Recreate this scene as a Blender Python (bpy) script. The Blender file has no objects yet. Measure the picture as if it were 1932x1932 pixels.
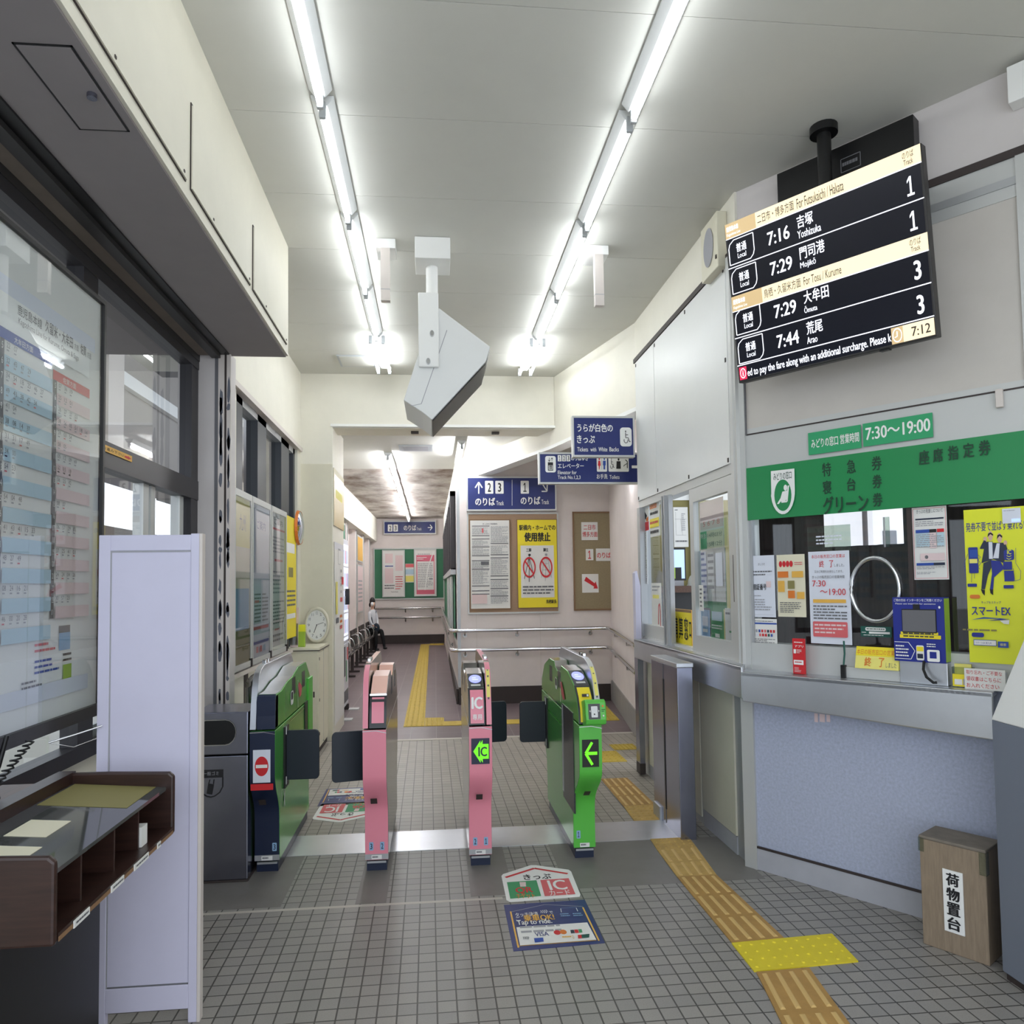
import bpy, math, random
from mathutils import Matrix, Vector
random.seed(7)
SC = bpy.context.scene
COL = SC.collection

# ---------------------------------------------------------------- camera
F_PX, YAW, PITCH, ROLL, CX, CY, EYE = 1376.92, 0.0946696, 0.046357, -0.0133894, 950.82, 1039.02, 1.75
_fw = Vector((math.sin(YAW)*math.cos(PITCH), math.cos(YAW)*math.cos(PITCH), math.sin(PITCH)))
_rt = Vector((math.cos(YAW), -math.sin(YAW), 0)); _up = _rt.cross(_fw)
_r2 = _rt*math.cos(ROLL) + _up*math.sin(ROLL); _u2 = -_rt*math.sin(ROLL) + _up*math.cos(ROLL)
cam_data = bpy.data.cameras.new('camera'); cam = bpy.data.objects.new('camera', cam_data); COL.objects.link(cam)
cam.matrix_world = Matrix(((_r2.x, _u2.x, -_fw.x, 0), (_r2.y, _u2.y, -_fw.y, 0), (_r2.z, _u2.z, -_fw.z, EYE), (0, 0, 0, 1)))
cam_data.sensor_width = 36; cam_data.sensor_fit = 'HORIZONTAL'
cam_data.lens = 36*F_PX/1932; cam_data.shift_x = (966-CX)/1932; cam_data.shift_y = (CY-966)/1932
cam_data.clip_start = 0.02; cam_data.clip_end = 200
SC.camera = cam

# ---------------------------------------------------------------- world, exposure
SC.view_settings.view_transform = 'Standard'; SC.view_settings.look = 'None'
SC.view_settings.gamma = 1.0; SC.view_settings.use_curve_mapping = False
SC.view_settings.exposure = 1.0
w = bpy.data.worlds.new('daylight'); SC.world = w; w.use_nodes = True
_bg = w.node_tree.nodes['Background']
_bg.inputs[0].default_value = (0.84, 0.91, 1.0, 1); _bg.inputs[1].default_value = 1.25
TUBE_STRENGTH = 6.3
CORRIDOR_TUBE = 42.0
FAR_TUBE = 11.5

# ---------------------------------------------------------------- helpers
def at(px, py, pt, n):
    """The point of the plane (point pt, normal n) that a photo measurement px, py falls on."""
    d = _r2*((px-CX)/F_PX) + _u2*(-(py-CY)/F_PX) + _fw
    c = Vector((0, 0, EYE)); n = Vector(n); pt = Vector(pt)
    return c + d*((pt-c).dot(n)/d.dot(n))

def lin(h, a=1.0):
    h = h.lstrip('#'); o = []
    for i in (0, 2, 4):
        c = int(h[i:i+2], 16)/255
        o.append(c/12.92 if c <= 0.04045 else ((c+0.055)/1.055)**2.4)
    return (*o, a)

MATS = {}
def mat(name, col=None, rough=0.5, metal=0.0, emit=0.0, noise=0.0, nscale=6.0, bump=0.0, spec=0.5, trans=0.0, stretch=None, dirt=None):
    if name in MATS: return MATS[name]
    m = bpy.data.materials.new(name); m.use_nodes = True; nt = m.node_tree; b = nt.nodes['Principled BSDF']
    c = lin(col); b.inputs['Base Color'].default_value = c
    b.inputs['Roughness'].default_value = rough; b.inputs['Metallic'].default_value = metal
    b.inputs['Specular IOR Level'].default_value = spec
    if emit: b.inputs['Emission Color'].default_value = c; b.inputs['Emission Strength'].default_value = emit
    if trans: b.inputs['Transmission Weight'].default_value = trans; b.inputs['IOR'].default_value = 1.45
    if noise or bump or dirt:
        tc = nt.nodes.new('ShaderNodeTexCoord'); mp = nt.nodes.new('ShaderNodeMapping'); nz = nt.nodes.new('ShaderNodeTexNoise')
        nt.links.new(tc.outputs['Object'], mp.inputs[0]); nt.links.new(mp.outputs[0], nz.inputs['Vector'])
        if stretch: mp.inputs['Scale'].default_value = stretch
        nz.inputs['Scale'].default_value = nscale; nz.inputs['Detail'].default_value = 6; nz.inputs['Roughness'].default_value = 0.65
        if noise:
            mx = nt.nodes.new('ShaderNodeMix'); mx.data_type = 'RGBA'; rp = nt.nodes.new('ShaderNodeMapRange')
            rp.inputs[1].default_value = 0.3; rp.inputs[2].default_value = 0.7
            nt.links.new(nz.outputs['Fac'], rp.inputs[0]); nt.links.new(rp.outputs[0], mx.inputs[0])
            d = lin(dirt) if dirt else tuple(x*(1-noise) for x in c[:3])+(1,)
            mx.inputs[6].default_value = d; mx.inputs[7].default_value = c
            nt.links.new(mx.outputs[2], b.inputs['Base Color'])
        if bump:
            bp = nt.nodes.new('ShaderNodeBump'); bp.inputs['Strength'].default_value = bump; bp.inputs['Distance'].default_value = 0.01
            nt.links.new(nz.outputs['Fac'], bp.inputs['Height']); nt.links.new(bp.outputs[0], b.inputs['Normal'])
    MATS[name] = m; return m

def glass_mat(name, col='ffffff', tint=0.9, gloss=0.08):
    """Thin window pane: mostly clear with a weak mirror reflection."""
    if name in MATS: return MATS[name]
    m = bpy.data.materials.new(name); m.use_nodes = True; nt = m.node_tree; nt.nodes.clear()
    o = nt.nodes.new('ShaderNodeOutputMaterial'); mx = nt.nodes.new('ShaderNodeMixShader')
    t = nt.nodes.new('ShaderNodeBsdfTransparent'); g = nt.nodes.new('ShaderNodeBsdfGlossy')
    c = lin(col); t.inputs[0].default_value = (c[0]*tint, c[1]*tint, c[2]*tint, 1); g.inputs['Roughness'].default_value = 0.02
    fr = nt.nodes.new('ShaderNodeLayerWeight'); fr.inputs[0].default_value = 0.25
    mr = nt.nodes.new('ShaderNodeMapRange'); mr.inputs[3].default_value = gloss; mr.inputs[4].default_value = 0.55
    nt.links.new(fr.outputs['Facing'], mr.inputs[0]); nt.links.new(mr.outputs[0], mx.inputs[0])
    nt.links.new(t.outputs[0], mx.inputs[1]); nt.links.new(g.outputs[0], mx.inputs[2]); nt.links.new(mx.outputs[0], o.inputs[0])
    MATS[name] = m; return m

def tile_mat(name, size, ox, oy, rot, ca, cb, grout, mortar, rough=0.4, speck=0.12):
    m = bpy.data.materials.new(name); m.use_nodes = True; nt = m.node_tree; b = nt.nodes['Principled BSDF']; L = nt.links.new
    tc = nt.nodes.new('ShaderNodeNewGeometry'); mp = nt.nodes.new('ShaderNodeMapping'); mp.vector_type = 'TEXTURE'
    mp.inputs['Location'].default_value = (ox, oy, 0); mp.inputs['Rotation'].default_value = (0, 0, rot)
    sx, sy = size if isinstance(size, tuple) else (size, size)
    mp.inputs['Scale'].default_value = (sx, sy, 1)
    br = nt.nodes.new('ShaderNodeTexBrick'); br.offset = 0; br.squash = 1
    for k, v in (('Scale', 1), ('Mortar Size', mortar), ('Mortar Smooth', 0.15), ('Bias', 0), ('Brick Width', 1), ('Row Height', 1)): br.inputs[k].default_value = v
    br.inputs['Color1'].default_value = lin(ca); br.inputs['Color2'].default_value = lin(cb); br.inputs['Mortar'].default_value = lin(grout)
    L(tc.outputs['Position'], mp.inputs[0]); L(mp.outputs[0], br.inputs['Vector'])
    nz = nt.nodes.new('ShaderNodeTexNoise'); nz.inputs['Scale'].default_value = 160; L(tc.outputs['Position'], nz.inputs['Vector'])
    n2 = nt.nodes.new('ShaderNodeTexNoise'); n2.inputs['Scale'].default_value = 1.6; n2.inputs['Detail'].default_value = 5; L(tc.outputs['Position'], n2.inputs['Vector'])
    ad = nt.nodes.new('ShaderNodeMath'); ad.operation = 'ADD'; L(nz.outputs['Fac'], ad.inputs[0]); L(n2.outputs['Fac'], ad.inputs[1])
    mr = nt.nodes.new('ShaderNodeMapRange'); mr.inputs[1].default_value = 0.6; mr.inputs[2].default_value = 1.4
    mr.inputs[3].default_value = 1-speck; mr.inputs[4].default_value = 1+speck; L(ad.outputs[0], mr.inputs[0])
    mu = nt.nodes.new('ShaderNodeMix'); mu.data_type = 'RGBA'; mu.blend_type = 'MULTIPLY'; mu.inputs[0].default_value = 1
    L(br.outputs['Color'], mu.inputs[6]); L(mr.outputs[0], mu.inputs[7]); L(mu.outputs[2], b.inputs['Base Color'])
    b.inputs['Roughness'].default_value = rough
    bp = nt.nodes.new('ShaderNodeBump'); bp.inputs['Strength'].default_value = 0.35; bp.inputs['Distance'].default_value = 0.004; bp.invert = True
    L(br.outputs['Fac'], bp.inputs['Height']); L(bp.outputs[0], b.inputs['Normal'])
    MATS[name] = m; return m

_TXT = {}
def text_mesh(s, bold=0.0, res=3):
    """Glyphs filling the unit square; bold overlays copies moved sideways a little."""
    k = (s, bold)
    if k not in _TXT:
        if s == '1':
            vs = [(0,0),(1,0),(1,.12),(0,.12), (.40,.12),(.66,.12),(.66,1),(.40,1), (.40,1),(.06,.80),(.06,.67),(.40,.83)]
            _TXT[k] = ([(x, y, 0) for x, y in vs], [(0,1,2,3), (4,5,6,7), (8,9,10,11)]); return _TXT[k]
        c = bpy.data.curves.new('t', 'FONT'); c.body = s; c.size = 1; c.resolution_u = res
        o = bpy.data.objects.new('t', c); COL.objects.link(o)
        m = bpy.data.meshes.new_from_object(o.evaluated_get(bpy.context.evaluated_depsgraph_get()))
        vs = [(v.co.x, v.co.y, 0) for v in m.vertices]; fs = [tuple(p.vertices) for p in m.polygons]
        if bold:
            n = len(vs); v0, f0 = vs, fs; vs, fs = [], []
            for i, (dx, dy) in enumerate(((-bold, 0), (bold, 0), (0, bold*.5), (0, -bold*.5))):
                vs += [(x+dx, y+dy, i) for x, y, _ in v0]; fs += [tuple(q+n*i for q in f) for f in f0]
        x0 = min(v[0] for v in vs); x1 = max(v[0] for v in vs); y0 = min(v[1] for v in vs); y1 = max(v[1] for v in vs)
        vs = [((x-x0)/(x1-x0), (y-y0)/max(y1-y0, 1e-6), i) for x, y, i in vs]
        _TXT[k] = (vs, fs)
        bpy.data.objects.remove(o); bpy.data.curves.remove(c); bpy.data.meshes.remove(m)
    return _TXT[k]

class MB:
    """Collects shapes (each with its own material) and links them as ONE mesh object."""
    def __init__(s): s.v = []; s.f = []; s.mi = []; s.mats = []; s.sm = []
    def M(s, m):
        m = MATS[m] if isinstance(m, str) else m
        if m not in s.mats: s.mats.append(m)
        return s.mats.index(m)
    def add(s, vs, fs, m, smooth=False):
        b = len(s.v); i = s.M(m); s.v += [Vector(v) for v in vs]
        for f in fs: s.f.append(tuple(b+k for k in f)); s.mi.append(i); s.sm.append(smooth)
        return s
    def box(s, a, b, m, T=None):
        x0, y0, z0 = a; x1, y1, z1 = b
        vs = [(x0,y0,z0),(x1,y0,z0),(x1,y1,z0),(x0,y1,z0),(x0,y0,z1),(x1,y0,z1),(x1,y1,z1),(x0,y1,z1)]
        if T: vs = [T @ Vector(v) for v in vs]
        return s.add(vs, [(3,2,1,0),(4,5,6,7),(0,1,5,4),(1,2,6,5),(2,3,7,6),(3,0,4,7)], m)
    def quad(s, a, b, c, d, m): return s.add([a, b, c, d], [(0,1,2,3)], m)
    def poly(s, pts, m): return s.add(pts, [tuple(range(len(pts)))], m)
    def prism(s, prof, ax, a, b, m, smooth=False):
        def P(p, t):
            return (t, p[0], p[1]) if ax == 'x' else (p[0], t, p[1]) if ax == 'y' else (p[0], p[1], t)
        n = len(prof); vs = [P(p, a) for p in prof]+[P(p, b) for p in prof]
        s.add(vs, [tuple(range(n))[::-1], tuple(range(n, 2*n))], m)
        b0 = len(s.v)-2*n; i = s.M(m)
        for k in range(n):
            s.f.append((b0+k, b0+(k+1) % n, b0+n+(k+1) % n, b0+n+k)); s.mi.append(i); s.sm.append(smooth)
        return s
    def strip(s, prof, ax, a, b, m, smooth=True):
        """Open extruded curve (no caps, not closed)."""
        def P(p, t): return (t, p[0], p[1]) if ax == 'x' else (p[0], t, p[1]) if ax == 'y' else (p[0], p[1], t)
        n = len(prof); vs = [P(p, a) for p in prof]+[P(p, b) for p in prof]
        return s.add(vs, [(k, k+1, n+k+1, n+k) for k in range(n-1)], m, smooth)
    def tube(s, path, r, m, n=10, caps=True, sq=(1, 1)):
        path = [Vector(p) for p in path]; rings = []
        for i, p in enumerate(path):
            t = (path[min(i+1, len(path)-1)]-path[max(i-1, 0)]).normalized()
            a = t.cross(Vector((0, 0, 1)))
            if a.length < 0.05: a = t.cross(Vector((0, 1, 0)))
            a.normalize(); c = a.cross(t).normalized()
            rr = r[i] if isinstance(r, (list, tuple)) else r
            rings.append([p+a*rr*sq[0]*math.cos(2*math.pi*k/n)+c*rr*sq[1]*math.sin(2*math.pi*k/n) for k in range(n)])
        vs = [v for R in rings for v in R]; fs = []
        for i in range(len(rings)-1):
            for k in range(n): fs.append((i*n+k, i*n+(k+1) % n, (i+1)*n+(k+1) % n, (i+1)*n+k))
        s.add(vs, fs, m, True)
        if caps: s.add(rings[0], [tuple(range(n))], m); s.add(rings[-1], [tuple(range(n))], m)
        return s
    def ball(s, c, r, m, nu=14, nv=9):
        rx, ry, rz = r if isinstance(r, (tuple, list)) else (r, r, r); vs = []; fs = []
        for j in range(nv+1):
            a = math.pi*j/nv
            for k in range(nu):
                t = 2*math.pi*k/nu; vs.append((c[0]+rx*math.sin(a)*math.cos(t), c[1]+ry*math.sin(a)*math.sin(t), c[2]+rz*math.cos(a)))
        for j in range(nv):
            for k in range(nu): fs.append((j*nu+k, (j+1)*nu+k, (j+1)*nu+(k+1) % nu, j*nu+(k+1) % nu))
        return s.add(vs, fs, m, True)
    # flat artwork on a surface: O bottom-left corner, U / V the full width and height, N outward; items use 0..1, y downwards
    def draw(s, O, U, V, N, items, base=0.0012, step=0.0007):
        O = Vector(O); U = Vector(U); V = Vector(V); N = Vector(N).normalized()
        if step: step = min(step, 0.011/max(len(items), 1))
        P = lambda x, y, k: O+U*x+V*(1-y)+N*(base+step*k)
        for k, it in enumerate(items):
            t = it[0]
            if t == 'r':
                _, x0, y0, x1, y1, m = it[:6]; s.quad(P(x0,y1,k), P(x1,y1,k), P(x1,y0,k), P(x0,y0,k), m)
            elif t == 'rr':
                _, x0, y0, x1, y1, rx, m = it; ry = rx*U.length/V.length; pts = []
                for cx, cy, a0 in ((x1-rx,y0+ry,-90),(x1-rx,y1-ry,0),(x0+rx,y1-ry,90),(x0+rx,y0+ry,180)):
                    for q in range(5):
                        a = math.radians(a0+22.5*q); pts.append(P(cx+rx*math.cos(a), cy+ry*math.sin(a), k))
                s.poly(pts[::-1], m)
            elif t == 't':
                x0, y0, x1, y1, m = it[2:7]; bold = it[7] if len(it) > 7 else 0.0
                vs, fs = text_mesh(it[1], bold)
                s.add([P(x0+(x1-x0)*x, y1-(y1-y0)*y, k)+N*(0.00006*i) for x, y, i in vs], fs, m)
            elif t == 'l':   # illegible small print: rows of broken dashes
                _, x0, y0, x1, y1, n, m = it[:7]; h = (y1-y0)/n; rnd = random.Random(int(x0*999+y0*777+n))
                for r in range(n):
                    x = x0; e = x1-(x1-x0)*rnd.choice((0, 0, 0.08, 0.35))
                    while x < e:
                        q = (x1-x0)*rnd.uniform(0.06, 0.2); q = min(q, e-x); yy = y0+h*r
                        s.quad(P(x,yy+h*0.62,k), P(x+q,yy+h*0.62,k), P(x+q,yy+h*0.2,k), P(x,yy+h*0.2,k), m); x += q+(x1-x0)*0.025
            elif t == 'e':
                _, cx, cy, rx, ry, m = it; s.poly([P(cx+rx*math.cos(-2*math.pi*q/28), cy+ry*math.sin(-2*math.pi*q/28), k) for q in range(28)], m)
            elif t == 'ring':
                _, cx, cy, rx, ry, wd, m = it; n = 30; vs = []
                for q in range(n):
                    a = -2*math.pi*q/n; vs += [P(cx+rx*math.cos(a), cy+ry*math.sin(a), k), P(cx+rx*(1-wd)*math.cos(a), cy+ry*(1-wd)*math.sin(a), k)]
                s.add(vs, [(2*q, (2*q+2) % (2*n), (2*q+3) % (2*n), 2*q+1) for q in range(n)], m)
            elif t == 'p': s.poly([P(x, y, k) for x, y in it[1]], it[2])
            elif t == 's':   # stroke of width wd (fraction of the width)
                _, pts, wd, m = it; asp = U.length/V.length
                for (xa, ya), (xb, yb) in zip(pts[:-1], pts[1:]):
                    dx, dy = xb-xa, (yb-ya)/asp; L = math.hypot(dx, dy) or 1e-9; nx, ny = -dy/L*wd/2, dx/L*wd/2*asp
                    s.quad(P(xa+nx,ya+ny,k), P(xb+nx,yb+ny,k), P(xb-nx,yb-ny,k), P(xa-nx,ya-ny,k), m)
        return s
    def obj(s, name, parent=None, bevel=0.0, T=None, seg=2):
        me = bpy.data.meshes.new(name); me.from_pydata(s.v, [], s.f)
        for m in s.mats: me.materials.append(m)
        me.polygons.foreach_set('material_index', s.mi); me.polygons.foreach_set('use_smooth', s.sm); me.update()
        o = bpy.data.objects.new(name, me); COL.objects.link(o)
        if T: o.matrix_world = T
        if parent: o.parent = parent
        if bevel:
            b = o.modifiers.new('bevel', 'BEVEL'); b.width = bevel; b.segments = seg; b.limit_method = 'ANGLE'; b.angle_limit = 0.7
        return o

def tag(o, label, cat, group=None, kind=None):
    if label: o['label'] = label
    if cat: o['category'] = cat
    if group: o['group'] = group
    if kind: o['kind'] = kind
    return o
def thing(name, label, cat, loc=(0, 0, 0), rz=0.0, group=None, T=None):
    o = bpy.data.objects.new(name, None); COL.objects.link(o); o.empty_display_size = 0.05
    if T: o.matrix_world = T
    else: o.location = loc; o.rotation_euler = (0, 0, rz)
    return tag(o, label, cat, group)
def structure(mb, name, label=None, bevel=0):
    o = mb.obj(name, bevel=bevel); o['kind'] = 'structure'
    if label: o['label'] = label
    return o
def copy_tree(o, parent=None):
    c = o.copy(); COL.objects.link(c)
    if parent: c.parent = parent
    for ch in list(o.children): copy_tree(ch, c)
    return c

# the planes things hang on: (point, outward normal, direction that runs left to right)
ANG_N = Vector((-0.7967, -0.6044, 0)); ANG_U = Vector((0.6044, -0.7967, 0)); ANG_P = Vector((1.92, 4.40, 0))
UP = Vector((0, 0, 1))
class Plane:
    def __init__(s, p, n, u): s.p = Vector(p); s.n = Vector(n).normalized(); s.u = Vector(u).normalized(); s.v = s.n.cross(s.u)
    def at(s, px, py): return at(px, py, s.p, s.n)
def facing(y): return Plane((0, y, 0), (0, -1, 0), (1, 0, 0))
def on_right(x): return Plane((x, 0, 0), (-1, 0, 0), (0, -1, 0))
def on_left(x): return Plane((x, 0, 0), (1, 0, 0), (0, 1, 0))
def on_angle(d=0.0): return Plane(ANG_P+ANG_N*d, ANG_N, ANG_U)
def sheet_T(pl, tl, br):
    """Matrix of a sheet (local x along the wall, y up, z outward) with its width and height."""
    a = pl.at(*tl); b = pl.at(*br); w_ = (b-a).dot(pl.u); h_ = (a-b).dot(pl.v)
    o = a-pl.v*h_; u, v, n = pl.u, pl.v, pl.n
    return Matrix(((u.x, v.x, n.x, o.x), (u.y, v.y, n.y, o.y), (u.z, v.z, n.z, o.z), (0, 0, 0, 1))), w_, h_
def poster(name, label, cat, pl, tl, br, base, items=(), thick=0.003, group=None, frame=None, fw=0.02, fd=0.02, parent=None, tilt=0.0):
    """A printed sheet on a wall; with frame it becomes a thing with a frame and a sheet."""
    T, w_, h_ = sheet_T(pl, tl, br)
    if tilt: T = T @ Matrix.Rotation(tilt, 4, 'Z')
    if frame:
        root = thing(name, label, cat, T=T, group=group)
        f = MB()
        for a, b in (((0,0,0),(fw,h_,fd)), ((w_-fw,0,0),(w_,h_,fd)), ((fw,0,0),(w_-fw,fw,fd)), ((fw,h_-fw,0),(w_-fw,h_,fd))): f.box(a, b, frame)
        f.obj('frame', root)
        m = MB(); m.box((fw*0.6, fw*0.6, 0), (w_-fw*0.6, h_-fw*0.6, thick), base)
        m.draw((fw, fw, thick), (w_-2*fw, 0, 0), (0, h_-2*fw, 0), (0, 0, 1), items)
        m.obj('printed_face', root)
        return root
    m = MB(); m.box((0, 0, 0), (w_, h_, thick), base)
    m.draw((0, 0, thick), (w_, 0, 0), (0, h_, 0), (0, 0, 1), items)
    o = m.obj(name, parent, T=T)
    return tag(o, label, cat, group)

# ---------------------------------------------------------------- materials
mat('wall_cream', 'ece8da', 0.6, noise=0.06, nscale=3)
mat('wall_pink', 'ebe1dd', 0.6, noise=0.08, nscale=3)
mat('ceiling_white', 'd4d3cb', 0.7, noise=0.05, nscale=2)
mat('soffit_cream', 'dfdac9', 0.55, noise=0.06, nscale=3)
mat('soffit_grey', '8f8888', 0.7, noise=0.08, nscale=4)
mat('soffit_brown', '82766c', 0.7, noise=0.2, nscale=5)
mat('dark_metal', '2f2d2d', 0.45, noise=0.2, nscale=8)
mat('window_dark', '3a383b', 0.4, 0.3)
mat('mullion_slate', '35383f', 0.45)
mat('aluminium', 'b4b6b8', 0.4, 0.55)
mat('aluminium_pale', 'c9cac8', 0.45, 0.35)
mat('stainless', 'd3d6dc', 0.33, 0.9, noise=0.12, nscale=3)
mat('stainless_dark', '9d9fb0', 0.24, 1.0, noise=0.15, nscale=4)
mat('chrome', 'd5d6d8', 0.12, 1.0)
mat('panel_white', 'e8e9e7', 0.35, noise=0.02)
mat('panel_paint', 'd3d0e4', 0.5, noise=0.05, nscale=4)
mat('paint_edge', 'd8cfc8', 0.5)
mat('white', 'f2f2ef', 0.5)
mat('paper', 'e9e8e4', 0.7)
mat('paper_blue', 'dfe3ee', 0.7)
mat('paper_cream', 'e6e0c6', 0.7)
mat('ink', '1b1b1f', 0.6)
mat('ink_grey', '6c6c70', 0.7)
mat('ink_pale', 'a3a3a8', 0.7)
mat('red', 'd0232b', 0.5)
mat('red_pale', 'd9666a', 0.6)
mat('pink_print', 'dc6d83', 0.6)
mat('orange', 'e07c2e', 0.5)
mat('amber', 'e8b44f', 0.5)
mat('amber_dull', 'cdb36c', 0.3, noise=0.1, nscale=6)
mat('yellow', 'f2de2a', 0.5)
mat('yellow_pale', 'ece27a', 0.6)
mat('lime', 'e6ea2a', 0.4)
mat('lime_dull', '9fc23a', 0.5)
mat('blue_sign', '1e2c6e', 0.35)
mat('blue_deep', '1b2a8c', 0.4)
mat('blue_print', '2c4fa6', 0.6)
mat('blue_pale', '8fb4d6', 0.6)
mat('sky_print', 'b9d3df', 0.6)
mat('rose_print', 'e6cfcf', 0.6)
mat('green_sign', '1f8a4e', 0.35)
mat('green_sign_light', '2fa36b', 0.4)
mat('green_dark', '14564a', 0.5)
mat('green_board', '3f7a5c', 0.8)
mat('green_print', '3f9a66', 0.6)
mat('green_ink', '12402a', 0.5)
mat('skin_print', 'd9b59b', 0.6)
mat('navy', '1d2740', 0.35)
mat('navy_flap', '18222e', 0.4)
mat('gate_green', '5cbf48', 0.35)
mat('gate_green_side', '52aa46', 0.25, 0.2)
mat('gate_pink', 'ea8fa0', 0.35)
mat('gate_peach', 'ecb6a2', 0.3)
mat('gate_silver', 'a9a7a4', 0.18, 0.9)
mat('gate_dark', '2a2c30', 0.35)
mat('gate_yellow', 'f0da2c', 0.35)
mat('black', '0c0c0e', 0.4)
mat('black_gloss', '0e0e12', 0.1)
mat('rubber', '17181a', 0.7)
mat('cork', 'b0937a', 0.9, noise=0.15, nscale=60, bump=0.1)
mat('cork_green', '9f9072', 0.9, noise=0.15, nscale=40)
mat('cork_rail', '8a6a4c', 0.6)
mat('wood_dark', '3b2620', 0.35, noise=0.55, nscale=5, stretch=(1, 12, 12))
mat('wood_mid', '5a3a28', 0.4, noise=0.5, nscale=6, stretch=(12, 1, 12))
mat('wood_box', '9a8873', 0.65, noise=0.3, nscale=14, stretch=(6, 6, 0.6))
mat('wood_box_top', '837a6f', 0.8, noise=0.3, nscale=12)
mat('curtain', '3a2d2a', 0.9, noise=0.45, nscale=7, stretch=(9, 9, 0.3))
mat('speckled_panel', 'b9c0d6', 0.75, noise=0.25, nscale=70)
mat('plinth_grey', 'b2b3ba', 0.5, noise=0.1, nscale=5)
mat('cream_lower', 'd3d1c1', 0.5, noise=0.06, nscale=4)
mat('cabinet_cream', 'e4dfca', 0.5, noise=0.07, nscale=3)
mat('base_dark', '3a312f', 0.6)
mat('tactile_tan', 'b88f4e', 0.65, noise=0.25, nscale=9)
mat('tactile_bar', 'd2b070', 0.6)
mat('tactile_pale', 'cda860', 0.65, noise=0.25, nscale=12)
mat('tactile_yellow', 'e3cf2c', 0.6, noise=0.08, nscale=9)
mat('tactile_dull', 'c8ac44', 0.65, noise=0.15, nscale=9)
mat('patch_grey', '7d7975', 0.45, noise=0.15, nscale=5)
mat('sill_pale', 'bdb7ae', 0.5)
mat('ceiling_dirty', 'd2ccc4', 0.8, noise=0.9, nscale=1.3, stretch=(1.3, .8, 1), dirt='5f493a')
mat('screen_dark', '0a0c1a', 0.3, emit=0.12, spec=.25)
mat('screen_white', 'f4f6ff', 0.4, emit=.5)
mat('screen_cream', 'f4e3bd', 0.4, emit=.36)
mat('screen_tan', 'c9ae80', 0.4, emit=.33)
mat('screen_red', 'd0264e', 0.4, emit=.38)
mat('screen_ink', '3a3226', 0.4, emit=.1)
mat('screen_blue', 'a9c3f2', 0.3, emit=.42)
mat('gate_display', '9aa0ff', 0.3, emit=.5)
mat('gate_display_core', 'cfd2ff', 0.3, emit=.5)
mat('arrow_green', '6fe01e', 0.4, emit=.36)
mat('led_black', '0d120c', 0.4)
mat('tube_light', 'f6fbff', 0.4, emit=TUBE_STRENGTH)
mat('tube_light_far', 'f6fbff', 0.4, emit=FAR_TUBE)
mat('tube_light_corridor', 'f8faff', 0.4, emit=CORRIDOR_TUBE)
mat('lamp_white', 'e4e6e6', 0.4)
mat('lamp_grey', 'b9bdc0', 0.4)
mat('vending_glow', 'dfe6ff', 0.3, emit=.42)
mat('vending_white', 'dcdde4', 0.4)
mat('khaki', '8c8450', 0.7)
mat('concrete', '9b9894', 0.8, noise=0.1)
mat('peel_grey', '6a6c76', 0.8)
mat('outside_wall', 'a39d98', 0.8, noise=0.05)
mat('upper_beige', 'd0cac2', 0.6, noise=0.1, nscale=2)
mat('pale_wall', 'd4cecc', 0.6, noise=0.05, nscale=3)
mat('mirror_face', 'c9d2dc', 0.05, 1.0)
glass_mat('pane', 'f4f8fa', 0.93, 0.06)
glass_mat('pane_dim', 'dfe4e6', 0.85, 0.1)
glass_mat('acrylic', 'e6efe6', 0.9, 0.08)
mat('desk_glass', '4a4c4b', 0.06, 0.0, spec=0.9)
tile_mat('tile_grey', 0.0822, -0.18, 4.156, 0.0089, '8d8a86', '97938d', '4a4744', 0.045, 0.42)
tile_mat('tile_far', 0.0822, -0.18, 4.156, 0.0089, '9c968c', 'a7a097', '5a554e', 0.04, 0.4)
tile_mat('tile_purple', 0.3, 0.0, 8.5, 0.0, '6d5f62', '756669', '93888a', 0.012, 0.35, 0.08)

# ================================================================ the setting
ZC = 4.23
# ---- floor
f = MB()
f.box((-3.2, -2.0, -0.1), (4.2, 5.335, 0), 'tile_grey')
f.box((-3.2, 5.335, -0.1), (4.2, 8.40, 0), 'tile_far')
f.box((-3.2, 8.40, -0.1), (4.2, 8.48, 0.004), 'sill_pale')
f.box((-3.2, 8.48, -0.1), (4.2, 23.0, 0), 'tile_purple')
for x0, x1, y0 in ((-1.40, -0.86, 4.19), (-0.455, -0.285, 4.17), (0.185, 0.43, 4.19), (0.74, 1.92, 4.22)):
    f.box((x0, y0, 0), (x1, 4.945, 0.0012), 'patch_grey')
f.box((-1.40, 4.135, 0), (0.36, 4.16, 0.0012), 'sill_pale')
structure(f, 'floor')
f = MB(); f.box((-0.98, 4.945, 0), (1.74, 5.335, 0.003), 'stainless'); structure(f, 'trim_1', 'brushed steel strip across the floor under the gates')

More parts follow.
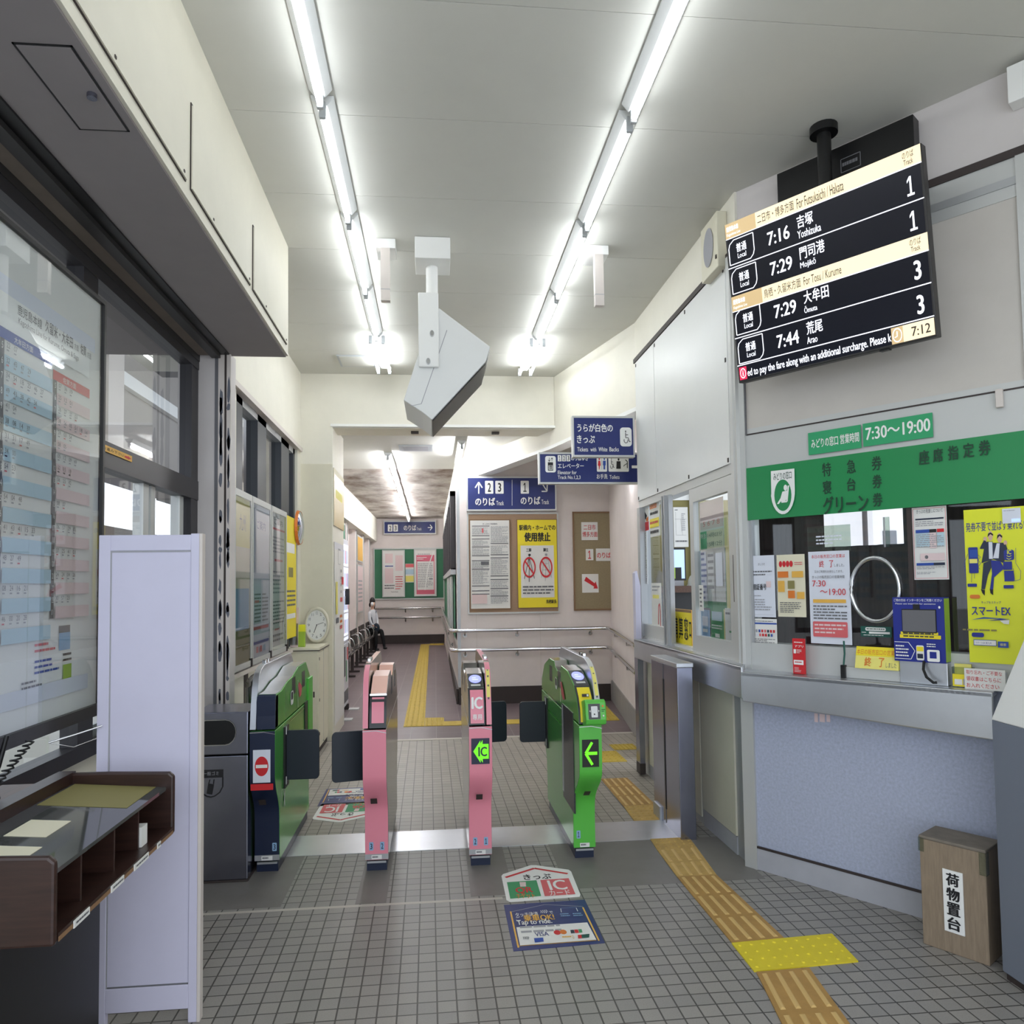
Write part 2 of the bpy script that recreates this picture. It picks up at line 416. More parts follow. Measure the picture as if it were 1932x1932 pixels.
# ---- ceiling of the hall: boards with thin seams between them
f = MB(); seams = [0.7, 1.45, 2.2, 3.0, 3.79, 4.59, 5.35, 6.1, 6.9, 7.7, 8.55]; y = -0.6
for s in seams:
    f.box((-3.2, y+0.002, ZC), (3.4, s-0.002, ZC+0.03), 'ceiling_white'); y = s
f.box((-3.2, -0.6, ZC+0.03), (3.4, 8.9, ZC+0.08), 'ink_grey')
structure(f, 'ceiling')
f = MB()  # corridor ceiling beyond the header
f.add([(-2.2, 8.8, 3.66), (3.6, 8.8, 3.66), (3.6, 12.2, 3.70), (-2.2, 12.2, 3.70)], [(0, 1, 2, 3)], 'ceiling_white')
f.add([(-2.2, 12.2, 3.70), (3.6, 12.2, 3.70), (3.6, 22.6, 3.81), (-2.2, 22.6, 3.81)], [(0, 1, 2, 3)], 'ceiling_dirty')
f.box((-2.2, 8.8, 3.83), (3.6, 22.6, 3.9), 'ceiling_white')
structure(f, 'ceiling_corridor')
f = MB()
for (a, b) in (((-1.03, 7.83), (-0.64, 8.22)),):
    f.box((a[0], a[1], ZC-0.012), (b[0], b[1], ZC-0.001), 'lamp_grey'); f.box((a[0]+.025, a[1]+.025, ZC-0.016), (b[0]-.025, b[1]-.025, ZC-0.011), 'ceiling_white')
tag(f.obj('ceiling_hatch'), 'square access hatch in the ceiling beside the twin tubes of the left lamp row', 'hatch')

# ---- back of the hall: header over the opening and the pillar on its left
f = MB()
f.box((-1.17, 8.55, 3.635), (1.44, 9.0, ZC+0.05), 'wall_cream')
f.box((-1.19, 8.535, 3.61), (1.475, 8.60, 3.64), 'white')
f.box((-1.19, 8.60, 3.60), (1.42, 9.0, 3.636), 'wall_cream')
for x in (-.27, .70): f.box((x, 8.72, 3.575), (x+.09, 8.78, 3.60), 'base_dark')
structure(f, 'wall_back')
f = MB(); f.box((-1.62, 8.55, 0), (-1.17, 9.55, ZC+0.05), 'wall_cream')
f.box((-1.54, 8.535, 0), (-1.175, 8.55, 3.17), 'cabinet_cream')
structure(f, 'wall_pillar')
# ---- diagonal upper wall over the way to the first platform
f = MB(); a = Vector((0.66, 10.8, 0)); b = Vector((1.405, 8.70, 0)); c = Vector((1.925, 6.70, 0)); o = Vector((0.16, 0.05, 0))
for p, q, z0, z1 in ((a, b, 3.4, 3.68), (b, c, 3.4, ZC+0.03)):
    vs = [p+UP*z0, q+UP*z0, q+UP*z1, p+UP*z1]; vs2 = [v+o for v in vs]
    f.add(vs+vs2, [(0,1,2,3), (7,6,5,4), (0,4,5,1), (1,5,6,2), (2,6,7,3), (3,7,4,0)], 'wall_cream')
    vs = [p+UP*(z0-.02)-o*.06, q+UP*(z0-.02)-o*.06, q+UP*(z0+.02)-o*.06, p+UP*(z0+.02)-o*.06]; vs2 = [v+o*1.1 for v in vs]
    f.add(vs+vs2, [(0,1,2,3), (7,6,5,4), (0,4,5,1), (1,5,6,2), (2,6,7,3), (3,7,4,0)], 'white')
structure(f, 'wall_diagonal')

# ---- left side: soffit box, window wall, column, wall with notice boards
f = MB()
f.box((-3.0, -0.5, 3.425), (-1.045, 5.34, ZC+0.02), 'soffit_cream')
f.box((-3.0, -0.5, 3.415), (-1.06, 5.335, 3.425), 'soffit_grey')
for y0, y1 in ((0.15, 1.09), (1.14, 2.08), (2.13, 3.145), (3.205, 4.23), (4.292, 5.265)):
    f.box((-1.046, y0, 3.482), (-1.040, y1, 3.872), 'base_dark')
    f.box((-1.044, y0+.004, 3.487), (-1.034, y1-.004, 3.860), 'soffit_cream')
    for yy in (y0+.3, y1-.05): f.box((-1.036, yy, 3.50), (-1.031, yy+.012, 3.51), 'base_dark')
f.box((-1.50, -0.5, 3.405), (-1.44, 5.27, 3.416), 'black')
f.box((-1.56, -0.5, 3.38), (-1.50, 5.27, 3.416), 'dark_metal')
f.box((-1.68, -0.5, 3.40), (-1.56, 5.27, 3.416), 'soffit_brown')
x0, x1, y0, y1 = -1.265, -1.09, 2.27, 2.695
for a, b in (((x0, y0), (x0+.006, y1)), ((x1-.006, y0), (x1, y1)), ((x0, y0), (x1, y0+.006)), ((x0, y1-.006), (x1, y1))):
    f.box((a[0], a[1], 3.412), (b[0], b[1], 3.416), 'black')
f.box((x0+.008, y0+.008, 3.411), (x1-.008, y1-.008, 3.416), 'soffit_grey')
f.tube([(-1.13, 2.49, 3.416), (-1.13, 2.49, 3.395)], 0.016, 'stainless_dark')
structure(f, 'soffit_left')

f = MB(); f.box((-3.0, -0.5, 0), (-1.70, 5.3, 0.95), 'wall_cream'); f.box((-1.76, -0.5, 3.36), (-1.65, 5.3, 3.425), 'dark_metal')
structure(f, 'wall_left')
f = MB()  # dark frames of the tall window by the entrance
for y0, y1 in ((-0.3, -0.15), (1.05, 1.2), (2.3, 2.42), (3.60, 3.75), (5.16, 5.33)): f.box((-1.74, y0, 0.95), (-1.66, y1, 3.36), 'window_dark')
for z0, z1 in ((0.95, 1.02), (2.37, 2.505), (3.30, 3.36)): f.box((-1.74, -0.3, z0), (-1.655, 5.3, z1), 'window_dark')
for y0, y1 in ((4.42, 4.50), (4.535, 4.60), (5.03, 5.10)): f.box((-1.75, y0, 1.02), (-1.69, y1, 2.37), 'aluminium_pale')
f.box((-1.72, 3.75, 1.02), (-1.70, 5.16, 1.08), 'aluminium_pale')
for y0, y1 in ((1.2, 2.3), (2.42, 3.60), (3.75, 5.16)):
    for z0, z1 in ((1.02, 2.37), (2.505, 3.30)): f.quad((-1.70, y0, z0), (-1.70, y1, z0), (-1.70, y1, z1), (-1.70, y0, z1), 'pane')
structure(f, 'window_1')
f = MB(); f.box((-1.80, 5.30, 0), (-1.44, 5.44, 3.425), 'pale_wall')
f.box((-1.462, 5.288, 0), (-1.434, 5.302, 3.425), 'paint_edge'); f.box((-1.52, 5.288, 0), (-1.478, 5.302, 3.425), 'paint_edge')
f.box((-1.478, 5.296, 0), (-1.462, 5.303, 3.425), 'base_dark'); f.box((-1.545, 5.294, 0), (-1.52, 5.303, 3.425), 'ink_grey')
rnd = random.Random(3)
for k in range(46):  # flaked paint on the two edge strips
    z = rnd.uniform(0.9, 3.3); x = rnd.choice((-1.50, -1.448)); h = rnd.uniform(0.02, 0.11); ww = rnd.uniform(0.008, 0.016)
    pts = [(x+ww*math.cos(a)*rnd.uniform(.6, 1.1), 5.2865, z+h*math.sin(a)*rnd.uniform(.6, 1.1)) for a in [i*math.pi/4.5 for i in range(9)]]
    f.poly(pts, 'peel_grey')
structure(f, 'column_left')
f = MB()
f.box((-1.70, 5.44, 3.33), (-1.53, 8.56, ZC+0.02), 'wall_cream')
f.box((-1.56, 5.44, 3.30), (-1.50, 8.50, 3.345), 'paint_edge')
f.box((-1.70, 5.44, 0), (-1.53, 8.56, 1.10), 'wall_cream')
f.box((-1.56, 5.44, 1.08), (-1.47, 7.76, 1.115), 'paint_edge')
f.box((-1.70, 8.34, 1.1), (-1.53, 8.56, 3.34), 'wall_cream'); f.box((-1.70, 5.44, 1.1), (-1.53, 5.80, 3.34), 'wall_cream')
for y0 in (6.05, 6.42): f.box((-1.535, y0, 0.0), (-1.525, y0+0.12, 1.08), 'base_dark')
structure(f, 'wall_left_far')
f = MB()
for y0, y1 in ((5.80, 6.10), (6.62, 6.95), (7.62, 8.02), (8.25, 8.36)): f.box((-1.66, y0, 1.1), (-1.56, y1, 3.33), 'mullion_slate')
for y0, y1 in ((6.10, 6.62), (6.95, 7.62), (8.02, 8.25)): f.quad((-1.62, y0, 1.1), (-1.62, y1, 1.1), (-1.62, y1, 3.33), (-1.62, y0, 3.33), 'pane_dim')
f.box((-1.66, 5.8, 3.24), (-1.56, 8.36, 3.33), 'aluminium')
structure(f, 'window_2')

# ---- outside the left windows: pale wall of the neighbouring building, a beam and a post
f = MB()
f.box((-5.2, 2.0, 3.45), (-4.6, 30, 9.0), 'outside_wall'); f.box((-5.2, 2.0, 6.2), (-1.75, 30, 6.3), 'outside_wall'); f.box((-5.2, 14.2, 3.42), (-4.5, 30, 3.52), 'concrete')  # the high slab is added, out of view, to shade the wall from the sky
f.box((-4.75, 10.4, 3.5), (-4.45, 10.9, 9), 'paint_edge'); f.box((-4.65, 8.2, 4.75), (-4.5, 30, 4.95), 'white')
f.box((-6.4, 3.0, 2.72), (-6.1, 40, 2.95), 'concrete'); f.box((-6.3, 16.0, 0), (-6.15, 16.15, 2.72), 'paint_edge')
f.box((-2.75, 9.3, 0.3), (-2.6, 15, 4.2), 'pale_wall')
f.box((-40, -30, -0.12), (-3.0, 60, -0.02), 'concrete')
structure(f, 'wall_outside')

# ---- right side: fare adjustment wall (facing the hall)
XR = 1.92
f = MB()
f.box((XR, 4.38, 3.86), (XR+0.18, 6.72, ZC+0.03), 'wall_cream')
f.box((XR-0.02, 4.42, 3.835), (XR+0.05, 6.72, 3.875), 'base_dark'); f.box((XR-0.012, 5.6, 3.84), (XR+0.05, 6.72, 3.885), 'ink_grey')
f.box((XR, 4.40, 2.50), (XR+0.12, 6.70, 3.835), 'aluminium_pale')
f.box((XR-0.012, 4.53, 2.515), (XR, 6.10, 3.83), 'panel_white'); f.box((XR-0.012, 6.108, 2.515), (XR, 6.69, 3.83), 'panel_white')
for yy, zz in ((4.56, 2.54), (5.30, 2.54), (6.07, 2.54), (6.66, 2.54), (4.56, 3.8), (5.3, 3.8), (6.07, 3.8), (6.66, 3.8), (4.56, 3.2)):
    f.box((XR-0.016, yy-.008, zz-.014), (XR-0.011, yy+.008, zz+.014), 'base_dark')
f.box((XR, 4.38, 2.45), (XR+0.10, 6.70, 2.50), 'aluminium_pale')
# counter-height wall below the windows
f.box((XR, 4.40, 0), (XR+0.12, 6.70, 1.24), 'aluminium')
for y0, y1 in ((4.60, 5.18), (5.92, 6.50)):
    f.box((XR-0.012, y0, 0.12), (XR, y1, 1.05), 'cream_lower'); f.box((XR-0.008, y0, 0.0), (XR, y1, 0.115), 'plinth_grey')
f.box((XR-0.010, 5.22, 0.05), (XR, 5.9, 1.05), 'cream_lower')
structure(f, 'wall_right')
f = MB()   # posts of the window bays, frames and the end post
f.box((XR-0.03, 4.38, 1.2), (XR+0.10, 4.48, 3.84), 'aluminium_pale')
f.box((XR-0.02, 6.62, 1.24), (XR+0.08, 6.70, 2.45), 'aluminium')
f.box((XR-0.03, 5.74, 1.20), (XR+0.005, 5.93, 2.46), 'aluminium'); f.box((XR-0.055, 5.78, 1.20), (XR+0.0, 5.80, 2.46), 'aluminium'); f.box((XR-0.055, 5.84, 1.2), (XR+.0, 5.86, 2.46), 'aluminium')
f.box((XR-0.01, 4.48, 1.20), (XR+0.08, 6.64, 1.26), 'aluminium_pale')
f.box((XR+0.0, 5.93, 1.26), (XR+0.05, 6.62, 1.37), 'aluminium_pale')
f.quad((XR+0.04, 5.93, 1.37), (XR+0.04, 6.62, 1.37), (XR+0.04, 6.62, 2.45), (XR+0.04, 5.93, 2.45), 'pane')
structure(f, 'window_3')
f = MB()   # the sliding sash of the fare window, shut on the near half
f.box((XR-0.015, 5.22, 1.24), (XR+0.025, 5.30, 2.44), 'aluminium_pale'); f.box((XR-0.015, 4.48, 1.24), (XR+0.025, 4.58, 2.44), 'aluminium_pale')
f.box((XR-0.015, 4.58, 1.24), (XR+0.025, 5.22, 1.36), 'aluminium_pale'); f.box((XR-0.015, 4.58, 2.34), (XR+0.025, 5.22, 2.44), 'aluminium_pale')
f.quad((XR+0.01, 4.58, 1.36), (XR+0.01, 5.22, 1.36), (XR+0.01, 5.22, 2.34), (XR+0.01, 4.58, 2.34), 'pane')
f.box((XR-0.02, 4.495, 1.62), (XR-0.014, 4.515, 1.92), 'base_dark')
structure(f, 'window_4')

# ---- ticket office wall set at an angle: local x along the wall, y into the office, z up
TA = Matrix(((ANG_U.x, -ANG_N.x, 0, ANG_P.x), (ANG_U.y, -ANG_N.y, 0, ANG_P.y), (0, 0, 1, 0), (0, 0, 0, 1)))
W1 = 1.75
def ang(mb, name, label=None, cat=None, group=None, bevel=0):
    o = mb.obj(name, T=TA, bevel=bevel); return tag(o, label, cat, group) if cat else tag(o, label, None, None, 'structure')
f = MB()
f.box((0, 0, 3.83), (W1, 0.15, ZC+0.03), 'pale_wall')
f.box((0.0, -0.01, 3.795), (W1, 0.12, 3.835), 'base_dark')
f.box((0.0, 0.0, 3.66), (W1, 0.12, 3.795), 'aluminium_pale'); f.box((0.03, -0.006, 3.66), (W1, 0.0, 3.70), 'aluminium'); f.box((0.03, 0.0, 3.60), (W1, .1, 3.66), 'aluminium_pale')
f.box((0.045, 0.005, 2.70), (1.50, 0.1, 3.62), 'upper_beige'); f.box((1.50, -0.01, 2.66), (1.60, 0.1, 3.8), 'aluminium_pale'); f.box((1.6, 0, 2.66), (W1, .1, 3.6), 'wall_pink')
f.box((0, 0, 2.45), (W1, 0.1, 2.70), 'aluminium_pale'); f.box((0.05, -0.004, 2.66), (1.5, 0.0, 2.668), 'base_dark')
f.box((-0.035, -0.02, 0), (0.045, 0.1, 3.83), 'aluminium_pale'); f.box((0.040, -0.012, 2.66), (0.05, 0.0, 3.6), 'ink_grey')
f.box((0.0, 0.0, 0.125), (W1, 0.12, 1.22), 'speckled_panel'); f.box((0.02, -0.012, 0), (W1, 0.12, 0.13), 'plinth_grey')
f.box((0.045, -0.016, 0.128), (W1, -0.004, 0.140), 'base_dark')
f.box((0.03, -0.01, 1.20), (W1, 0.1, 1.372), 'aluminium_pale')
f.box((0.04, 0.0, 1.37), (0.06, 0.06, 2.13), 'aluminium'); f.box((0.95, 0.0, 1.37), (0.97, 0.05, 2.13), 'base_dark')
structure_o = ang(f, 'wall_ticket_office')
f = MB(); f.quad((0.05, 0.02, 1.37), (W1, 0.02, 1.37), (W1, 0.02, 2.13), (0.05, 0.02, 2.13), 'pane'); ang(f, 'window_5')
# wall that carries on towards the entrance, and the outside hill and building seen through the office
f = MB(); f.box((2.93, -0.5, 0), (3.1, 3.12, ZC), 'wall_cream'); structure(f, 'wall_right_near')

# ---- beyond the gates: centre block, end wall, side walls
f = MB()
f.box((0.337, 10.8, 0), (2.80, 10.95, 3.9), 'wall_pink'); f.box((0.36, 10.9, 0), (2.6, 22.5, 3.9), 'wall_pink')
vs = [(0.335, 10.8, 0), (0.27, 22.5, 0), (0.27, 22.5, 3.9), (0.335, 10.8, 3.9)]
f.box((0.325, 10.775, 0.26), (0.37, 10.80, 3.7), 'aluminium')
f.box((0.335, 10.78, 0), (2.60, 10.80, 0.25), 'base_dark'); f.box((2.0, 10.77, 0.0), (2.30, 10.80, 0.29), 'base_dark')
f.box((0.6, 10.793, 0.28), (0.606, 10.80, 3.4), 'paint_edge'); f.box((1.55, 10.793, 0.28), (1.556, 10.80, 3.4), 'paint_edge')
f.quad((0.335, 10.95, 0), (0.27, 22.5, 0), (0.27, 22.5, 0.9), (0.335, 10.95, 0.9), 'pale_wall')
f.quad((0.335, 10.95, 3.25), (0.27, 22.5, 3.25), (0.27, 22.5, 3.9), (0.335, 10.95, 3.9), 'wall_cream')
f.quad((0.336, 10.8, 0), (0.336, 11.6, 0), (0.336, 11.6, 3.9), (0.336, 10.8, 3.9), 'pale_wall')
f.box((0.30, 10.85, 0), (0.33, 22.5, 0.22), 'base_dark')
structure(f, 'wall_center')
f = MB()   # dark window frames and boards along the corridor face of the block
for y in (11.6, 13.3, 15.0, 16.7, 18.4, 20.1, 21.9): f.box((0.25, y, 2.0), (0.33, y+0.12, 3.25), 'window_dark')
f.box((0.25, 11.6, 1.92), (0.33, 22.4, 2.02), 'aluminium'); f.box((0.25, 11.6, 3.17), (0.33, 22.4, 3.25), 'window_dark')
f.quad((0.30, 11.6, 2.0), (0.27, 22.4, 2.0), (0.27, 22.4, 3.2), (0.30, 11.6, 3.2), 'wall_pink')
f.quad((0.315, 11.6, 0.9), (0.285, 22.4, 0.9), (0.285, 22.4, 1.92), (0.315, 11.6, 1.92), 'green_board')
for y in (12.4, 14.0, 15.6): f.box((0.27, y, 0.95), (0.30, y+0.9, 1.9), 'aluminium_pale')
structure(f, 'window_6')
f = MB(); f.box((-2.3, 22.5, 0), (0.45, 22.7, 3.95), 'wall_pink'); f.box((-2.0, 22.46, 0), (0.28, 22.5, 0.26), 'base_dark')
f.box((-1.93, 22.493, 2.86), (-1.5, 22.5, 2.88), 'paint_edge'); structure(f, 'wall_end')
f = MB()
f.box((-2.15, 9.55, 0), (-2.0, 22.5, 3.95), 'wall_pink')
f.box((-2.0, 11.2, 3.1), (-1.75, 22.4, 3.85), 'wall_cream'); f.box((-2.0, 9.55, 2.6), (-1.62, 11.2, 3.9), 'wall_cream')
for y in (13.4, 15.6, 17.4, 19.2, 20.9): f.box((-2.0, y, 0), (-1.86, y+0.18, 3.1), 'wall_pink'); f.box((-1.87, y+.16, 0), (-1.85, y+.22, 3.1), 'aluminium')
structure(f, 'wall_corridor_left')
f = MB()
a, b = Vector((2.64, 10.86, 0)), Vector((2.13, 7.25, 0)); o = Vector((.15, 0.04, 0))
def slab(mb, p, q, z0, z1, off, m):
    vs = [p+UP*z0, q+UP*z0, q+UP*z1, p+UP*z1]; vs2 = [v+off for v in vs]
    mb.add(vs+vs2, [(0,1,2,3), (7,6,5,4), (0,4,5,1), (1,5,6,2), (2,6,7,3), (3,7,4,0)], m)
slab(f, a, b, 0, 3.9, o, 'wall_pink'); slab(f, a-o*.1, b-o*.1, 0, 0.30, o*.1, 'concrete')
structure(f, 'wall_platform_way')

# ================================================================ lamps
def batten(name, label, loc, L, twin=False, group=None, tube_mat='tube_light', wd=0.115, drop=0.0):
    t = thing(name, label, 'ceiling light', loc, 0, group)
    m = MB(); h = 0.05
    m.prism([(-wd/2, 0), (wd/2, 0), (wd/2, -0.012), (0.026, -h), (-0.026, -h), (-wd/2, -0.012)], 'y', 0.02, L-0.02, 'lamp_white')
    m.obj('housing', t)
    xs = (-0.062, 0.062) if twin else (0.0,)
    for x in xs:
        for y0 in (0.015, L-0.04):
            e = MB(); e.box((x-0.017, y0, -0.115), (x+0.017, y0+0.025, -0.03), 'lamp_grey'); e.obj('lamp_holder', t, bevel=0.006)
        g = MB(); g.tube([(x, 0.04, -0.09), (x, L-0.04, -0.09)], 0.0155, tube_mat, 12); g.obj('fluorescent_tube', t)
    return t
ROWS = [(-0.545, 'left'), (1.04, 'right')]
ORD = {('left', 0): 'tube lamp on the ceiling above the timetable board, nearest of the left row', ('right', 0): 'tube lamp on the ceiling in front of the departure screen, nearest of the right row',
       ('left', 1): 'second tube lamp of the left ceiling row, in line with the middle soffit panel', ('right', 1): 'second tube lamp of the right ceiling row, left of the departure screen',
       ('left', 2): 'third tube lamp of the left ceiling row, beside the small hanging post', ('right', 2): 'third tube lamp of the right ceiling row, beside the small hanging post',
       ('left', 3): 'fourth tube lamp of the left ceiling row, just before the twin lamp', ('right', 3): 'fourth tube lamp of the right ceiling row, just before the twin lamp',
       ('left', 4): 'twin tube lamp at the end of the left ceiling row beside the hatch', ('right', 4): 'twin tube lamp at the end of the right ceiling row by the header wall'}
YS = [(2.44, 3.60), (3.62, 4.76), (4.78, 5.94), (5.96, 7.06), (7.08, 8.16)]
for x, side in ROWS:
    for k, (y0, y1) in enumerate(YS):
        batten('fluorescent_lamp', ORD[(side, k)], (x, y0, ZC-0.002), y1-y0, twin=(k == 4), group='tube lamps on the hall ceiling', tube_mat='tube_light' if k < 2 else 'tube_light_far')
    for y0 in (1.26,):   # one unseen lamp added to each row, overhead, to help light the hall
        batten('fluorescent_lamp', 'unseen tube lamp added to the %s ceiling row overhead near the entrance' % side, (x, y0, ZC-0.002), 1.16, group='tube lamps on the hall ceiling')
batten('fluorescent_lamp', 'short tube lamp alone on the ceiling just inside the opening', (0.36, 9.35, 3.62), 1.75, group=None, tube_mat='tube_light_corridor', wd=0.1)
YC = [10.5, 12.1, 13.7, 15.3, 16.9, 18.5, 20.1]; OC = ['first', 'second', 'third', 'fourth', 'fifth', 'sixth', 'seventh']
for k, y in enumerate(YC):
    batten('fluorescent_lamp', '%s tube lamp from the opening in the corridor ceiling row' % OC[k], (-0.66-0.015*k, y, 3.655+0.0082*(y-8.8)), 1.5, group='tube lamps of the corridor', tube_mat='tube_light_corridor', wd=0.1)

# ================================================================ ticket gates
def arc(cx, cy, r, a0, a1, n=6):
    return [(cx+r*math.cos(math.radians(a0+(a1-a0)*k/n)), cy+r*math.sin(math.radians(a0+(a1-a0)*k/n))) for k in range(n+1)]
def smooth(pts, it=2):
    for _ in range(it):
        q = [pts[0]]
        for a, b in zip(pts[:-1], pts[1:]): q += [(a[0]*.75+b[0]*.25, a[1]*.75+b[1]*.25), (a[0]*.25+b[0]*.75, a[1]*.25+b[1]*.75)]
        pts = q+[pts[-1]]
    return pts
def gate(label, x, y, wd, prot, L, guard, front, side, trim, deck, style, nums):
    """One automatic gate: front at local y = 0, running back along +y. guard = -1 / +1: the side with the tall fin."""
    t = thing('ticket_gate', label, 'ticket gate', (x, y, 0), 0, 'ticket gates')
    h = wd/2; gw = wd*0.24
    m = MB(); m.box((-h*.86, 0.01, 0), (h*.86, L-.01, 0.06), 'navy'); m.box((-h*.8, -0.004, 0.05), (h*.8, 0.01, 0.062), 'aluminium'); m.obj('plinth', t)
    low = smooth([(0.0, 0.07), (0.0, 0.34), (-prot*.15, 0.42), (-prot*.95, 0.56), (-prot, 0.64), (-prot, 0.885)], 2)
    back = [(L-a, b) for a, b in low][::-1]
    m = MB(); m.prism(low+back, 'x', -h, h, side)
    m.obj('body', t, bevel=0.003, seg=1)
    m = MB(); m.strip([(a-0.003, b) for a, b in low], 'x', -h+.001, h-.001, front)
    m.box((-h, -.004, 0.072), (h, -.002, 0.105), 'aluminium' if style != 'exit_green' else front)
    m.draw((-h, -prot-.004, 0.60), (wd, 0, 0), (0, 0, 0.28), (0, -1, 0), [('s', [(0.0, 0.012), (0.55, 0.0), (1.0, 0.05)], 0.03, 'chrome')])
    nm = []
    for fx, ch in nums:
        nm += [('rr', fx-.09, 0.12, fx+.09, 0.62, 0.03, 'blue_pale'), ('t', ch, fx-.045, 0.2, fx+.045, 0.54, 'navy', 0.02)]
    m.draw((-h, -.004, 0.09), (wd, 0, 0), (0, 0, 0.10), (0, -1, 0), nm)
    m.draw((-h, -.006, 0.072), (wd, 0, 0), (0, 0, 0.033), (0, -1, 0), [('r', .28, .15, .72, .95, 'paper'), ('l', .32, .2, .68, .9, 1, 'ink_grey')])
    m.draw((-h, -prot*.35-.02, 0.42), (wd, 0, 0), (0, prot*-.28, 0.05), (0, -1, 0), [('r', .3, 0, .58, .8, 'base_dark')])
    m.obj('front_panel', t)
    # signs on the lower front panel
    F = lambda z0, z1, x0=0.0, x1=1.0: ((-h+wd*x0, -prot-.0035, z0), (wd*(x1-x0), 0, 0), (0, 0, z1-z0), (0, -1, 0))
    if style in ('ic_only', 'exit_green', 'no_entry'):
        m = MB()
        if style == 'ic_only':
            O, U, V, N = F(0.66, 0.815, .1, .88); m.box((O[0], O[1]-.003, O[2]), (O[0]+U[0], O[1], O[2]+V[2]), 'navy')
            m.draw((O[0], O[1]-.003, O[2]), U, V, N, [('p', [(.1,.5),(.5,.08),(.5,.2),(.62,.06),(.62,.22),(.95,.22),(.95,.8),(.62,.8),(.62,.95),(.5,.82),(.5,.95)], 'arrow_green'), ('t', 'IC', .38, .33, .86, .7, 'navy', .03)])
        elif style == 'exit_green':
            O, U, V, N = F(0.635, 0.80, .12, .85); m.box((O[0], O[1]-.003, O[2]), (O[0]+U[0], O[1], O[2]+V[2]), 'led_black')
            m.draw((O[0], O[1]-.003, O[2]), U, V, N, [('s', [(.60,.1),(.2,.5),(.60,.92)], .16, 'arrow_green'), ('s', [(.25,.5),(.9,.5)], .19, 'arrow_green')])
        else:
            O, U, V, N = F(0.58, 0.775, .14, .82); m.box((O[0], O[1]-.003, O[2]), (O[0]+U[0], O[1], O[2]+V[2]), 'paper_blue')
            m.draw((O[0], O[1]-.003, O[2]), U, V, N, [('e', .5, .5, .39, .30, 'red'), ('r', .17, .45, .83, .55, 'paper')])
            m.draw((-h, -prot-.004, 0.535), (wd, 0, 0), (0, 0, 0.038), N, [('r', .05, 0, .93, 1, 'red')])
        m.obj('sign_plate', t)
    # upper housing (lower deck) and tall fin
    gx0, gx1 = (-h, -h+gw) if guard < 0 else (h-gw, h)
    mx0, mx1 = (-h+gw+.006, h) if guard < 0 else (-h, h-gw-.006)
    T0 = 1.085 if style in ('plain', 'no_entry') else 1.11
    up = [(-prot+.004, .895), (-prot+.02, 0.98), (-prot*.75, 1.05), (-prot*.4+.0, T0), (0.12, 1.175), (0.36, 1.185), (0.40, 1.15), (0.52, 1.13), (0.64, 1.15), (0.68, 1.185), (L-.2, 1.185), (L+prot*.3, T0), (L+prot-.02, .98), (L+prot-.004, .895)]
    if style in ('no_entry',): up = [(-prot+.004, .895), (-prot+.01, 1.0), (-prot*.8, 1.10), (-prot*.8+.15, 1.10), (0.24, 1.135), (0.42, 1.145), (0.62, 1.19), (L-.12, 1.19), (L+prot*.3, 1.08), (L+prot-.02, .98), (L+prot-.004, .895)]
    m = MB(); m.prism(up, 'x', mx0, mx1, side if style != 'ic_only' else 'gate_silver'); m.obj('upper_housing', t, bevel=0.003, seg=1)
    m = MB(); m.strip([(a, b+.0025) for a, b in up if b > 1.0], 'x', mx0+.003, mx1-.003, deck, False)
    for fx in (0.45, 0.82): m.box((mx0-.001, fx-.06, 1.02), (mx1+.001, fx+.06, 1.135), 'gate_dark')
    m.obj('top_deck', t)
    m = MB()
    fr = [(a-.003, b) for a, b in up[:4]]
    if style == 'plain':
        m.strip([(a-.001, b) for a, b in fr], 'x', mx0, mx1, 'gate_dark')
        m.strip([(fr[0][0]-.003, .925), (fr[1][0]-.003, .985), (fr[2][0]-.004, 1.045), (fr[3][0]-.02, 1.072)], 'x', mx0+.014, mx1-.014, front)
        m.box((mx0, fr[3][0]-.02, T0-.004), (mx1, fr[3][0]+.03, T0+.008), 'chrome'); m.obj('front_insert', t)
    elif style == 'no_entry':
        m.strip(fr[:3], 'x', mx0, mx1, 'navy'); m.obj('front_insert', t)
    else:
        col = 'gate_pink' if style == 'ic_only' else 'gate_yellow'
        m.strip([(a-.001, b) for a, b in fr], 'x', mx0, mx1, 'gate_dark')
        m.strip([(fr[0][0]-.004, .905), (fr[1][0]-.004, .985), (fr[2][0]-.004, 1.05), (fr[2][0]+(fr[3][0]-fr[2][0])*.78-.005, 1.05+(fr[3][1]-1.05)*.78+.003)], 'x', mx0+.012, mx1-.008, col)
        O = Vector((mx0+.012, fr[0][0]-.006, .905)); U = (mx1-mx0-.02, 0, 0); V = Vector((0, fr[2][0]-fr[0][0], 1.05-.905))
        if style == 'ic_only': m.draw(O, U, V, (0, -1, .2), [('t', '専用', .15, .62, .85, .86, 'white', .02), ('t', 'IC', .08, -.08, .92, .42, 'white', .05)], base=.004)
        else: m.draw(O, U, V, (0, -1, .2), [('r', .25, -.12, .8, .0, 'base_dark'), ('r', .62, -.10, .76, -.02, 'paper'), ('r', .25, .22, .75, .38, 'ink_grey'), ('r', .2, .5, .9, .74, 'ink'), ('e', .74, .62, .16, .11, 'paper'), ('t', 'T', .68, .56, .8, .69, 'ink', .04), ('l', .25, .54, .52, .7, 2, 'paper')], base=.004)
        m.obj('front_insert', t)
        # sloping display face
        a, b = Vector((0, up[3][0], up[3][1])), Vector((0, up[4][0], up[4][1])); n = Vector((0, -(b-a).z, (b-a).y)).normalized()
        O = Vector((mx0+.004, a.y, a.z))+n*.003; U = Vector((mx1-mx0-.008, 0, 0)); V = b-a
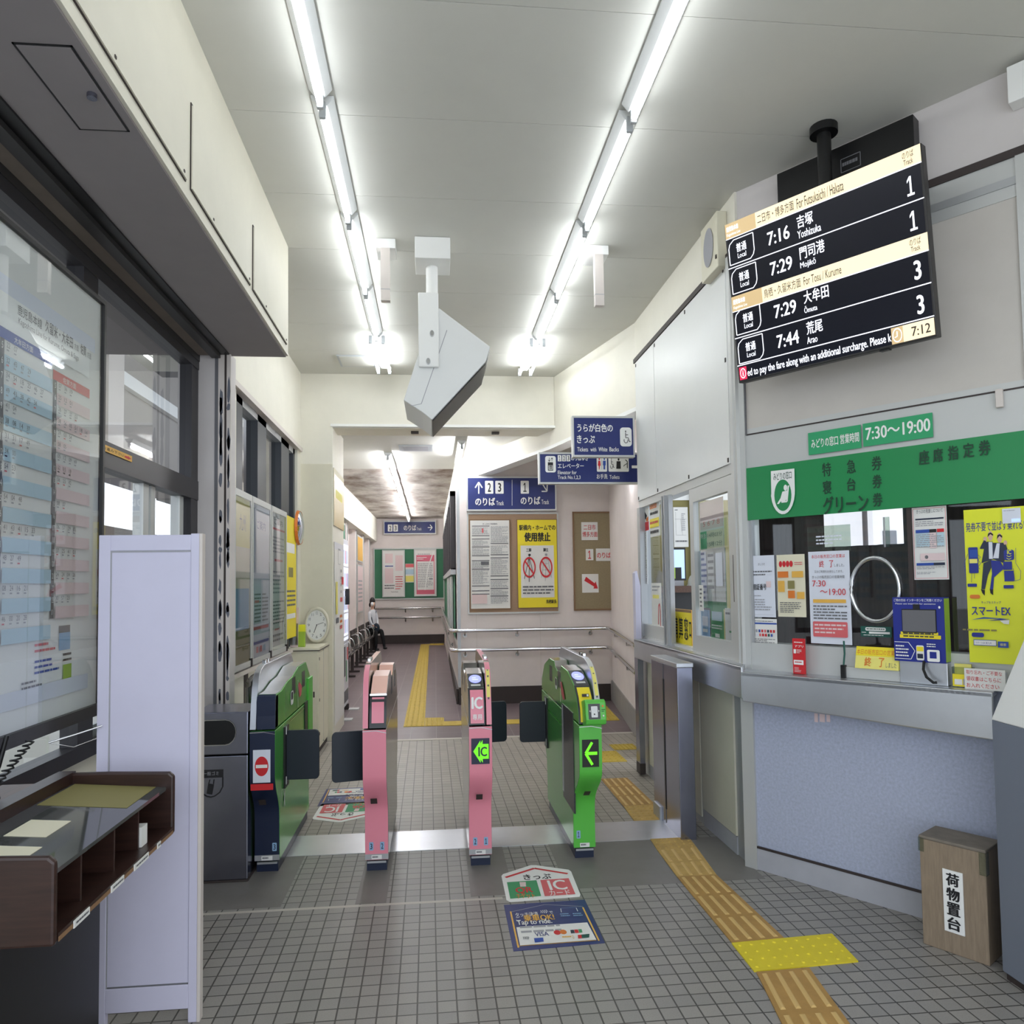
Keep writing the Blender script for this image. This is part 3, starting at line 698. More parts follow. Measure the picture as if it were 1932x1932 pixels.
        m = MB(); m.quad(O, O+U, O+U+V, O+V, 'gate_dark')
        m.draw(O, U, V, n, [('r', .18, .80, .82, .93, 'aluminium_pale'), ('e', .5, .42, .42, .30, 'gate_display'), ('l', .3, .3, .7, .55, 2, 'gate_display_core')], base=.002)
        m.obj('display', t)
    gp = smooth([(-prot+.0, .895), (-prot+.02, 1.02), (-prot*.55, 1.17), (-prot*.1, 1.235), (0.10, 1.262)], 1)+[(L-.24, 1.262)]+smooth([(L-.10, 1.26), (L+.0, 1.19), (L+prot*.5, 1.05), (L+prot-.0, .895)], 1)
    m = MB(); m.prism(gp, 'x', gx0, gx1, trim)
    fx = [(a-.003, b+.001) for a, b in gp if a < 0.09]
    m.strip(fx, 'x', gx0+.001, gx1-.001, 'gate_pink' if style in ('plain', 'ic_only') else ('aluminium_pale' if style == 'exit_green' else 'stainless'))
    if style in ('plain', 'ic_only'): m.strip([(a, b+.002) for a, b in gp if 0.08 < a < L-.2 and b > 1.2] + [(L-.1, 1.262)], 'x', gx0, gx1, 'gate_peach' if style == 'plain' else 'gate_pink', False)
    if style in ('ic_only', 'exit_green'):
        q = [(a-.005, b+.001) for a, b in gp if a < -.0 and b > .99]; m.strip(q, 'x', gx0+.006, gx1-.006, 'yellow_pale')
        for a, b in q[::1]: m.box((gx0+.012, a-.006, b-.012), (gx1-.012, a-.002, b+.0), 'ink_grey')
    m.obj('guard_fin', t, bevel=0.002, seg=1)
    for yy in (0.16, 0.24):
        m = MB(); m.box((gx0+gw*.15, yy, 1.26), (gx1-gw*.15, yy+.05, 1.285), 'chrome'); m.obj('sensor', t, bevel=0.004)
    # recess with the flap hinge on the aisle side
    return t, h, prot, L
def flap(t, side, h, y, z0=0.515, z1=0.83, ln=0.215, skew=0.0):
    m = MB(); x0 = side*h; pts = []
    for cx, cz, a0 in ((ln-.025, z0+.03, -90), (ln-.025, z1-.03, 0)):
        for q in range(6): a = math.radians(a0+18*q); pts.append((cx+.025*math.cos(a), cz+.03*math.sin(a)))
    pts += [(0, z1), (0, z0)]
    n = len(pts); vs = []
    for yy in (y, y+.022): vs += [(x0+side*px, yy+skew*px, pz) for px, pz in pts]
    fs = [tuple(range(n)), tuple(range(n, 2*n))[::-1]]+[(k, n+k, n+(k+1) % n, (k+1) % n) for k in range(n)]
    m.add(vs, fs, 'navy_flap'); o = m.obj('flap', t, bevel=0.004)
    m = MB(); m.box((min(x0, x0+side*.012), y-.05, z0-.04), (max(x0, x0+side*.012), y+.07, z1+.03), 'black')
    for zz in (z0-.02, z1-.02): m.tube([(x0+side*.012, y-.02, zz), (x0+side*.012, y-.02, zz+.05)], .008, 'chrome', 8)
    m.obj('hinge_post', t)
G3 = gate('green sided gate with navy front and red no entry sign beside the steel bin', -1.045, 4.70, 0.150, 0.13, 1.05, -1, 'navy', 'gate_green_side', 'stainless', 'stainless', 'no_entry', [(.8, '3')])
flap(G3[0], 1, G3[1], 0.16)
G2 = gate('pink gate with plain peach top, between the no entry gate and the card only gate', -0.372, 4.63, 0.142, 0.13, 1.05, -1, 'gate_pink', 'gate_silver', 'gate_silver', 'gate_peach', 'plain', [(.27, '3'), (.74, '2')])
flap(G2[0], -1, G2[1], 0.16, skew=-.25)
G1 = gate('pink card only gate with oval display and IC lettering', 0.268, 4.63, 0.142, 0.13, 1.05, 1, 'gate_pink', 'gate_silver', 'gate_silver', 'gate_silver', 'ic_only', [(.27, '2'), (.74, '1')])
flap(G1[0], 1, G1[1], 1.12, skew=.2)
G0 = gate('bright green gate with yellow panel, code reader box and arrow sign near the fare window', 0.935, 4.67, 0.140, 0.24, 1.08, 1, 'gate_green', 'gate_green_side', 'stainless', 'gate_silver', 'exit_green', [(.22, '1')])
flap(G0[0], -1, G0[1], 1.06)
# details of single gates
t, h, pr, L = G0
m = MB(); rb = [(-.245, .885), (-.325, .905), (-.335, .935), (-.315, 1.035), (-.29, 1.05), (-.20, 1.03), (-.20, .885)]
m.prism(rb, 'x', -.045, h+.012, 'gate_green'); b_ = m.obj('code_reader', t, bevel=0.008)
m = MB(); O = Vector((-.045, -.335, .935)); V = Vector((0, .02, .10)); U = Vector((h+.057, 0, 0)); n = Vector((0, -.98, .19))
m.draw(O, U, V, n, [('r', .14, .08, .70, .97, 'black_gloss'), ('rr', .27, .22, .58, .86, .03, 'aluminium_pale'), ('e', .42, .68, .035, .045, 'ink'), ('p', [(.18,.5),(.235,.43),(.235,.57)], 'paper'), ('p', [(.66,.5),(.61,.43),(.61,.57)], 'paper'), ('e', .83, .22, .05, .06, 'orange'), ('l', .76, .38, .94, .58, 2, 'green_ink'), ('e', .84, .78, .04, .05, 'paper')], base=.0015)
m.obj('reader_window', b_)
m = MB(); m.box((-h-.004, -.06, .30), (-h+.006, .34, .93), 'gate_dark'); m.box((-h-.006, .30, .34), (-h+.004, .345, .92), 'aluminium'); m.obj('side_recess', t)
m = MB()
m.draw((-h-.0, 1.0, .70), (0, -1.2, 0), (0, 0, .42), (-1, 0, 0), [('s', [(0,.53),(.82,.53)], .006, 'gate_silver'), ('s', [(0,.82),(.7,.82)], .006, 'gate_green'), ('rr', .32, .10, .40, .30, .02, 'paper'), ('rr', .335, .12, .385, .24, .01, 'ink'), ('p', [(.52,.12),(.56,.10),(.62,.22),(.66,.34),(.60,.38),(.55,.30)], 'red_pale'), ('r', .515, .05, .522, .45, 'paper')], base=.002)
m.obj('side_markings', t)
t, h, pr, L = G3
m = MB()
m.draw((h, -.1, .70), (0, 1.2, 0), (0, 0, .42), (1, 0, 0), [('s', [(.35,.62),(1,.62)], .006, 'gate_silver'), ('rr', .36, .16, .44, .38, .02, 'paper'), ('rr', .375, .18, .425, .30, .01, 'ink'), ('p', [(.58,.14),(.62,.10),(.70,.2),(.68,.34),(.62,.36)], 'red_pale'), ('r', .565, .05, .572, .5, 'paper')], base=.002)
m.draw((h, -.05, .35), (0, .4, 0), (0, 0, .12), (1, 0, 0), [('e', .45, .5, .05, .16, 'navy'), ('s', [(.4,.05),(.5,.95)], .03, 'paper'), ('s', [(.5,.1),(.4,.9)], .03, 'paper')], base=.002)
m.obj('side_markings', t)
m = MB(); m.box((h-.002, .86, .52), (h+.006, .98, .90), 'gate_dark'); m.box((h-.002, .98, .5), (h+.012, 1.16, 1.06), 'gate_green'); m.obj('rear_reader', t, bevel=.004)
m = MB(); m.prism([(-.13+.006, .90), (-.125, 1.06), (-.11, 1.09), (-.05, 1.09), (-.05, .90)], 'x', -h+.038, h, 'navy'); m.obj('front_cap', t)
for t, h, pr, L in (G2, G1):   # clear side fins seen past the pink fronts
    pass

# ================================================================ left side
# ---- steel litter bin
t = thing('litter_bin', 'tall steel litter bin with an oval slot left of the no entry gate', 'bin', (-1.295, 4.57, 0))
m = MB(); m.box((-.165, 0, .012), (.165, .34, .745), 'stainless_dark'); m.box((-.17, -.004, 0), (.17, .342, .012), 'base_dark'); m.obj('body', t, bevel=.006)
m = MB(); m.box((-.165, 0, .752), (.165, .34, 1.005), 'stainless_dark'); hd = m.obj('hood', t, bevel=.006)
m = MB(); pts = arc(-.085, .885, .062, 90, 270, 8)+arc(.035, .885, .062, -90, 90, 8)
m.poly([(a, -.003, .885+(b-.885)*1.25) for a, b in pts], 'chrome'); m.poly([(a*.95, -.006, .885+(b-.885)*1.15) for a, b in pts], 'black'); m.obj('slot', hd)
m = MB(); m.draw((-.125, 0, .50), (.15, 0, 0), (0, 0, .17), (0, -1, 0), [('r', .02, .02, .98, .3, 'ink'), ('t', '一般ゴミ', .2, .08, .8, .22, 'ink_pale'), ('s', [(.04,.28),(.04,.62),(.16,.82),(.35,.94),(.5,.97),(.65,.94),(.84,.82),(.96,.62),(.96,.28)], .045, 'ink'), ('p', [(.4,.5),(.62,.54),(.55,.88),(.34,.84)], 'ink'), ('s', [(.42,.5),(.46,.36)], .03, 'ink'), ('s', [(.6,.53),(.62,.36)], .03, 'ink')]); m.obj('marking', t)
# ---- white partition board
t = thing('partition_board', 'tall white painted partition board standing behind the writing desk', 'partition', (-1.175, 3.14, 0), 0.0)
m = MB()
for a, b in (((-.20, 0, 0), (-.155, .03, 1.975)), ((.165, 0, 0), (.20, .03, 1.98)), ((-.155, 0, 1.91), (.165, .03, 1.975)), ((-.155, 0, .055), (.165, .03, .15))): m.box(a, b, 'panel_paint')
m.box((.199, -.002, 0), (.212, .04, 1.98), 'paint_edge'); m.obj('frame', t, bevel=.002, seg=1)
m = MB(); m.box((-.155, .006, .15), (.165, .02, 1.91), 'panel_paint')
m.box((-.157, .004, .148), (.167, .008, .156), 'ink_grey'); m.box((-.157, .004, 1.903), (.167, .008, 1.912), 'ink_pale'); m.box((-.157, .003, .15), (-.150, .009, 1.91), 'ink_pale'); m.obj('panel', t)
# ---- departure timetable in its frame
pl = on_left(-1.50)
y0, y1, z0, z1 = 1.9, 3.43, 1.20, 3.06
T = Matrix(((0, 0, 1, -1.5), (1, 0, 0, y0), (0, 1, 0, z0), (0, 0, 0, 1))); W_, H_ = y1-y0, z1-z0
t = thing('timetable_board', 'large framed train timetable hung before the left window', 'timetable', T=T)
m = MB(); fw = .018
for a, b in (((0,0,-.03),(fw,H_,.02)), ((W_-fw,0,-.03),(W_,H_,.02)), ((fw,0,-.03),(W_-fw,.05,.02)), ((fw,H_-fw,-.03),(W_-fw,H_,.02))): m.box(a, b, 'dark_metal')
m.obj('frame', t)
m = MB(); m.box((fw, .05, -.02), (W_-fw, H_-fw, 0), 'paper'); m.box((fw, .05, 0), (W_-fw, .30, .001), 'white')
it = [('r', .0, .10, .965, .135, 'paper_blue'), ('r', .0, .135, .93, .205, 'white'),
      ('t', '鹿児島本線', .56, .140, .67, .162, 'ink_grey', .0), ('t', '久留米・大牟田', .685, .133, .83, .160, 'ink_grey', .01), ('t', '方面', .838, .143, .862, .158, 'ink_grey'), ('t', '佐賀', .872, .134, .905, .159, 'ink_grey', .01), ('t', '方面', .912, .143, .936, .158, 'ink_grey'),
      ('t', 'Kagoshima Line for Kurume, Omuta & Saga', .56, .168, .86, .184, 'ink_grey')]
m.draw((fw, .05, 0), (W_-2*fw, 0, 0), (0, H_-.068, 0), (0, 0, 1), it, base=.002)
hours = ['5', '6', '7', '8', '9', '10', '11', '12', '13', '14', '15', '16', '17', '18', '19', '20', '21', '22', '23', '0']
def timetable(x0, x1, top, bot, head, shade, word, n=20):
    it = [('r', x0, top, x1, top+.022, head), ('t', word, x0+.25*(x1-x0), top+.005, x0+.6*(x1-x0), top+.018, 'white'), ('r', x0, top+.022, x0+.018, bot, 'ink_grey')]
    dh = (bot-top-.022)/n; rnd = random.Random(int(x0*100))
    for r in range(n):
        y = top+.022+dh*r
        if r % 2: it.append(('r', x0+.018, y, x1, y+dh, shade))
    m.draw((fw, .05, 0), (W_-2*fw, 0, 0), (0, H_-.068, 0), (0, 0, 1), it, base=.002)
    it = []
    for r in range(n):
        y = top+.022+dh*r
        it.append(('t', hours[r], x0+.004, y+dh*.25, x0+(.010 if len(hours[r]) == 1 else .014), y+dh*.7, 'white'))
        for k in range(rnd.randint(2, 4) if r not in (2, 3, 12, 13) else rnd.randint(4, 6)):
            xx = x0+.024+k*.030
            if xx < x1-.02: it.append(('t', '%02d' % rnd.randint(0, 59), xx, y+dh*.15, xx+.014, y+dh*.5, 'ink_grey')); it.append(('r', xx, y+dh*.62, xx+.010, y+dh*.72, 'ink_pale' if rnd.random() < .8 else 'red_pale'))
    m.draw((fw, .05, 0), (W_-2*fw, 0, 0), (0, H_-.068, 0), (0, 0, 1), it, base=.0062, step=0)
timetable(.06, .475, .20, .84, 'blue_print', 'sky_print', '久留米方面')
timetable(.49, .725, .205, .825, 'blue_print', 'sky_print', '大牟田方面')
timetable(.730, .935, .232, .782, 'red_pale', 'rose_print', '佐賀方面')
it = [('r', .78, .800, .84, .816, 'ink_grey'), ('r', .78, .816, .84, .855, 'blue_pale'), ('l', .66, .83, .76, .855, 2, 'red_pale'), ('l', .66, .865, .79, .90, 3, 'blue_print'), ('l', .80, .86, .845, .885, 2, 'ink'), ('r', .80, .888, .845, .92, 'lime_dull'), ('r', 0, .92, .94, .955, 'paper_blue'), ('l', .6, .905, .70, .925, 2, 'ink_grey')]
m.draw((fw, .05, 0), (W_-2*fw, 0, 0), (0, H_-.068, 0), (0, 0, 1), it, base=.002)
fc = m.obj('printed_face', t)
m = MB(); m.quad((fw, .05, .012), (W_-fw, .05, .012), (W_-fw, H_-fw, .012), (fw, H_-fw, .012), 'pane'); m.obj('cover_glass', t)
# ---- writing desk with pigeonholes, seen end on
t = thing('writing_desk', 'dark brown writing desk with glass top and pigeonholes under the timetable', 'desk', (-1.25, 2.03, 0))
prof = [(-.16, .83), (.262, .83), (.262, 1.045), (.245, 1.06), (.02, 1.068), (-.16, 1.068)]
for k, (a, b) in enumerate(((0, .022), (.862, .888))):
    m = MB(); m.prism(prof, 'y', a, b, 'wood_dark'); m.obj('end_panel', t, bevel=.008)
m = MB(); m.prism([(-.16, .83), (.25, .83), (.262, .838), (.262, .856), (-.16, .856)], 'y', .022, .862, 'wood_dark'); sh = m.obj('lower_shelf', t)
m = MB(); m.box((.2615, .024, .834), (.2635, .86, .846), 'cork_rail'); m.obj('shelf_edge', sh)
for y0, y1 in ((.10, .19), (.33, .42), (.50, .62), (.70, .73)):
    m = MB(); m.box((.263, y0, .832), (.266, y1, .852), 'paper'); m.draw((.266, y0, .834), (0, y1-y0, 0), (0, 0, .016), (1, 0, 0), [('l', .1, .1, .9, .9, 1, 'ink_grey')]); m.obj('shelf_label', sh)
for y0 in (.22, .44, .63):
    m = MB(); m.box((-.10, y0, .856), (.225, y0+.01, .99), 'wood_dark'); m.obj('divider', t)
m = MB(); m.box((-.14, .022, .856), (-.12, .862, 1.03), 'black'); m.obj('back_board', t)
m = MB(); vs = [(-.10, .022, 1.03), (.235, .022, 1.005), (.235, .862, 1.005), (-.10, .862, 1.03)]
m.add(vs+[Vector(v)-UP*.012 for v in vs], [(0,1,2,3), (7,6,5,4), (0,4,5,1), (1,5,6,2), (2,6,7,3), (3,7,4,0)], 'desk_glass'); m.obj('glass_top', t)
m = MB(); m.box((-.16, .0, 1.03), (-.10, .888, 1.072), 'wood_dark'); m.box((-.36, -.6, 1.0), (-.16, .888, 1.03), 'wood_mid'); m.box((-.36, -.6, .95), (-.16, .888, 1.0), 'wood_dark'); m.obj('rear_ledge', t)
m = MB(); m.box((-.16, .05, 0), (.03, .80, .83), 'black'); m.obj('pedestal', t)
for k, (x0, y0, x1, y1, q) in enumerate(((-.03, .30, .09, .45, 'lying in the middle of the desk glass'), (.0, .06, .12, .22, 'on the near end of the desk glass'), (-.09, .60, .20, .86, 'covering the far end of the desk glass'), (-.09, .03, -.01, .2, 'along the rear edge of the desk glass'))):
    zz = lambda x: 1.03-(x+.10)*.0746
    m = MB(); a = [(x0, y0), (x1, y0), (x1, y1), (x0, y1)]; vs = [(-1.25+x, 2.03+y, zz(x)+.0016) for x, y in a]
    m.add(vs+[Vector(v)-UP*.0012 for v in vs], [(0,1,2,3), (7,6,5,4), (0,4,5,1), (1,5,6,2), (2,6,7,3), (3,7,4,0)], 'paper_cream' if k != 2 else 'khaki'); tag(m.obj('paper_slip'), 'pale paper '+q, 'paper', 'papers on the writing desk')
m = MB(); m.box((-1.10, 2.66+.02, .857), (-1.02, 2.73, .925), 'paper'); tag(m.obj('slip_stack'), 'block of white slips standing in the far pigeonhole of the desk', 'paper')
t = thing('pen_stand', 'black pen on a spiral cord in its stand at the back of the desk', 'pen', (-1.50, 2.62, 1.031))
m = MB(); m.tube([(0, 0, 0), (0, 0, .03), (0.01, 0, .06)], [.05, .045, .025], 'black', 14); m.obj('base', t)
m = MB(); m.tube([(0.01, 0, .05), (.03, .02, .13), (.05, .03, .23)], .008, 'black', 8); m.obj('pen', t)
m = MB(); pth = [(.02+.0022*k+.014*math.cos(k*1.4), .01+.001*k+.014*math.sin(k*1.4), .06+.0034*k) for k in range(44)]; m.tube(pth, .0035, 'black', 6); m.obj('spiral_cord', t)
m = MB(); m.tube([(-1.50, 3.02, 1.16), (-1.42, 3.08, 1.18), (-1.35, 3.13, 1.20)], .004, 'chrome', 6); m.tube([(-1.50, 3.02, 1.16), (-1.43, 3.07, 1.13), (-1.37, 3.13, 1.15)], .002, 'chrome', 6)
tag(m.obj('wire_tie'), 'thin wire tying the partition board to the window rail', 'wire')
# ---- grey steel trolley frame at the very edge
t = thing('steel_stand', 'grey steel stand leaning against the near end of the writing desk', 'stand', (-1.08, 1.86, 0))
m = MB(); m.tube([(-.06, -.35, .96), (.005, -.02, .76), (.012, .0, .72), (.012, .0, 0)], .016, 'aluminium', 4); m.obj('front_rail', t)
m = MB(); m.tube([(-.14, -.35, .90), (-.05, .03, .73), (-.05, .03, 0)], .012, 'aluminium', 4); m.obj('rear_rail', t)
# ---- yellow strip sign on the window transom
poster('direction_sticker', 'orange sticker with a red arrow on the dark window transom', 'sticker', on_left(-1.652), (190, 836), (248, 872), 'amber',
       [('t', 'お進み下さい', .05, .25, .72, .75, 'ink'), ('p', [(.74,.4),(.84,.4),(.84,.25),(.97,.55),(.84,.85),(.84,.7),(.74,.7)], 'red')])
# ---- framed notices on the left wall
pl = on_left(-1.475)
def wall_T(y0, y1, z0): return Matrix(((0, 0, 1, -1.475), (1, 0, 0, y0), (0, 1, 0, z0), (0, 0, 0, 1)))
NB = [('pale yellow framed poster, nearest of the notices under the slatted window', 5.52, 6.03, 'paper_cream', [('r', 0, 0, 1, .3, 'yellow_pale'), ('r', .05, .55, .95, .8, 'blue_pale'), ('r', 0, .8, 1, 1, 'khaki'), ('t', '九州', .3, .1, .7, .2, 'ink_grey')]),
      ('framed notice with a blue band near its foot, second from the window column', 6.05, 6.72, 'paper_blue', [('r', 0, 0, 1, .1, 'paper_blue'), ('t', 'ご案内', .25, .1, .75, .16, 'blue_print'), ('l', .12, .58, .5, .78, 8, 'ink_grey'), ('l', .55, .58, .92, .78, 8, 'ink_grey'), ('l', .12, .62, .5, .66, 1, 'red_pale'), ('r', .06, .80, .94, .82, 'red_pale'), ('r', .06, .895, .94, .915, 'blue_print'), ('r', .2, .93, .32, .97, 'red_pale'), ('r', .4, .93, .52, .97, 'red'), ('r', .6, .93, .72, .97, 'blue_pale')]),
      ('framed white notice of large print lines, third from the window column', 6.75, 7.42, 'paper', [('t', 'ご案内', .2, .04, .8, .085, 'ink_grey', .02), ('r', .05, .11, .95, .125, 'red_pale'), ('l', .08, .17, .95, .30, 5, 'ink_pale'), ('l', .2, .33, .8, .37, 1, 'red_pale'), ('l', .08, .42, .95, .60, 6, 'ink_pale'), ('l', .08, .64, .95, .82, 7, 'ink_grey'), ('l', .2, .84, .7, .87, 1, 'red'), ('l', .08, .88, .8, .95, 2, 'ink_grey')])]
for lb, a, b, bs, it in NB:
    T = wall_T(a, b, 1.13); t = thing('notice_frame', lb, 'notice', T=T, group='framed notices on the left wall')
    ww, hh = b-a, 1.365; m = MB(); q = .03
    for p0, p1 in (((0,0,-.03),(q,hh,.012)), ((ww-q,0,-.03),(ww,hh,.012)), ((q,0,-.03),(ww-q,.045,.012)), ((q,hh-.05,-.03),(ww-q,hh,.012))): m.box(p0, p1, 'aluminium_pale')
    m.box((ww-.03, -.005, -.02), (ww+.0, .06, .02), 'base_dark'); m.obj('frame', t)
    m = MB(); m.box((q, .045, -.02), (ww-q, hh-.05, 0), bs); m.draw((q, .045, 0), (ww-2*q, 0, 0), (0, hh-.095, 0), (0, 0, 1), it); m.obj('printed_face', t)
    m = MB(); m.quad((q, .045, .009), (ww-q, .045, .009), (ww-q, hh-.05, .009), (q, hh-.05, .009), 'pane_dim'); m.obj('cover_glass', t)
poster('wall_poster', 'bright yellow poster between the framed notices and the pillar', 'poster', pl, (537, 970), (558, 1200), 'lime_dull', [('r', 0, 0, 1, 1, 'yellow'), ('r', .15, .22, .85, .30, 'paper'), ('r', .3, .42, .7, .50, 'khaki'), ('l', .1, .6, .9, .75, 4, 'ink_grey'), ('r', .1, .8, .9, .84, 'paper')])
t = thing('corner_mirror', 'oval safety mirror with orange rim at the end of the left wall', 'mirror', (-1.47, 8.02, 2.39))
m = MB(); m.tube([(-.05, 0, 0), (0.0, 0, 0)], .02, 'base_dark', 8); m.obj('bracket', t)
m = MB(); n = 24; R = [[(.004+.03*q, .20*math.cos(2*math.pi*k/n)*(1-.06*q), .19*math.sin(2*math.pi*k/n)*(1-.06*q)) for k in range(n)] for q in (0, 1)]
m.add(R[0]+R[1], [(k, (k+1) % n, n+(k+1) % n, n+k) for k in range(n)], 'orange'); m.obj('rim', t)
m = MB(); R = [[(.03+.035*(1-q*q), .19*q*math.cos(2*math.pi*k/n), .18*q*math.sin(2*math.pi*k/n)) for k in range(n)] for q in (1, .75, .5, .25, .02)]
m.add([v for r in R for v in r], [(j*n+k, j*n+(k+1) % n, (j+1)*n+(k+1) % n, (j+1)*n+k) for j in range(4) for k in range(n)], 'mirror_face', True); m.obj('mirror_glass', t)
# ---- cream cabinet with clock and leaflets on it
t = thing('storage_cabinet', 'cream painted cabinet against the pillar behind the no entry gate', 'cabinet', (-1.365, 8.17, 0))
m = MB(); m.box((-.15, -.34, .06), (.14, .36, 1.09), 'cabinet_cream'); m.box((-.15, -.33, 0), (.13, .36, .06), 'base_dark'); m.obj('body', t, bevel=.004, seg=1)
m = MB(); m.box((-.16, -.355, 1.09), (.155, .36, 1.115), 'cabinet_cream'); m.box((-.155, -.357, 1.084), (.157, .36, 1.092), 'base_dark'); m.obj('top_board', t)
m = MB(); m.box((.14, -.32, .10), (.146, -.01, 1.06), 'cabinet_cream'); d = m.obj('door', t)
m = MB()
for zz in (.2, .55, .98): m.box((.146, -.30, zz), (.150, -.285, zz+.03), 'base_dark')
m.obj('hinge', d)
m = MB(); m.box((.14, .0, .10), (.146, .34, 1.06), 'cabinet_cream'); m.box((.139, -.008, .08), (.1465, -.002, 1.07), 'ink_pale'); m.obj('door', t)
m = MB(); m.box((-.13, -.346, .1), (.12, -.34, 1.05), 'cabinet_cream'); m.box((.09, -.349, .6), (.105, -.345, .66), 'base_dark'); m.obj('front_panel', t)
t = thing('wall_clock', 'round cream wall clock standing on the cabinet', 'clock', (-1.335, 8.46, 1.117), 0)
def ell(rx, rz, y, n=36): return [(rx*math.cos(2*math.pi*k/n), y, .205+rz*math.sin(2*math.pi*k/n)) for k in range(n)]
m = MB(); n = 36; rings = [ell(.138, .203, .03), ell(.14, .205, 0), ell(.133, .196, -.03), ell(.118, .176, -.035), ell(.112, .168, -.02)]
m.add([v for r in rings for v in r], [(j*n+k, j*n+(k+1) % n, (j+1)*n+(k+1) % n, (j+1)*n+k) for j in range(4) for k in range(n)], 'cabinet_cream', True); m.add(rings[0], [tuple(range(n))], 'cabinet_cream'); m.obj('case', t)
m = MB(); m.add(ell(.114, .17, -.018), [tuple(range(n))], 'white')
it = [('t', str(k), .5+.40*math.sin(k*math.pi/6)-.045, .5-.40*math.cos(k*math.pi/6)-.045, .5+.40*math.sin(k*math.pi/6)+.045, .5-.40*math.cos(k*math.pi/6)+.045, 'ink_grey') for k in range(1, 13)]
m.draw((-.112, -.018, .205-.168), (.224, 0, 0), (0, 0, .336), (0, -1, 0), it, step=0); m.obj('dial', t)
m = MB(); m.draw((-.112, -.022, .205-.168), (.224, 0, 0), (0, 0, .336), (0, -1, 0), [('s', [(.5,.5),(.36,.76)], .03, 'ink'), ('s', [(.54,.485),(.84,.42)], .02, 'ink'), ('e', .5, .5, .025, .025, 'ink')]); m.obj('hands', t)
m = MB(); m.box((-.035, -.02, 0), (.035, .03, .22), 'lime_dull', Matrix.Rotation(-.12, 4, 'X')); m.box((-.036, -.022, 0.16), (.036, .032, .235), 'lime', Matrix.Rotation(-.12, 4, 'X')); o = m.obj('leaflet_box'); o.location = (-1.42, 7.97, 1.117); tag(o, 'lime green leaflet box leaning on the cabinet top', 'leaflet box')
m = MB(); m.box((-.04, -.01, 0), (.04, .01, .42), 'rose_print', Matrix.Rotation(-.1, 4, 'X')); m.box((-.04, -.013, .02), (.04, -.01, .25), 'acrylic', Matrix.Rotation(-.1, 4, 'X')); o = m.obj('leaflet_holder'); o.location = (-1.49, 7.93, 1.117); tag(o, 'tall clear holder of pink leaflets at the left of the cabinet top', 'leaflet holder')
# ---- bent pipe behind the bin
m = MB(); m.tube([(-1.36, 5.55, .55), (-1.36, 5.55, 1.02)]+[(-1.36+.08*(1-math.cos(a)), 5.55, 1.02+.08*math.sin(a)) for a in (.3, .6, .9, 1.2, 1.57)]+[(-1.16, 5.55, 1.10)], .035, 'gate_silver', 12); m.tube([(-1.36, 5.55, 0), (-1.36, 5.55, .55)], .035, 'gate_silver', 12)
tag(m.obj('guard_rail'), 'bent steel guard rail behind the bin beside the no entry gate', 'rail')

# ================================================================ things hung from the ceiling
def art(pl, tl, br, items):
    """Artwork measured on the photograph turned into fractions of the sheet it is printed on."""
    a = pl.at(*tl); b = pl.at(*br); W = (b-a).dot(pl.u); H = (a-b).dot(pl.v); out = []
    def fx(x, y): p = pl.at(x, y); return ((p-a).dot(pl.u)/W, (a-p).dot(pl.v)/H)
    for it in items:
        k = it[0]
        if k in ('r', 'l'): (x0, y0), (x1, y1) = fx(it[1], it[2]), fx(it[3], it[4]); out.append((k, x0, y0, x1, y1)+tuple(it[5:]))
        elif k == 't': (x0, y0), (x1, y1) = fx(it[2], it[3]), fx(it[4], it[5]); out.append((k, it[1], x0, y0, x1, y1)+tuple(it[6:]))
        elif k in ('p', 's'): out.append((k, [fx(*q) for q in it[1]])+tuple(it[2:]))
        elif k in ('e', 'ring'): (x0, y0), (x1, y1) = fx(it[1]-it[3], it[2]-it[4]), fx(it[1]+it[3], it[2]+it[4]); out.append((k, (x0+x1)/2, (y0+y1)/2, (x1-x0)/2, (y1-y0)/2)+tuple(it[5:]))
        elif k == 'rr': (x0, y0), (x1, y1) = fx(it[1], it[2]), fx(it[3], it[4]); out.append((k, x0, y0, x1, y1)+tuple(it[5:]))
    return out
t = thing('monitor_housing', 'white angled monitor housing hanging from a ceiling box above the gates', 'monitor', (0.0, 5.103, ZC-.002))
pl = facing(5.103); o = Vector((0.0, 5.103, ZC-.002))
m = MB(); m.box((-.122, 0, -.155), (.13, .29, 0), 'white'); m.obj('ceiling_box', t, bevel=.004)
m = MB(); m.tube([(-.003, .16, -.15), (-.003, .16, -.55)], .043, 'white', 16); m.obj('pipe', t)
L_ = lambda x, y: ((pl.at(x, y)-o).x, (pl.at(x, y)-o).z)
pr = [L_(*q) for q in ((828, 581), (925, 654), (917, 682), (815, 792), (796, 777), (761.5, 755), (782, 690), (806, 620))]
m = MB(); m.prism(pr[::-1], 'y', .0, .60, 'panel_white'); m.obj('housing', t, bevel=.004, seg=1)
B, Cc, D = Vector((pr[1][0], 0, pr[1][1])), Vector((pr[2][0], 0, pr[2][1])), Vector((pr[3][0], 0, pr[3][1]))
n = Vector((Cc.z-D.z, 0, -(Cc.x-D.x))).normalized()
m = MB(); m.add([Cc+n*.007+Vector((0, .02, 0)), Cc+n*.007+Vector((0, .585, 0)), D+n*.007+Vector((0, .585, 0)), D+n*.007+Vector((0, .02, 0))], [(0, 1, 2, 3)], 'black')
m.add([B+Vector((.003, .02, -.01)), B+Vector((.003, .585, -.01)), Cc+n*.004+Vector((0, .585, 0)), Cc+n*.004+Vector((0, .02, 0))], [(0, 1, 2, 3)], 'black'); m.obj('screen', t)
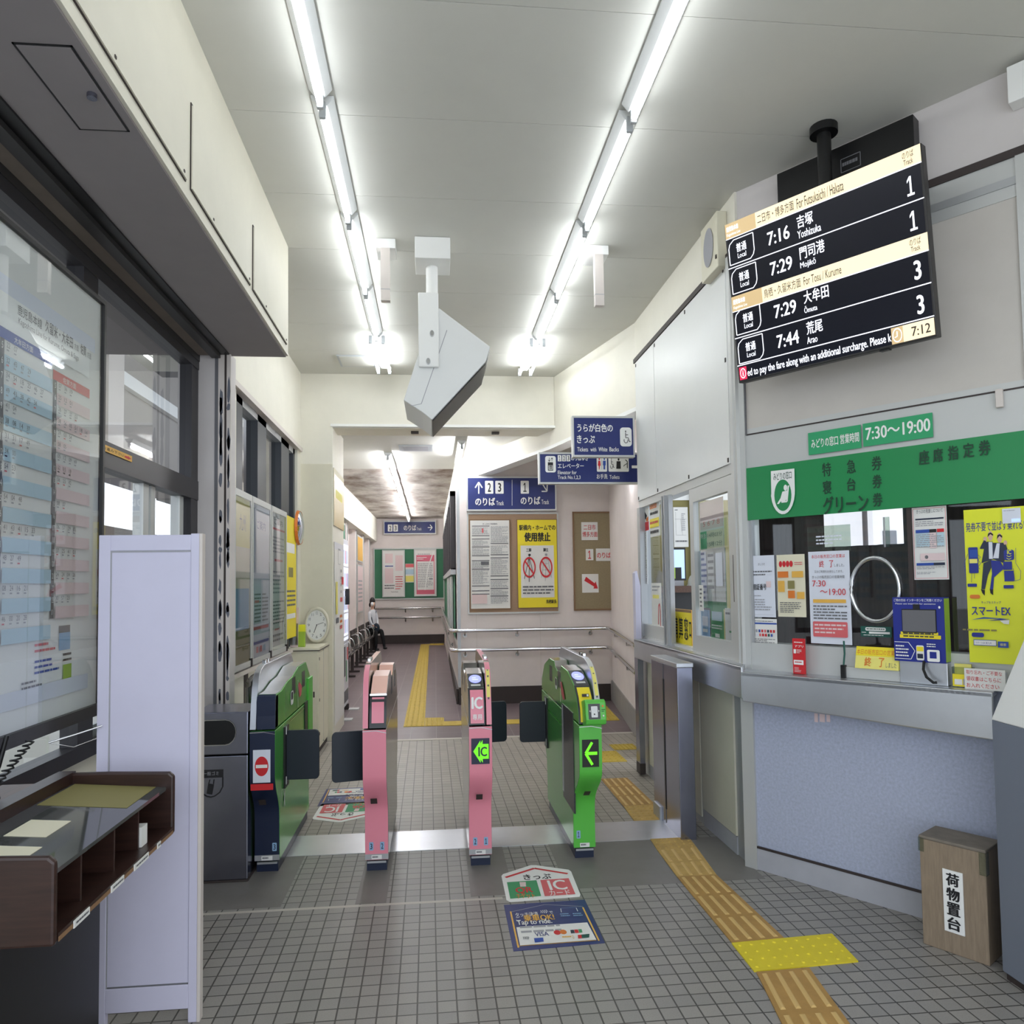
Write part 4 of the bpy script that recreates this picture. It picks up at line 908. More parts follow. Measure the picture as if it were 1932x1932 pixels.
m = MB(); m.draw((pr[5][0], 0, pr[3][1]), (pr[1][0]-pr[5][0], 0, 0), (0, 0, pr[0][1]-pr[3][1]), (0, -1, 0),
    [('s', [(.495, .20), (.50, .20), (.20, .86)], .008, 'ink_pale'), ('s', [(.08, .88), (.2, .86)], .006, 'ink_pale')]); m.obj('panel_seam', t)
m = MB(); x0, z0 = L_(790, 694); x1, z1 = L_(827, 555); m.box((x0, -.03, z0), (x1, -.004, z1), 'white'); br_ = m.obj('bracket', t, bevel=.008)
for q in ((815, 632), (808, 684)):
    m = MB(); x, z = L_(*q); m.tube([(x, -.03, z), (x, -.042, z)], [.017, .013], 'chrome', 12, sq=(1, 1.5)); m.obj('bolt', br_)
for k, (bx, ax, lb) in enumerate((((-.40, -.26), (-.365, -.30), 'small white post hanging from the ceiling between the left lamp row and the monitor housing'), ((1.13, 1.29), (1.185, 1.25), 'small white post hanging from the ceiling right of the right lamp row'))):
    t = thing('hanging_post', lb, 'ceiling post', (ax[0], 5.15, ZC-.002), 0, 'hanging posts')
    m = MB(); m.box((bx[0]-ax[0], -.0, -.07), (bx[1]-ax[0], .2, 0), 'white'); m.obj('base_box', t, bevel=.003)
    m = MB(); m.box((0, .0, -.45), (ax[1]-ax[0], .05, -.068), 'paint_edge'); m.box((-.001, -.001, -.37), (ax[1]-ax[0]+.001, .051, -.366), 'ink_pale'); m.obj('arm', t)

# ---- departure screen
DT = Vector((1.706, 4.045, 3.837)); DW, DH = 1.057, 0.925
du = Vector((.599, -.801, .003)).normalized(); dv = Vector((-.103, -.064, .993)); dv = (dv-du*dv.dot(du)).normalized(); dn = du.cross(dv)
DO = DT-dv*DH
TD = Matrix(((du.x, dv.x, dn.x, DO.x), (du.y, dv.y, dn.y, DO.y), (du.z, dv.z, dn.z, DO.z), (0, 0, 0, 1)))
t = thing('departure_screen', 'large departure screen with train times hanging from a black pipe', 'departure screen', T=TD)
m = MB(); m.box((0, 0, -.06), (DW, DH, 0), 'dark_metal'); m.obj('casing', t, bevel=.004)
e = .012
m = MB(); m.box((e, e, -.001), (DW-e, DH-e, .001), 'screen_dark')
S = []
for top, jp, en, line in ((.003, '二日市・博多方面', 'For Futsukaichi / Hakata', 0), (.458, '鳥栖・久留米方面', 'For Tosu / Kurume', 1)):
    S += [('r', .005, top, .995, top+.094, 'screen_cream'), ('r', .005, top, .185, top+.092, 'screen_tan'), ('r', .005, top+.092, .995, top+.097, 'screen_white')]
for r, (ln) in enumerate((.281, .720, .893)): S.append(('r', .005, ln-.003, .995, ln+.003, 'screen_white'))
m.draw((0, 0, .001), (DW, 0, 0), (0, DH, 0), (0, 0, 1), S, base=.001)
S = [('t', '二日市・博多方面', .196, .022, .398, .078, 'screen_ink'), ('t', 'For Futsukaichi / Hakata', .414, .025, .650, .082, 'screen_ink'), ('t', 'のりば', .918, .014, .966, .050, 'screen_ink'), ('t', 'Track', .922, .056, .962, .084, 'screen_ink'),
     ('t', '鳥栖・久留米方面', .196, .476, .398, .530, 'screen_ink'), ('t', 'For Tosu / Kurume', .414, .480, .605, .528, 'screen_ink'), ('t', 'のりば', .918, .468, .966, .503, 'screen_ink'), ('t', 'Track', .922, .509, .962, .535, 'screen_ink')]
for y in (.03, .485): S += [('t', '鹿児島本線', .014, y-.008, .085, y+.024, 'screen_white', .02), ('t', 'Kagoshima Line', .014, y+.034, .095, y+.056, 'screen_white')]
rows = [(.102, '7:16', '吉塚', 'Yoshizuka', '1', .49), (.283, '7:29', '門司港', 'Mojikō', '1', .535), (.541, '7:29', '大牟田', 'Ōmuta', '3', .535), (.722, '7:44', '荒尾', 'Arao', '3', .49)]
for y, tm, jp, en, trk, xe in rows:
    b = [(.05, y+.012), (.165, y+.012), (.165, y+.115), (.158, y+.140), (.14, y+.160), (.018, y+.160), (.018, y+.06), (.025, y+.034), (.05, y+.012)]
    S += [('s', b, .005, 'screen_white'), ('t', '普通', .062, y+.040, .122, y+.095, 'screen_white', .02), ('t', 'Local', .067, y+.103, .117, y+.133, 'screen_white', .01),
          ('t', tm, .243, y+.048, .364, y+.128, 'screen_white', .02), ('t', jp, .406, y+.020, xe, y+.094, 'screen_white', .02),
          ('t', en, .404, y+.107, .404+.0135*len(en), y+.107+(.045 if en in ('Yoshizuka', 'Mojikō') else .04), 'screen_white', .015), ('t', trk, .927, y+.044, .958, y+.145, 'screen_white', .03)]
S += [('t', 'ed to pay the fare along with an additional surcharge. Please k', .060, .925, .806, .985, 'screen_white', .02)]
m.draw((0, 0, .001), (DW, 0, 0), (0, DH, 0), (0, 0, 1), S, base=.0042, step=0)
S = [('r', .012, .905, .056, .985, 'screen_red'), ('ring', .034, .945, .017, .032, .2, 'screen_white'), ('t', 'i', .031, .928, .037, .963, 'screen_white', .02), ('r', .808, .902, .993, .99, 'screen_cream'), ('r', .808, .902, .86, .99, 'screen_tan'), ('ring', .834, .946, .021, .038, .16, 'screen_white'), ('s', [(.834, .925), (.834, .952), (.822, .956)], .004, 'screen_white')]
m.draw((0, 0, .001), (DW, 0, 0), (0, DH, 0), (0, 0, 1), S, base=.0042)
m.draw((0, 0, .001), (DW, 0, 0), (0, DH, 0), (0, 0, 1), [('t', '7:12', .897, .922, .977, .972, 'screen_ink', .01)], base=.009)
m.obj('screen_face', t)
wi = TD.inverted()
m = MB(); m.tube([wi @ Vector((2.14, 3.70, ZC-.002)), wi @ Vector((2.14, 3.70, 3.78)), wi @ Vector((2.10, 3.68, 3.5))], .036, 'black', 14)
m.tube([wi @ Vector((2.14, 3.70, ZC-.001)), wi @ Vector((2.14, 3.70, ZC-.045))], .072, 'black', 20); m.obj('hanging_pipe', t)
m = MB(); m.box((.785, -.008, -.05), (.83, .004, -.01), 'black'); m.obj('receiver', t)
# ---- black lamp box on the wall behind it
m = MB(); m.box((.345, -.10, 3.70), (1.09, -.015, 4.17), 'black')
m.draw((.345, -.10, 3.70), (.745, 0, 0), (0, 0, .47), (0, -1, 0), [('s', [(.50, .17), (.64, .17), (.64, .33), (.50, .33), (.50, .17)], .006, 'ink_grey'), ('l', .51, .20, .62, .30, 1, 'ink_grey')])
ang(m, 'unlit_sign_box', 'black unlit sign box on the wall behind the departure screen', 'sign', bevel=.003)
m = MB(); m.box((1.50, -.09, 4.02), (1.72, 0, 4.20), 'white'); ang(m, 'duct_cover', 'white duct cover at the top of the wall, right of the departure screen', 'duct', bevel=.004)

# ---- loudspeaker on the right wall
t = thing('wall_speaker', 'cream square loudspeaker high on the right wall beside the departure screen', 'speaker', (XR, 4.62, 3.80))
m = MB(); m.box((-.07, -.12, 0), (-.001, .17, .37), 'cabinet_cream'); m.obj('case', t, bevel=.006)
m = MB(); n = 28; m.add([(-.074, .03+.085*math.cos(2*math.pi*k/n), .19+.13*math.sin(2*math.pi*k/n)) for k in range(n)], [tuple(range(n))], 'ink_pale'); m.obj('grille', t)
m = MB(); m.box((-.076, -.105, .06), (-.069, -.09, .085), 'base_dark'); m.obj('volume_knob', t)

# ================================================================ direction signs
def sign(name, label, y, tl, br, items, depth=.07, fr_=.014):
    pl = facing(y); T, W, H = sheet_T(pl, tl, br); t = thing(name, label, 'sign', T=T)
    m = MB(); m.box((0, 0, -depth), (W, H, -.004), 'aluminium_pale')
    for a, b in (((0, 0, -.004), (fr_, H, .004)), ((W-fr_, 0, -.004), (W, H, .004)), ((fr_, 0, -.004), (W-fr_, fr_*1.3, .004)), ((fr_, H-fr_*1.3, -.004), (W-fr_, H, .004))): m.box(a, b, 'aluminium_pale')
    m.obj('frame', t)
    m = MB(); m.box((fr_, fr_, -.004), (W-fr_, H-fr_, 0), 'blue_sign'); m.draw((0, 0, 0), (W, 0, 0), (0, H, 0), (0, 0, 1), art(pl, tl, br, items), step=.0009); m.obj('sign_face', t)
    return t
def chair_mark(cx, cy, sx, sy, m_, w_=.012):   # person in a wheelchair, as strokes
    X = lambda a: cx+a*sx; Y = lambda b: cy+b*sy
    arcp = [(X(-.05+.36*math.cos(a)), Y(.42+.36*math.sin(a))) for a in [math.radians(q) for q in range(-20, 230, 25)]]
    return [('e', X(-.12), Y(-.85), .11*sx, .11*sy, m_), ('s', [(X(-.12), Y(-.7)), (X(-.10), Y(.05)), (X(.38), Y(.05)), (X(.62), Y(.62)), (X(.82), Y(.55))], w_, m_), ('s', [(X(-.1), Y(-.35)), (X(.35), Y(-.35))], w_, m_), ('s', arcp, w_, m_)]
Z = lambda x, y: (1000+x*.11387, 780+y*.11387)
def zt(s, x0, y0, x1, y1, m_, b=0.0): return ('t', s, *Z(x0, y0), *Z(x1, y1), m_, b)
it = [zt('うらが白色の', 778, 170, 1372, 310, 'white', .03), zt('きっぷ', 775, 360, 1075, 495, 'white', .03), zt('Tickets', 780, 560, 962, 632, 'white', .015), zt('with', 998, 562, 1098, 632, 'white', .015), zt('White', 1132, 560, 1280, 632, 'white', .015), zt('Backs', 1312, 560, 1470, 632, 'white', .015),
      ('rr', *Z(1485, 235), *Z(1685, 550), .05, 'white')]+chair_mark(*Z(1590, 400), 10, 13.5, 'ink', .010)
sign('white_ticket_sign', 'blue sign about white backed tickets with a wheelchair mark, nearest of the blue signs', 6.66, (1079.5, 784.5), (1198, 862.5), it)
it = [('rr', *Z(250, 705), *Z(430, 978), .02, 'white'), ('r', *Z(295, 810), *Z(383, 948), 'ink'), ('r', *Z(307, 860), *Z(372, 935), 'white'), ('s', [Z(318, 735), Z(318, 790)], .004, 'ink'), ('s', [Z(300, 770), Z(318, 797), Z(336, 770)], .004, 'ink'), ('s', [Z(362, 795), Z(362, 735)], .004, 'ink'), ('s', [Z(345, 760), Z(362, 735), Z(378, 760)], .004, 'ink')]
for x in (325, 340, 355): it += [('e', *Z(x, 875), .9, 1.2, 'ink'), ('r', *Z(x-5, 887), *Z(x+5, 928), 'ink')]
for x, c in ((457, '1'), (530, '2'), (602, '3')): it += [('r', *Z(x, 692), *Z(x+62, 795), 'white'), zt(c, x+18, 705, x+46, 782, 'ink', .03)]
it += [zt('のりばゆき', 678, 700, 960, 785, 'white', .02), zt('エレベーター', 458, 828, 890, 912, 'white', .02), zt('Elevator for', 458, 948, 770, 1010, 'white', .01), zt('Track No.1,2,3', 458, 1030, 835, 1098, 'white', .01),
       ('rr', *Z(1100, 690), *Z(1275, 968), .01, 'paper'), ('rr', *Z(1293, 690), *Z(1635, 968), .01, 'paper'),
       ('e', *Z(1145, 755), 1.6, 2.2, 'red'), ('p', [Z(1130, 785), Z(1160, 785), Z(1170, 865), Z(1155, 870), Z(1150, 930), Z(1140, 930), Z(1135, 870), Z(1120, 865)], 'red'), ('e', *Z(1228, 755), 1.6, 2.2, 'blue_print'), ('p', [Z(1205, 785), Z(1251, 785), Z(1251, 860), Z(1242, 865), Z(1242, 930), Z(1214, 930), Z(1214, 865), Z(1205, 860)], 'blue_print'), ('r', *Z(1183, 745), *Z(1190, 930), 'ink')]
it += chair_mark(*Z(1350, 840), 6, 11, 'ink', .005)+[('e', *Z(1463, 765), 1.7, 2.4, 'ink'), ('p', [Z(1430, 795), Z(1495, 795), Z(1500, 920), Z(1425, 920)], 'ink'), ('s', [Z(1575, 770), Z(1608, 800), Z(1608, 910)], .008, 'ink'), ('s', [Z(1608, 830), Z(1560, 860), Z(1545, 880)], .006, 'ink'),
       zt('お手洗', 1100, 1005, 1280, 1088, 'paper', .02), zt('Toilets', 1312, 1025, 1478, 1088, 'paper', .01), ('r', *Z(1680, 865), *Z(1800, 912), 'paper')]
sign('elevator_sign', 'blue sign for elevator and toilets hanging behind the white backed ticket sign', 7.40, (1016, 853.5), (1216, 913), it)
Z = lambda x, y: (820+x*.24845, 780+y*.24845)
it = [('s', [Z(335, 610), Z(335, 525)], .014, 'white'), ('s', [Z(308, 565), Z(335, 522), Z(362, 565)], .014, 'white'), ('s', [Z(588, 505), Z(588, 700)], .004, 'white'), ('s', [Z(808, 520), Z(850, 585)], .012, 'white'), ('s', [Z(855, 540), Z(853, 592), Z(812, 592)], .014, 'white')]
for x, c in ((382, '2'), (460, '3'), (652, '1')): it += [('rr', *Z(x, 512), *Z(x+64, 610), .008, 'white'), zt(c, x+20, 528, x+46, 596, 'ink', .03)]
it += [zt('のりば', 308, 640, 460, 700, 'white', .03), zt('Track', 468, 665, 525, 698, 'white', .01), zt('のりば', 652, 632, 803, 692, 'white', .03), zt('Track', 810, 656, 868, 690, 'white', .01)]
sign('track_sign', 'blue sign with up arrow, tracks 2 3 and 1, above the cork board', 10.72, (880, 899), (1050, 963.5), it, fr_=.018)
Z = lambda x, y: (630+x*.15524, 950+y*.15524)
it = [('rr', *Z(655, 255), *Z(712, 340), .01, 'white'), ('rr', *Z(722, 255), *Z(778, 340), .01, 'white'), zt('2', 672, 270, 697, 328, 'ink', .02), zt('3', 738, 270, 762, 328, 'ink', .02), zt('のりば', 848, 262, 1000, 328, 'white', .03), zt('Track', 1008, 292, 1065, 325, 'white'), ('s', [Z(1140, 292), Z(1190, 292)], .014, 'white'), ('s', [Z(1168, 258), Z(1195, 292), Z(1168, 326)], .014, 'white')]
sign('track_sign', 'blue sign with an arrow to tracks two and three, high on the far end wall', 22.40, (723.5, 982.5), (823, 1008), it, fr_=.03)

# ================================================================ boards on the centre block and the end wall
def board(name, label, y, tl, br, face, rail, rw=.02):
    pl = facing(y); T, W, H = sheet_T(pl, tl, br); t = thing(name, label, 'notice board', T=T)
    m = MB()
    for a, b in (((0, 0, -.02), (rw, H, .01)), ((W-rw, 0, -.02), (W, H, .01)), ((rw, 0, -.02), (W-rw, rw*1.2, .01)), ((rw, H-rw*1.2, -.02), (W-rw, H, .01))): m.box(a, b, rail)
    m.obj('frame', t); m = MB(); m.box((rw, rw, -.015), (W-rw, H-rw, 0), face); m.obj('pin_surface', t); return t
board('cork_board', 'cork board with white guide sheet and yellow ban poster, under the track sign', 10.775, (881, 967.5), (1056, 1156), 'cork', 'aluminium_pale')
t = board('cork_board', 'brown cork board with red printed platform papers, beside the fare window wall', 10.775, (1080, 965.5), (1216, 1150), 'cork_green', 'cork_rail')
Z = lambda x, y: (820+x*.24845, 780+y*.24845)
def zr(x0, y0, x1, y1, m_): return ('r', *Z(x0, y0), *Z(x1, y1), m_)
pl = facing(10.758)
it = [zt('きっぷのご利用案内', 362, 826, 478, 840, 'ink_grey', .02)]
for y in (850, 925, 950, 1012, 1080, 1118, 1184, 1314, 1352, 1378): it.append(zr(276, y-3, 416, y+2, 'ink_grey'))
for y in (985, 1072, 1096, 1236, 1264, 1334, 1392): it.append(zr(424, y-3, 566, y+2, 'ink_grey'))
for a, b in ((860, 915), (960, 1005), (1020, 1075), (1125, 1178), (1190, 1300)): it.append(('l', *Z(278, a), *Z(412, b), int((b-a)/9), 'ink_pale'))
for a, b in ((850, 978), (1000, 1065), (1105, 1225), (1275, 1325), (1345, 1385), (1400, 1450)): it.append(('l', *Z(426, a), *Z(564, b), int((b-a)/9), 'ink_pale'))
it += [zr(276, 1382, 398, 1450, 'rose_print'), zr(355, 868, 368, 902, 'red_pale'), zr(348, 1125, 412, 1150, 'ink_grey')]
fr0 = lambda x, y: Z(x, y)
poster('guide_sheet', 'white ticket guide sheet of fine print on the left of the cork board', 'poster', pl, Z(262, 806), Z(582, 1486), 'paper', art(pl, Z(262, 806), Z(582, 1486), it), frame='cork_rail', fw=.014, fd=.004)
it = [zr(648, 1002, 915, 1400, 'paper'), zt('駅構内・ホームでの', 636, 842, 922, 884, 'ink', .03), zt('使用禁止', 676, 900, 884, 970, 'ink', .05), zt('三脚', 692, 1022, 732, 1050, 'ink', .03), zt('脚立', 826, 1020, 866, 1048, 'ink', .03),
      ('s', [Z(715, 1070), Z(715, 1282)], .014, 'ink'), ('s', [Z(713, 1100), Z(678, 1258)], .014, 'ink'), ('s', [Z(718, 1100), Z(757, 1256)], .014, 'ink'), ('e', *Z(718, 1074), 2.6, 2.2, 'ink'),
      ('s', [Z(838, 1090), Z(810, 1250)], .006, 'ink_grey'), ('s', [Z(856, 1090), Z(892, 1250)], .006, 'ink_grey'), ('s', [Z(848, 1100), Z(842, 1275)], .006, 'ink_grey'), ('s', [Z(830, 1140), Z(866, 1140)], .006, 'ink_grey'), ('s', [Z(820, 1190), Z(876, 1190)], .006, 'ink_grey'), ('e', *Z(848, 1072), 2.4, 2.4, 'ink_pale'),
      ('ring', *Z(716, 1170), 12.8, 20, .19, 'red'), ('ring', *Z(847, 1168), 13, 20, .19, 'red'), ('s', [Z(682, 1120), Z(750, 1220)], .035, 'red'), ('s', [Z(812, 1118), Z(882, 1220)], .035, 'red'),
      ('l', *Z(665, 1310), *Z(906, 1380), 3, 'ink_grey'), zt('鳥栖駅長', 848, 1418, 930, 1446, 'ink', .03)]
poster('ban_poster', 'yellow poster banning tripods and stepladders on the right of the cork board', 'poster', pl, Z(622, 804), Z(940, 1476), 'yellow', art(pl, Z(622, 804), Z(940, 1476), it), frame='cork_rail', fw=.010, fd=.004)
def slip(lb, tl, br, items, base='paper'):
    a, b = Z(*tl), Z(*br); poster('platform_paper', lb, 'paper', facing(10.768), a, b, base, art(facing(10.768), a, b, items), thick=.002, group='papers on the brown cork board')
slip('white paper with two rows of red characters at the top of the brown cork board', (1113, 826), (1240, 962), [zt('二日市', 1130, 845, 1222, 884, 'red', .01), zt('博多方面', 1122, 898, 1236, 938, 'red', .01)])
slip('white paper circle with a red 1 in the middle of the brown cork board', (1147, 1030), (1206, 1115), [('e', *Z(1176, 1072), 7.3, 10.5, 'paper'), zt('1', 1164, 1042, 1188, 1104, 'red', .02)], base='paper')
slip('white paper with red kana right of the circled 1 on the brown cork board', (1224, 1026), (1350, 1120), [zt('のりば', 1232, 1055, 1338, 1098, 'red', .02)])
slip('white paper with a thick red arrow low on the brown cork board', (1118, 1220), (1246, 1360), [('p', [Z(1150, 1240), Z(1215, 1290), Z(1222, 1275), Z(1240, 1330), Z(1205, 1330), Z(1212, 1316), Z(1136, 1270)], 'red')])
board('green_board', 'green notice board on the far end wall above the handrails', 22.47, (704.5, 1034), (839, 1130), 'green_board', 'aluminium_pale', .035)
Z = lambda x, y: (630+x*.15524, 950+y*.15524); pl = facing(22.44)
it = [zr(612, 600, 715, 718, 'rose_print'), zr(748, 620, 850, 815, 'rose_print'), zr(608, 785, 722, 975, 'rose_print'), ('l', *Z(612, 745), *Z(720, 775), 1, 'blue_print'), ('l', *Z(750, 880), *Z(850, 1060), 6, 'red_pale'), ('l', *Z(605, 990), *Z(740, 1055), 2, 'ink_grey'), zt('Tourist Guide', 690, 1074, 785, 1090, 'ink_grey')]
poster('framed_map', 'white framed map poster on the left of the green board', 'poster', pl, Z(586, 566), Z(864, 1136), 'paper', art(pl, Z(586, 566), Z(864, 1136), it), frame='aluminium_pale', fw=.03)
it = [zr(990, 618, 1236, 1112, 'pink_print'), zr(1002, 698, 1226, 1056, 'paper'), ('l', *Z(1010, 600), *Z(1170, 612), 1, 'ink_grey'), ('l', *Z(1010, 720), *Z(1215, 1030), 14, 'ink_pale'), zr(1160, 905, 1210, 930, 'ink_pale'), ('s', [Z(1220, 575), Z(1150, 760), Z(1105, 1060)], .05, 'white'), ('l', *Z(1000, 640), *Z(1130, 680), 2, 'white')]
poster('framed_poster', 'white framed poster with pink bands on the right of the green board', 'poster', pl, Z(972, 556), Z(1250, 1126), 'paper', art(pl, Z(972, 556), Z(1250, 1126), it), frame='aluminium_pale', fw=.03)
it = [zr(870, 735, 970, 775, 'red_pale'), zr(870, 800, 970, 860, 'sky_print'), zr(870, 880, 970, 950, 'yellow_pale')]
poster('small_notice', 'small paper with red heading pinned between the two framed posters', 'paper', facing(22.46), Z(868, 732), Z(971, 958), 'paper', art(facing(22.46), Z(868, 732), Z(971, 958), it))

# ================================================================ fare window wall
t = thing('steel_counter', 'long brushed steel counter bent along the fare window and the ticket window', 'counter', (1.86, 4.30, 1.24))
o = Vector((1.86, 4.30, 1.24))
def slabz(mb, pts, z0, z1, m_): n = len(pts); mb.add([(*p, z0) for p in pts]+[(*p, z1) for p in pts], [tuple(range(n))[::-1], tuple(range(n, 2*n))]+[(k, (k+1) % n, n+(k+1) % n, n+k) for k in range(n)], m_)
R2 = lambda p: (p[0]-o.x, p[1]-o.y)
k0 = Vector((1.80, 4.26)); k1 = Vector((2.615, 3.24)); e0 = Vector((1.80, 6.55)); wa = Vector((1.915, 4.40)); we = Vector((1.915, 6.55)); wk = Vector((2.72, 3.34))
k0 = Vector((1.815, 4.235))
m = MB(); slabz(m, [R2(p) for p in (e0, we, wa, k0)], -.025, 0.0, 'stainless'); slabz(m, [R2(p) for p in (k0, wa, wk, k1)], -.055, -.03, 'stainless'); m.obj('top', t, bevel=.004)
def apron(a, b, z0a, z0b, z1, thick):
    d = (b-a).normalized(); n = Vector((d.y, -d.x)) if (Vector((d.y, -d.x)).dot(Vector((-1, -.5))) > 0) else Vector((-d.y, d.x)); q = MB()
    vs = [(*R2(a+n*.0), z0a), (*R2(b+n*.0), z0b), (*R2(b), z1), (*R2(a), z1)]; w2 = [(v[0]-n.x*thick, v[1]-n.y*thick, v[2]) for v in vs]
    q.add(vs+w2, [(0,1,2,3), (7,6,5,4), (0,4,5,1), (1,5,6,2), (2,6,7,3), (3,7,4,0)], 'stainless'); return q
apron(e0, k0, -.17, -.19, 0.0, .02).obj('apron', t, bevel=.006)
apron(k0, k1, -.205, -.255, -.03, .02).obj('apron', t, bevel=.006)
# steel pocket in front of the fare wall
t = thing('barrier_pocket', 'narrow brushed steel cabinet standing before the fare window counter', 'steel cabinet', (1.70, 4.90, 0))
m = MB(); m.box((-.055, 0, .0), (.055, .60, 1.165), 'stainless_dark'); m.obj('body', t, bevel=.004)
m = MB(); m.box((-.06, -.006, 1.165), (.06, .606, 1.195), 'stainless'); m.obj('lid', t, bevel=.004)
m = MB(); m.box((-.059, .30, .12), (-.054, .318, 1.05), 'black'); m.box((-.0585, .31, 0.02), (-.054, .314, 1.16), 'ink_grey'); m.obj('slot', t)
m = MB(); m.box((-.07, .42, 0), (-.054, .58, .10), 'aluminium'); m.obj('kick_plate', t)
t = thing('end_post', 'grey end post with pointed top at the far end of the fare window wall', 'post', (1.86, 6.60, 0))
m = MB(); m.prism([(-.03, 1.08), (.02, 1.08), (.02, 1.72), (-.01, 1.86), (-.03, 1.84)], 'y', -.03, .05, 'panel_paint'); m.obj('upper_plate', t)
m = MB(); m.box((-.03, -.07, .02), (.02, .05, 1.06), 'stainless_dark'); m.box((-.032, -.072, .02), (.022, .05, .12), 'base_dark'); m.obj('lower_post', t, bevel=.004)
pl = on_right(XR+.035)
poster('no_phone_sticker', 'red and white sticker high on the far pane of the fare window', 'sticker', pl, (1214, 960), (1225, 1000), 'paper', [('r', 0, .62, 1, 1, 'red'), ('p', [(.2,.1),(.7,.35),(.5,.5),(.2,.45)], 'ink'), ('p', [(.5,.5),(.95,.4),(.95,.6),(.6,.6)], 'orange')], thick=.002)
poster('fare_notice', 'white and yellow notice high on the far pane of the fare window', 'notice', pl, (1226, 947), (1245, 1010), 'paper', [('r', 0, .02, .75, .22, 'orange'), ('t', 'きっぷ', .05, .05, .7, .19, 'paper'), ('l', .05, .28, .95, .45, 1, 'ink'), ('r', 0, .5, 1, .75, 'yellow'), ('l', .05, .55, .95, .7, 1, 'red'), ('l', .05, .8, .95, .97, 1, 'ink')], thick=.002)
poster('strip_notice', 'tall narrow white strip of black characters on the far pane of the fare window', 'notice', pl, (1215, 1002), (1222, 1102), 'paper', [('l', .2, .03, .8, .97, 22, 'ink')], thick=.002)
poster('pale_notice', 'pale notice with a yellow line low on the far pane of the fare window', 'notice', pl, (1229, 1100), (1249, 1188), 'paper', [('r', .15, .26, .8, .34, 'yellow_pale'), ('l', .1, .05, .9, .2, 2, 'ink_pale'), ('s', [(.7,.9),(.75,.5),(.85,.45),(.92,.6),(.92,.95)], .06, 'red_pale')], thick=.002)
t = poster('fare_counter_sign', 'yellow sign with large black characters standing in the open fare window', 'sign', on_right(XR+.06), (1273, 1148), (1311, 1226), 'amber', [('r', 0, 0, 1, .07, 'cork_rail'), ('r', 0, .93, 1, 1, 'cork_rail'), ('r', .02, .07, 1, .93, 'yellow'), ('t', '精', .08, .2, .30, .78, 'ink', .02), ('t', '算', .36, .2, .58, .78, 'ink', .02), ('t', '窓', .64, .2, .84, .78, 'ink', .02), ('t', '口', .9, .3, 1.0, .7, 'ink', .02)], thick=.02)
pl = on_right(XR+.02)
poster('calendar_sheet', 'tall stack of calendar and train notes inside the shut sash of the fare window', 'notice', pl, (1320, 950), (1370, 1136), 'paper', [('r', 0, 0, 1, .28, 'rose_print'), ('t', '5 6 7 8', .15, .2, .85, .25, 'red_pale'), ('r', .02, .30, .3, .48, 'green_print'), ('r', .32, .30, 1, .48, 'paper_cream'), ('t', '特急', .04, .32, .28, .37, 'paper'), ('t', '14時03分', .36, .32, .95, .37, 'ink_grey'), ('t', '15時12分', .36, .41, .95, .46, 'ink_grey'), ('r', .03, .5, .28, 1, 'paper_blue'), ('l', .05, .5, .28, 1, 9, 'blue_print'), ('r', .34, .49, .62, .98, 'paper'), ('r', .68, .53, .95, .85, 'paper_blue'), ('l', .36, .52, .6, .9, 6, 'ink_pale')], thick=.002)
poster('green_leaflet', 'green leaflet with white print low inside the shut sash of the fare window', 'leaflet', pl, (1341, 1146), (1367, 1219), 'green_print', [('r', .1, .1, .9, .35, 'sky_print'), ('r', .35, .7, .7, .8, 'paper'), ('l', .1, .45, .9, .6, 2, 'paper')], thick=.002)
poster('blue_leaflet', 'pale blue leaflet in the near corner of the shut sash, left of the green one', 'leaflet', pl, (1323, 1150), (1340, 1212), 'blue_pale', [('r', .15, .2, .85, .5, 'paper_blue'), ('r', .2, .6, .8, .7, 'paper')], thick=.002)
poster('white_leaflet', 'plain white leaflet right of the green one inside the shut sash', 'leaflet', pl, (1368, 1147), (1386, 1226), 'paper', [('l', .1, .08, .9, .2, 1, 'ink_grey'), ('r', .5, .55, .9, .6, 'green_print')], thick=.002)
poster('green_poster', 'pale green sheet behind the notes in the shut sash of the fare window', 'sheet', on_right(XR+.03), (1318, 1040), (1372, 1150), 'green_print', [('r', 0, 0, 1, .7, 'sky_print')], thick=.002)
poster('push_sign', 'small white upright plate on the rail of the shut sash', 'sign', on_right(XR-.022), (1319, 1104), (1328, 1153), 'paper', [('l', .25, .1, .75, .9, 5, 'ink_grey')], thick=.003)
# office seen through the open half
f = MB(); f.box((2.06, 7.0, 0), (3.3, 7.06, 3.4), 'khaki'); f.box((2.06, 6.985, 2.56), (3.3, 7.0, 2.66), 'white'); f.box((2.53, 6.95, 1.0), (2.58, 7.0, 3.0), 'wood_mid'); f.box((2.04, 4.5, 3.3), (3.3, 7.0, 3.36), 'ceiling_white'); structure(f, 'wall_office')
poster('wall_chart', 'white line chart pinned on the khaki wall inside the fare office', 'chart', facing(6.98), (1270, 957), (1299, 1032), 'paper', [('l', .1, .05, .3, .1, 1, 'ink_grey'), ('s', [(.1,.3),(.9,.3)], .01, 'ink_grey'), ('s', [(.15,.7),(.85,.7)], .01, 'ink_grey'), ('s', [(.15,.12),(.15,.7)], .01, 'ink_grey'), ('s', [(.5,.3),(.6,.7)], .01, 'ink_grey'), ('l', .55, .15, .8, .6, 9, 'ink_pale'), ('l', .1, .82, .9, .9, 1, 'ink_grey')])
t = thing('office_shelf', 'brown wooden shelf inside the fare office', 'shelf', (2.06, 6.55, 1.655))
m = MB(); m.box((0, 0, 0), (.6, .44, .06), 'wood_mid'); m.obj('board', t)
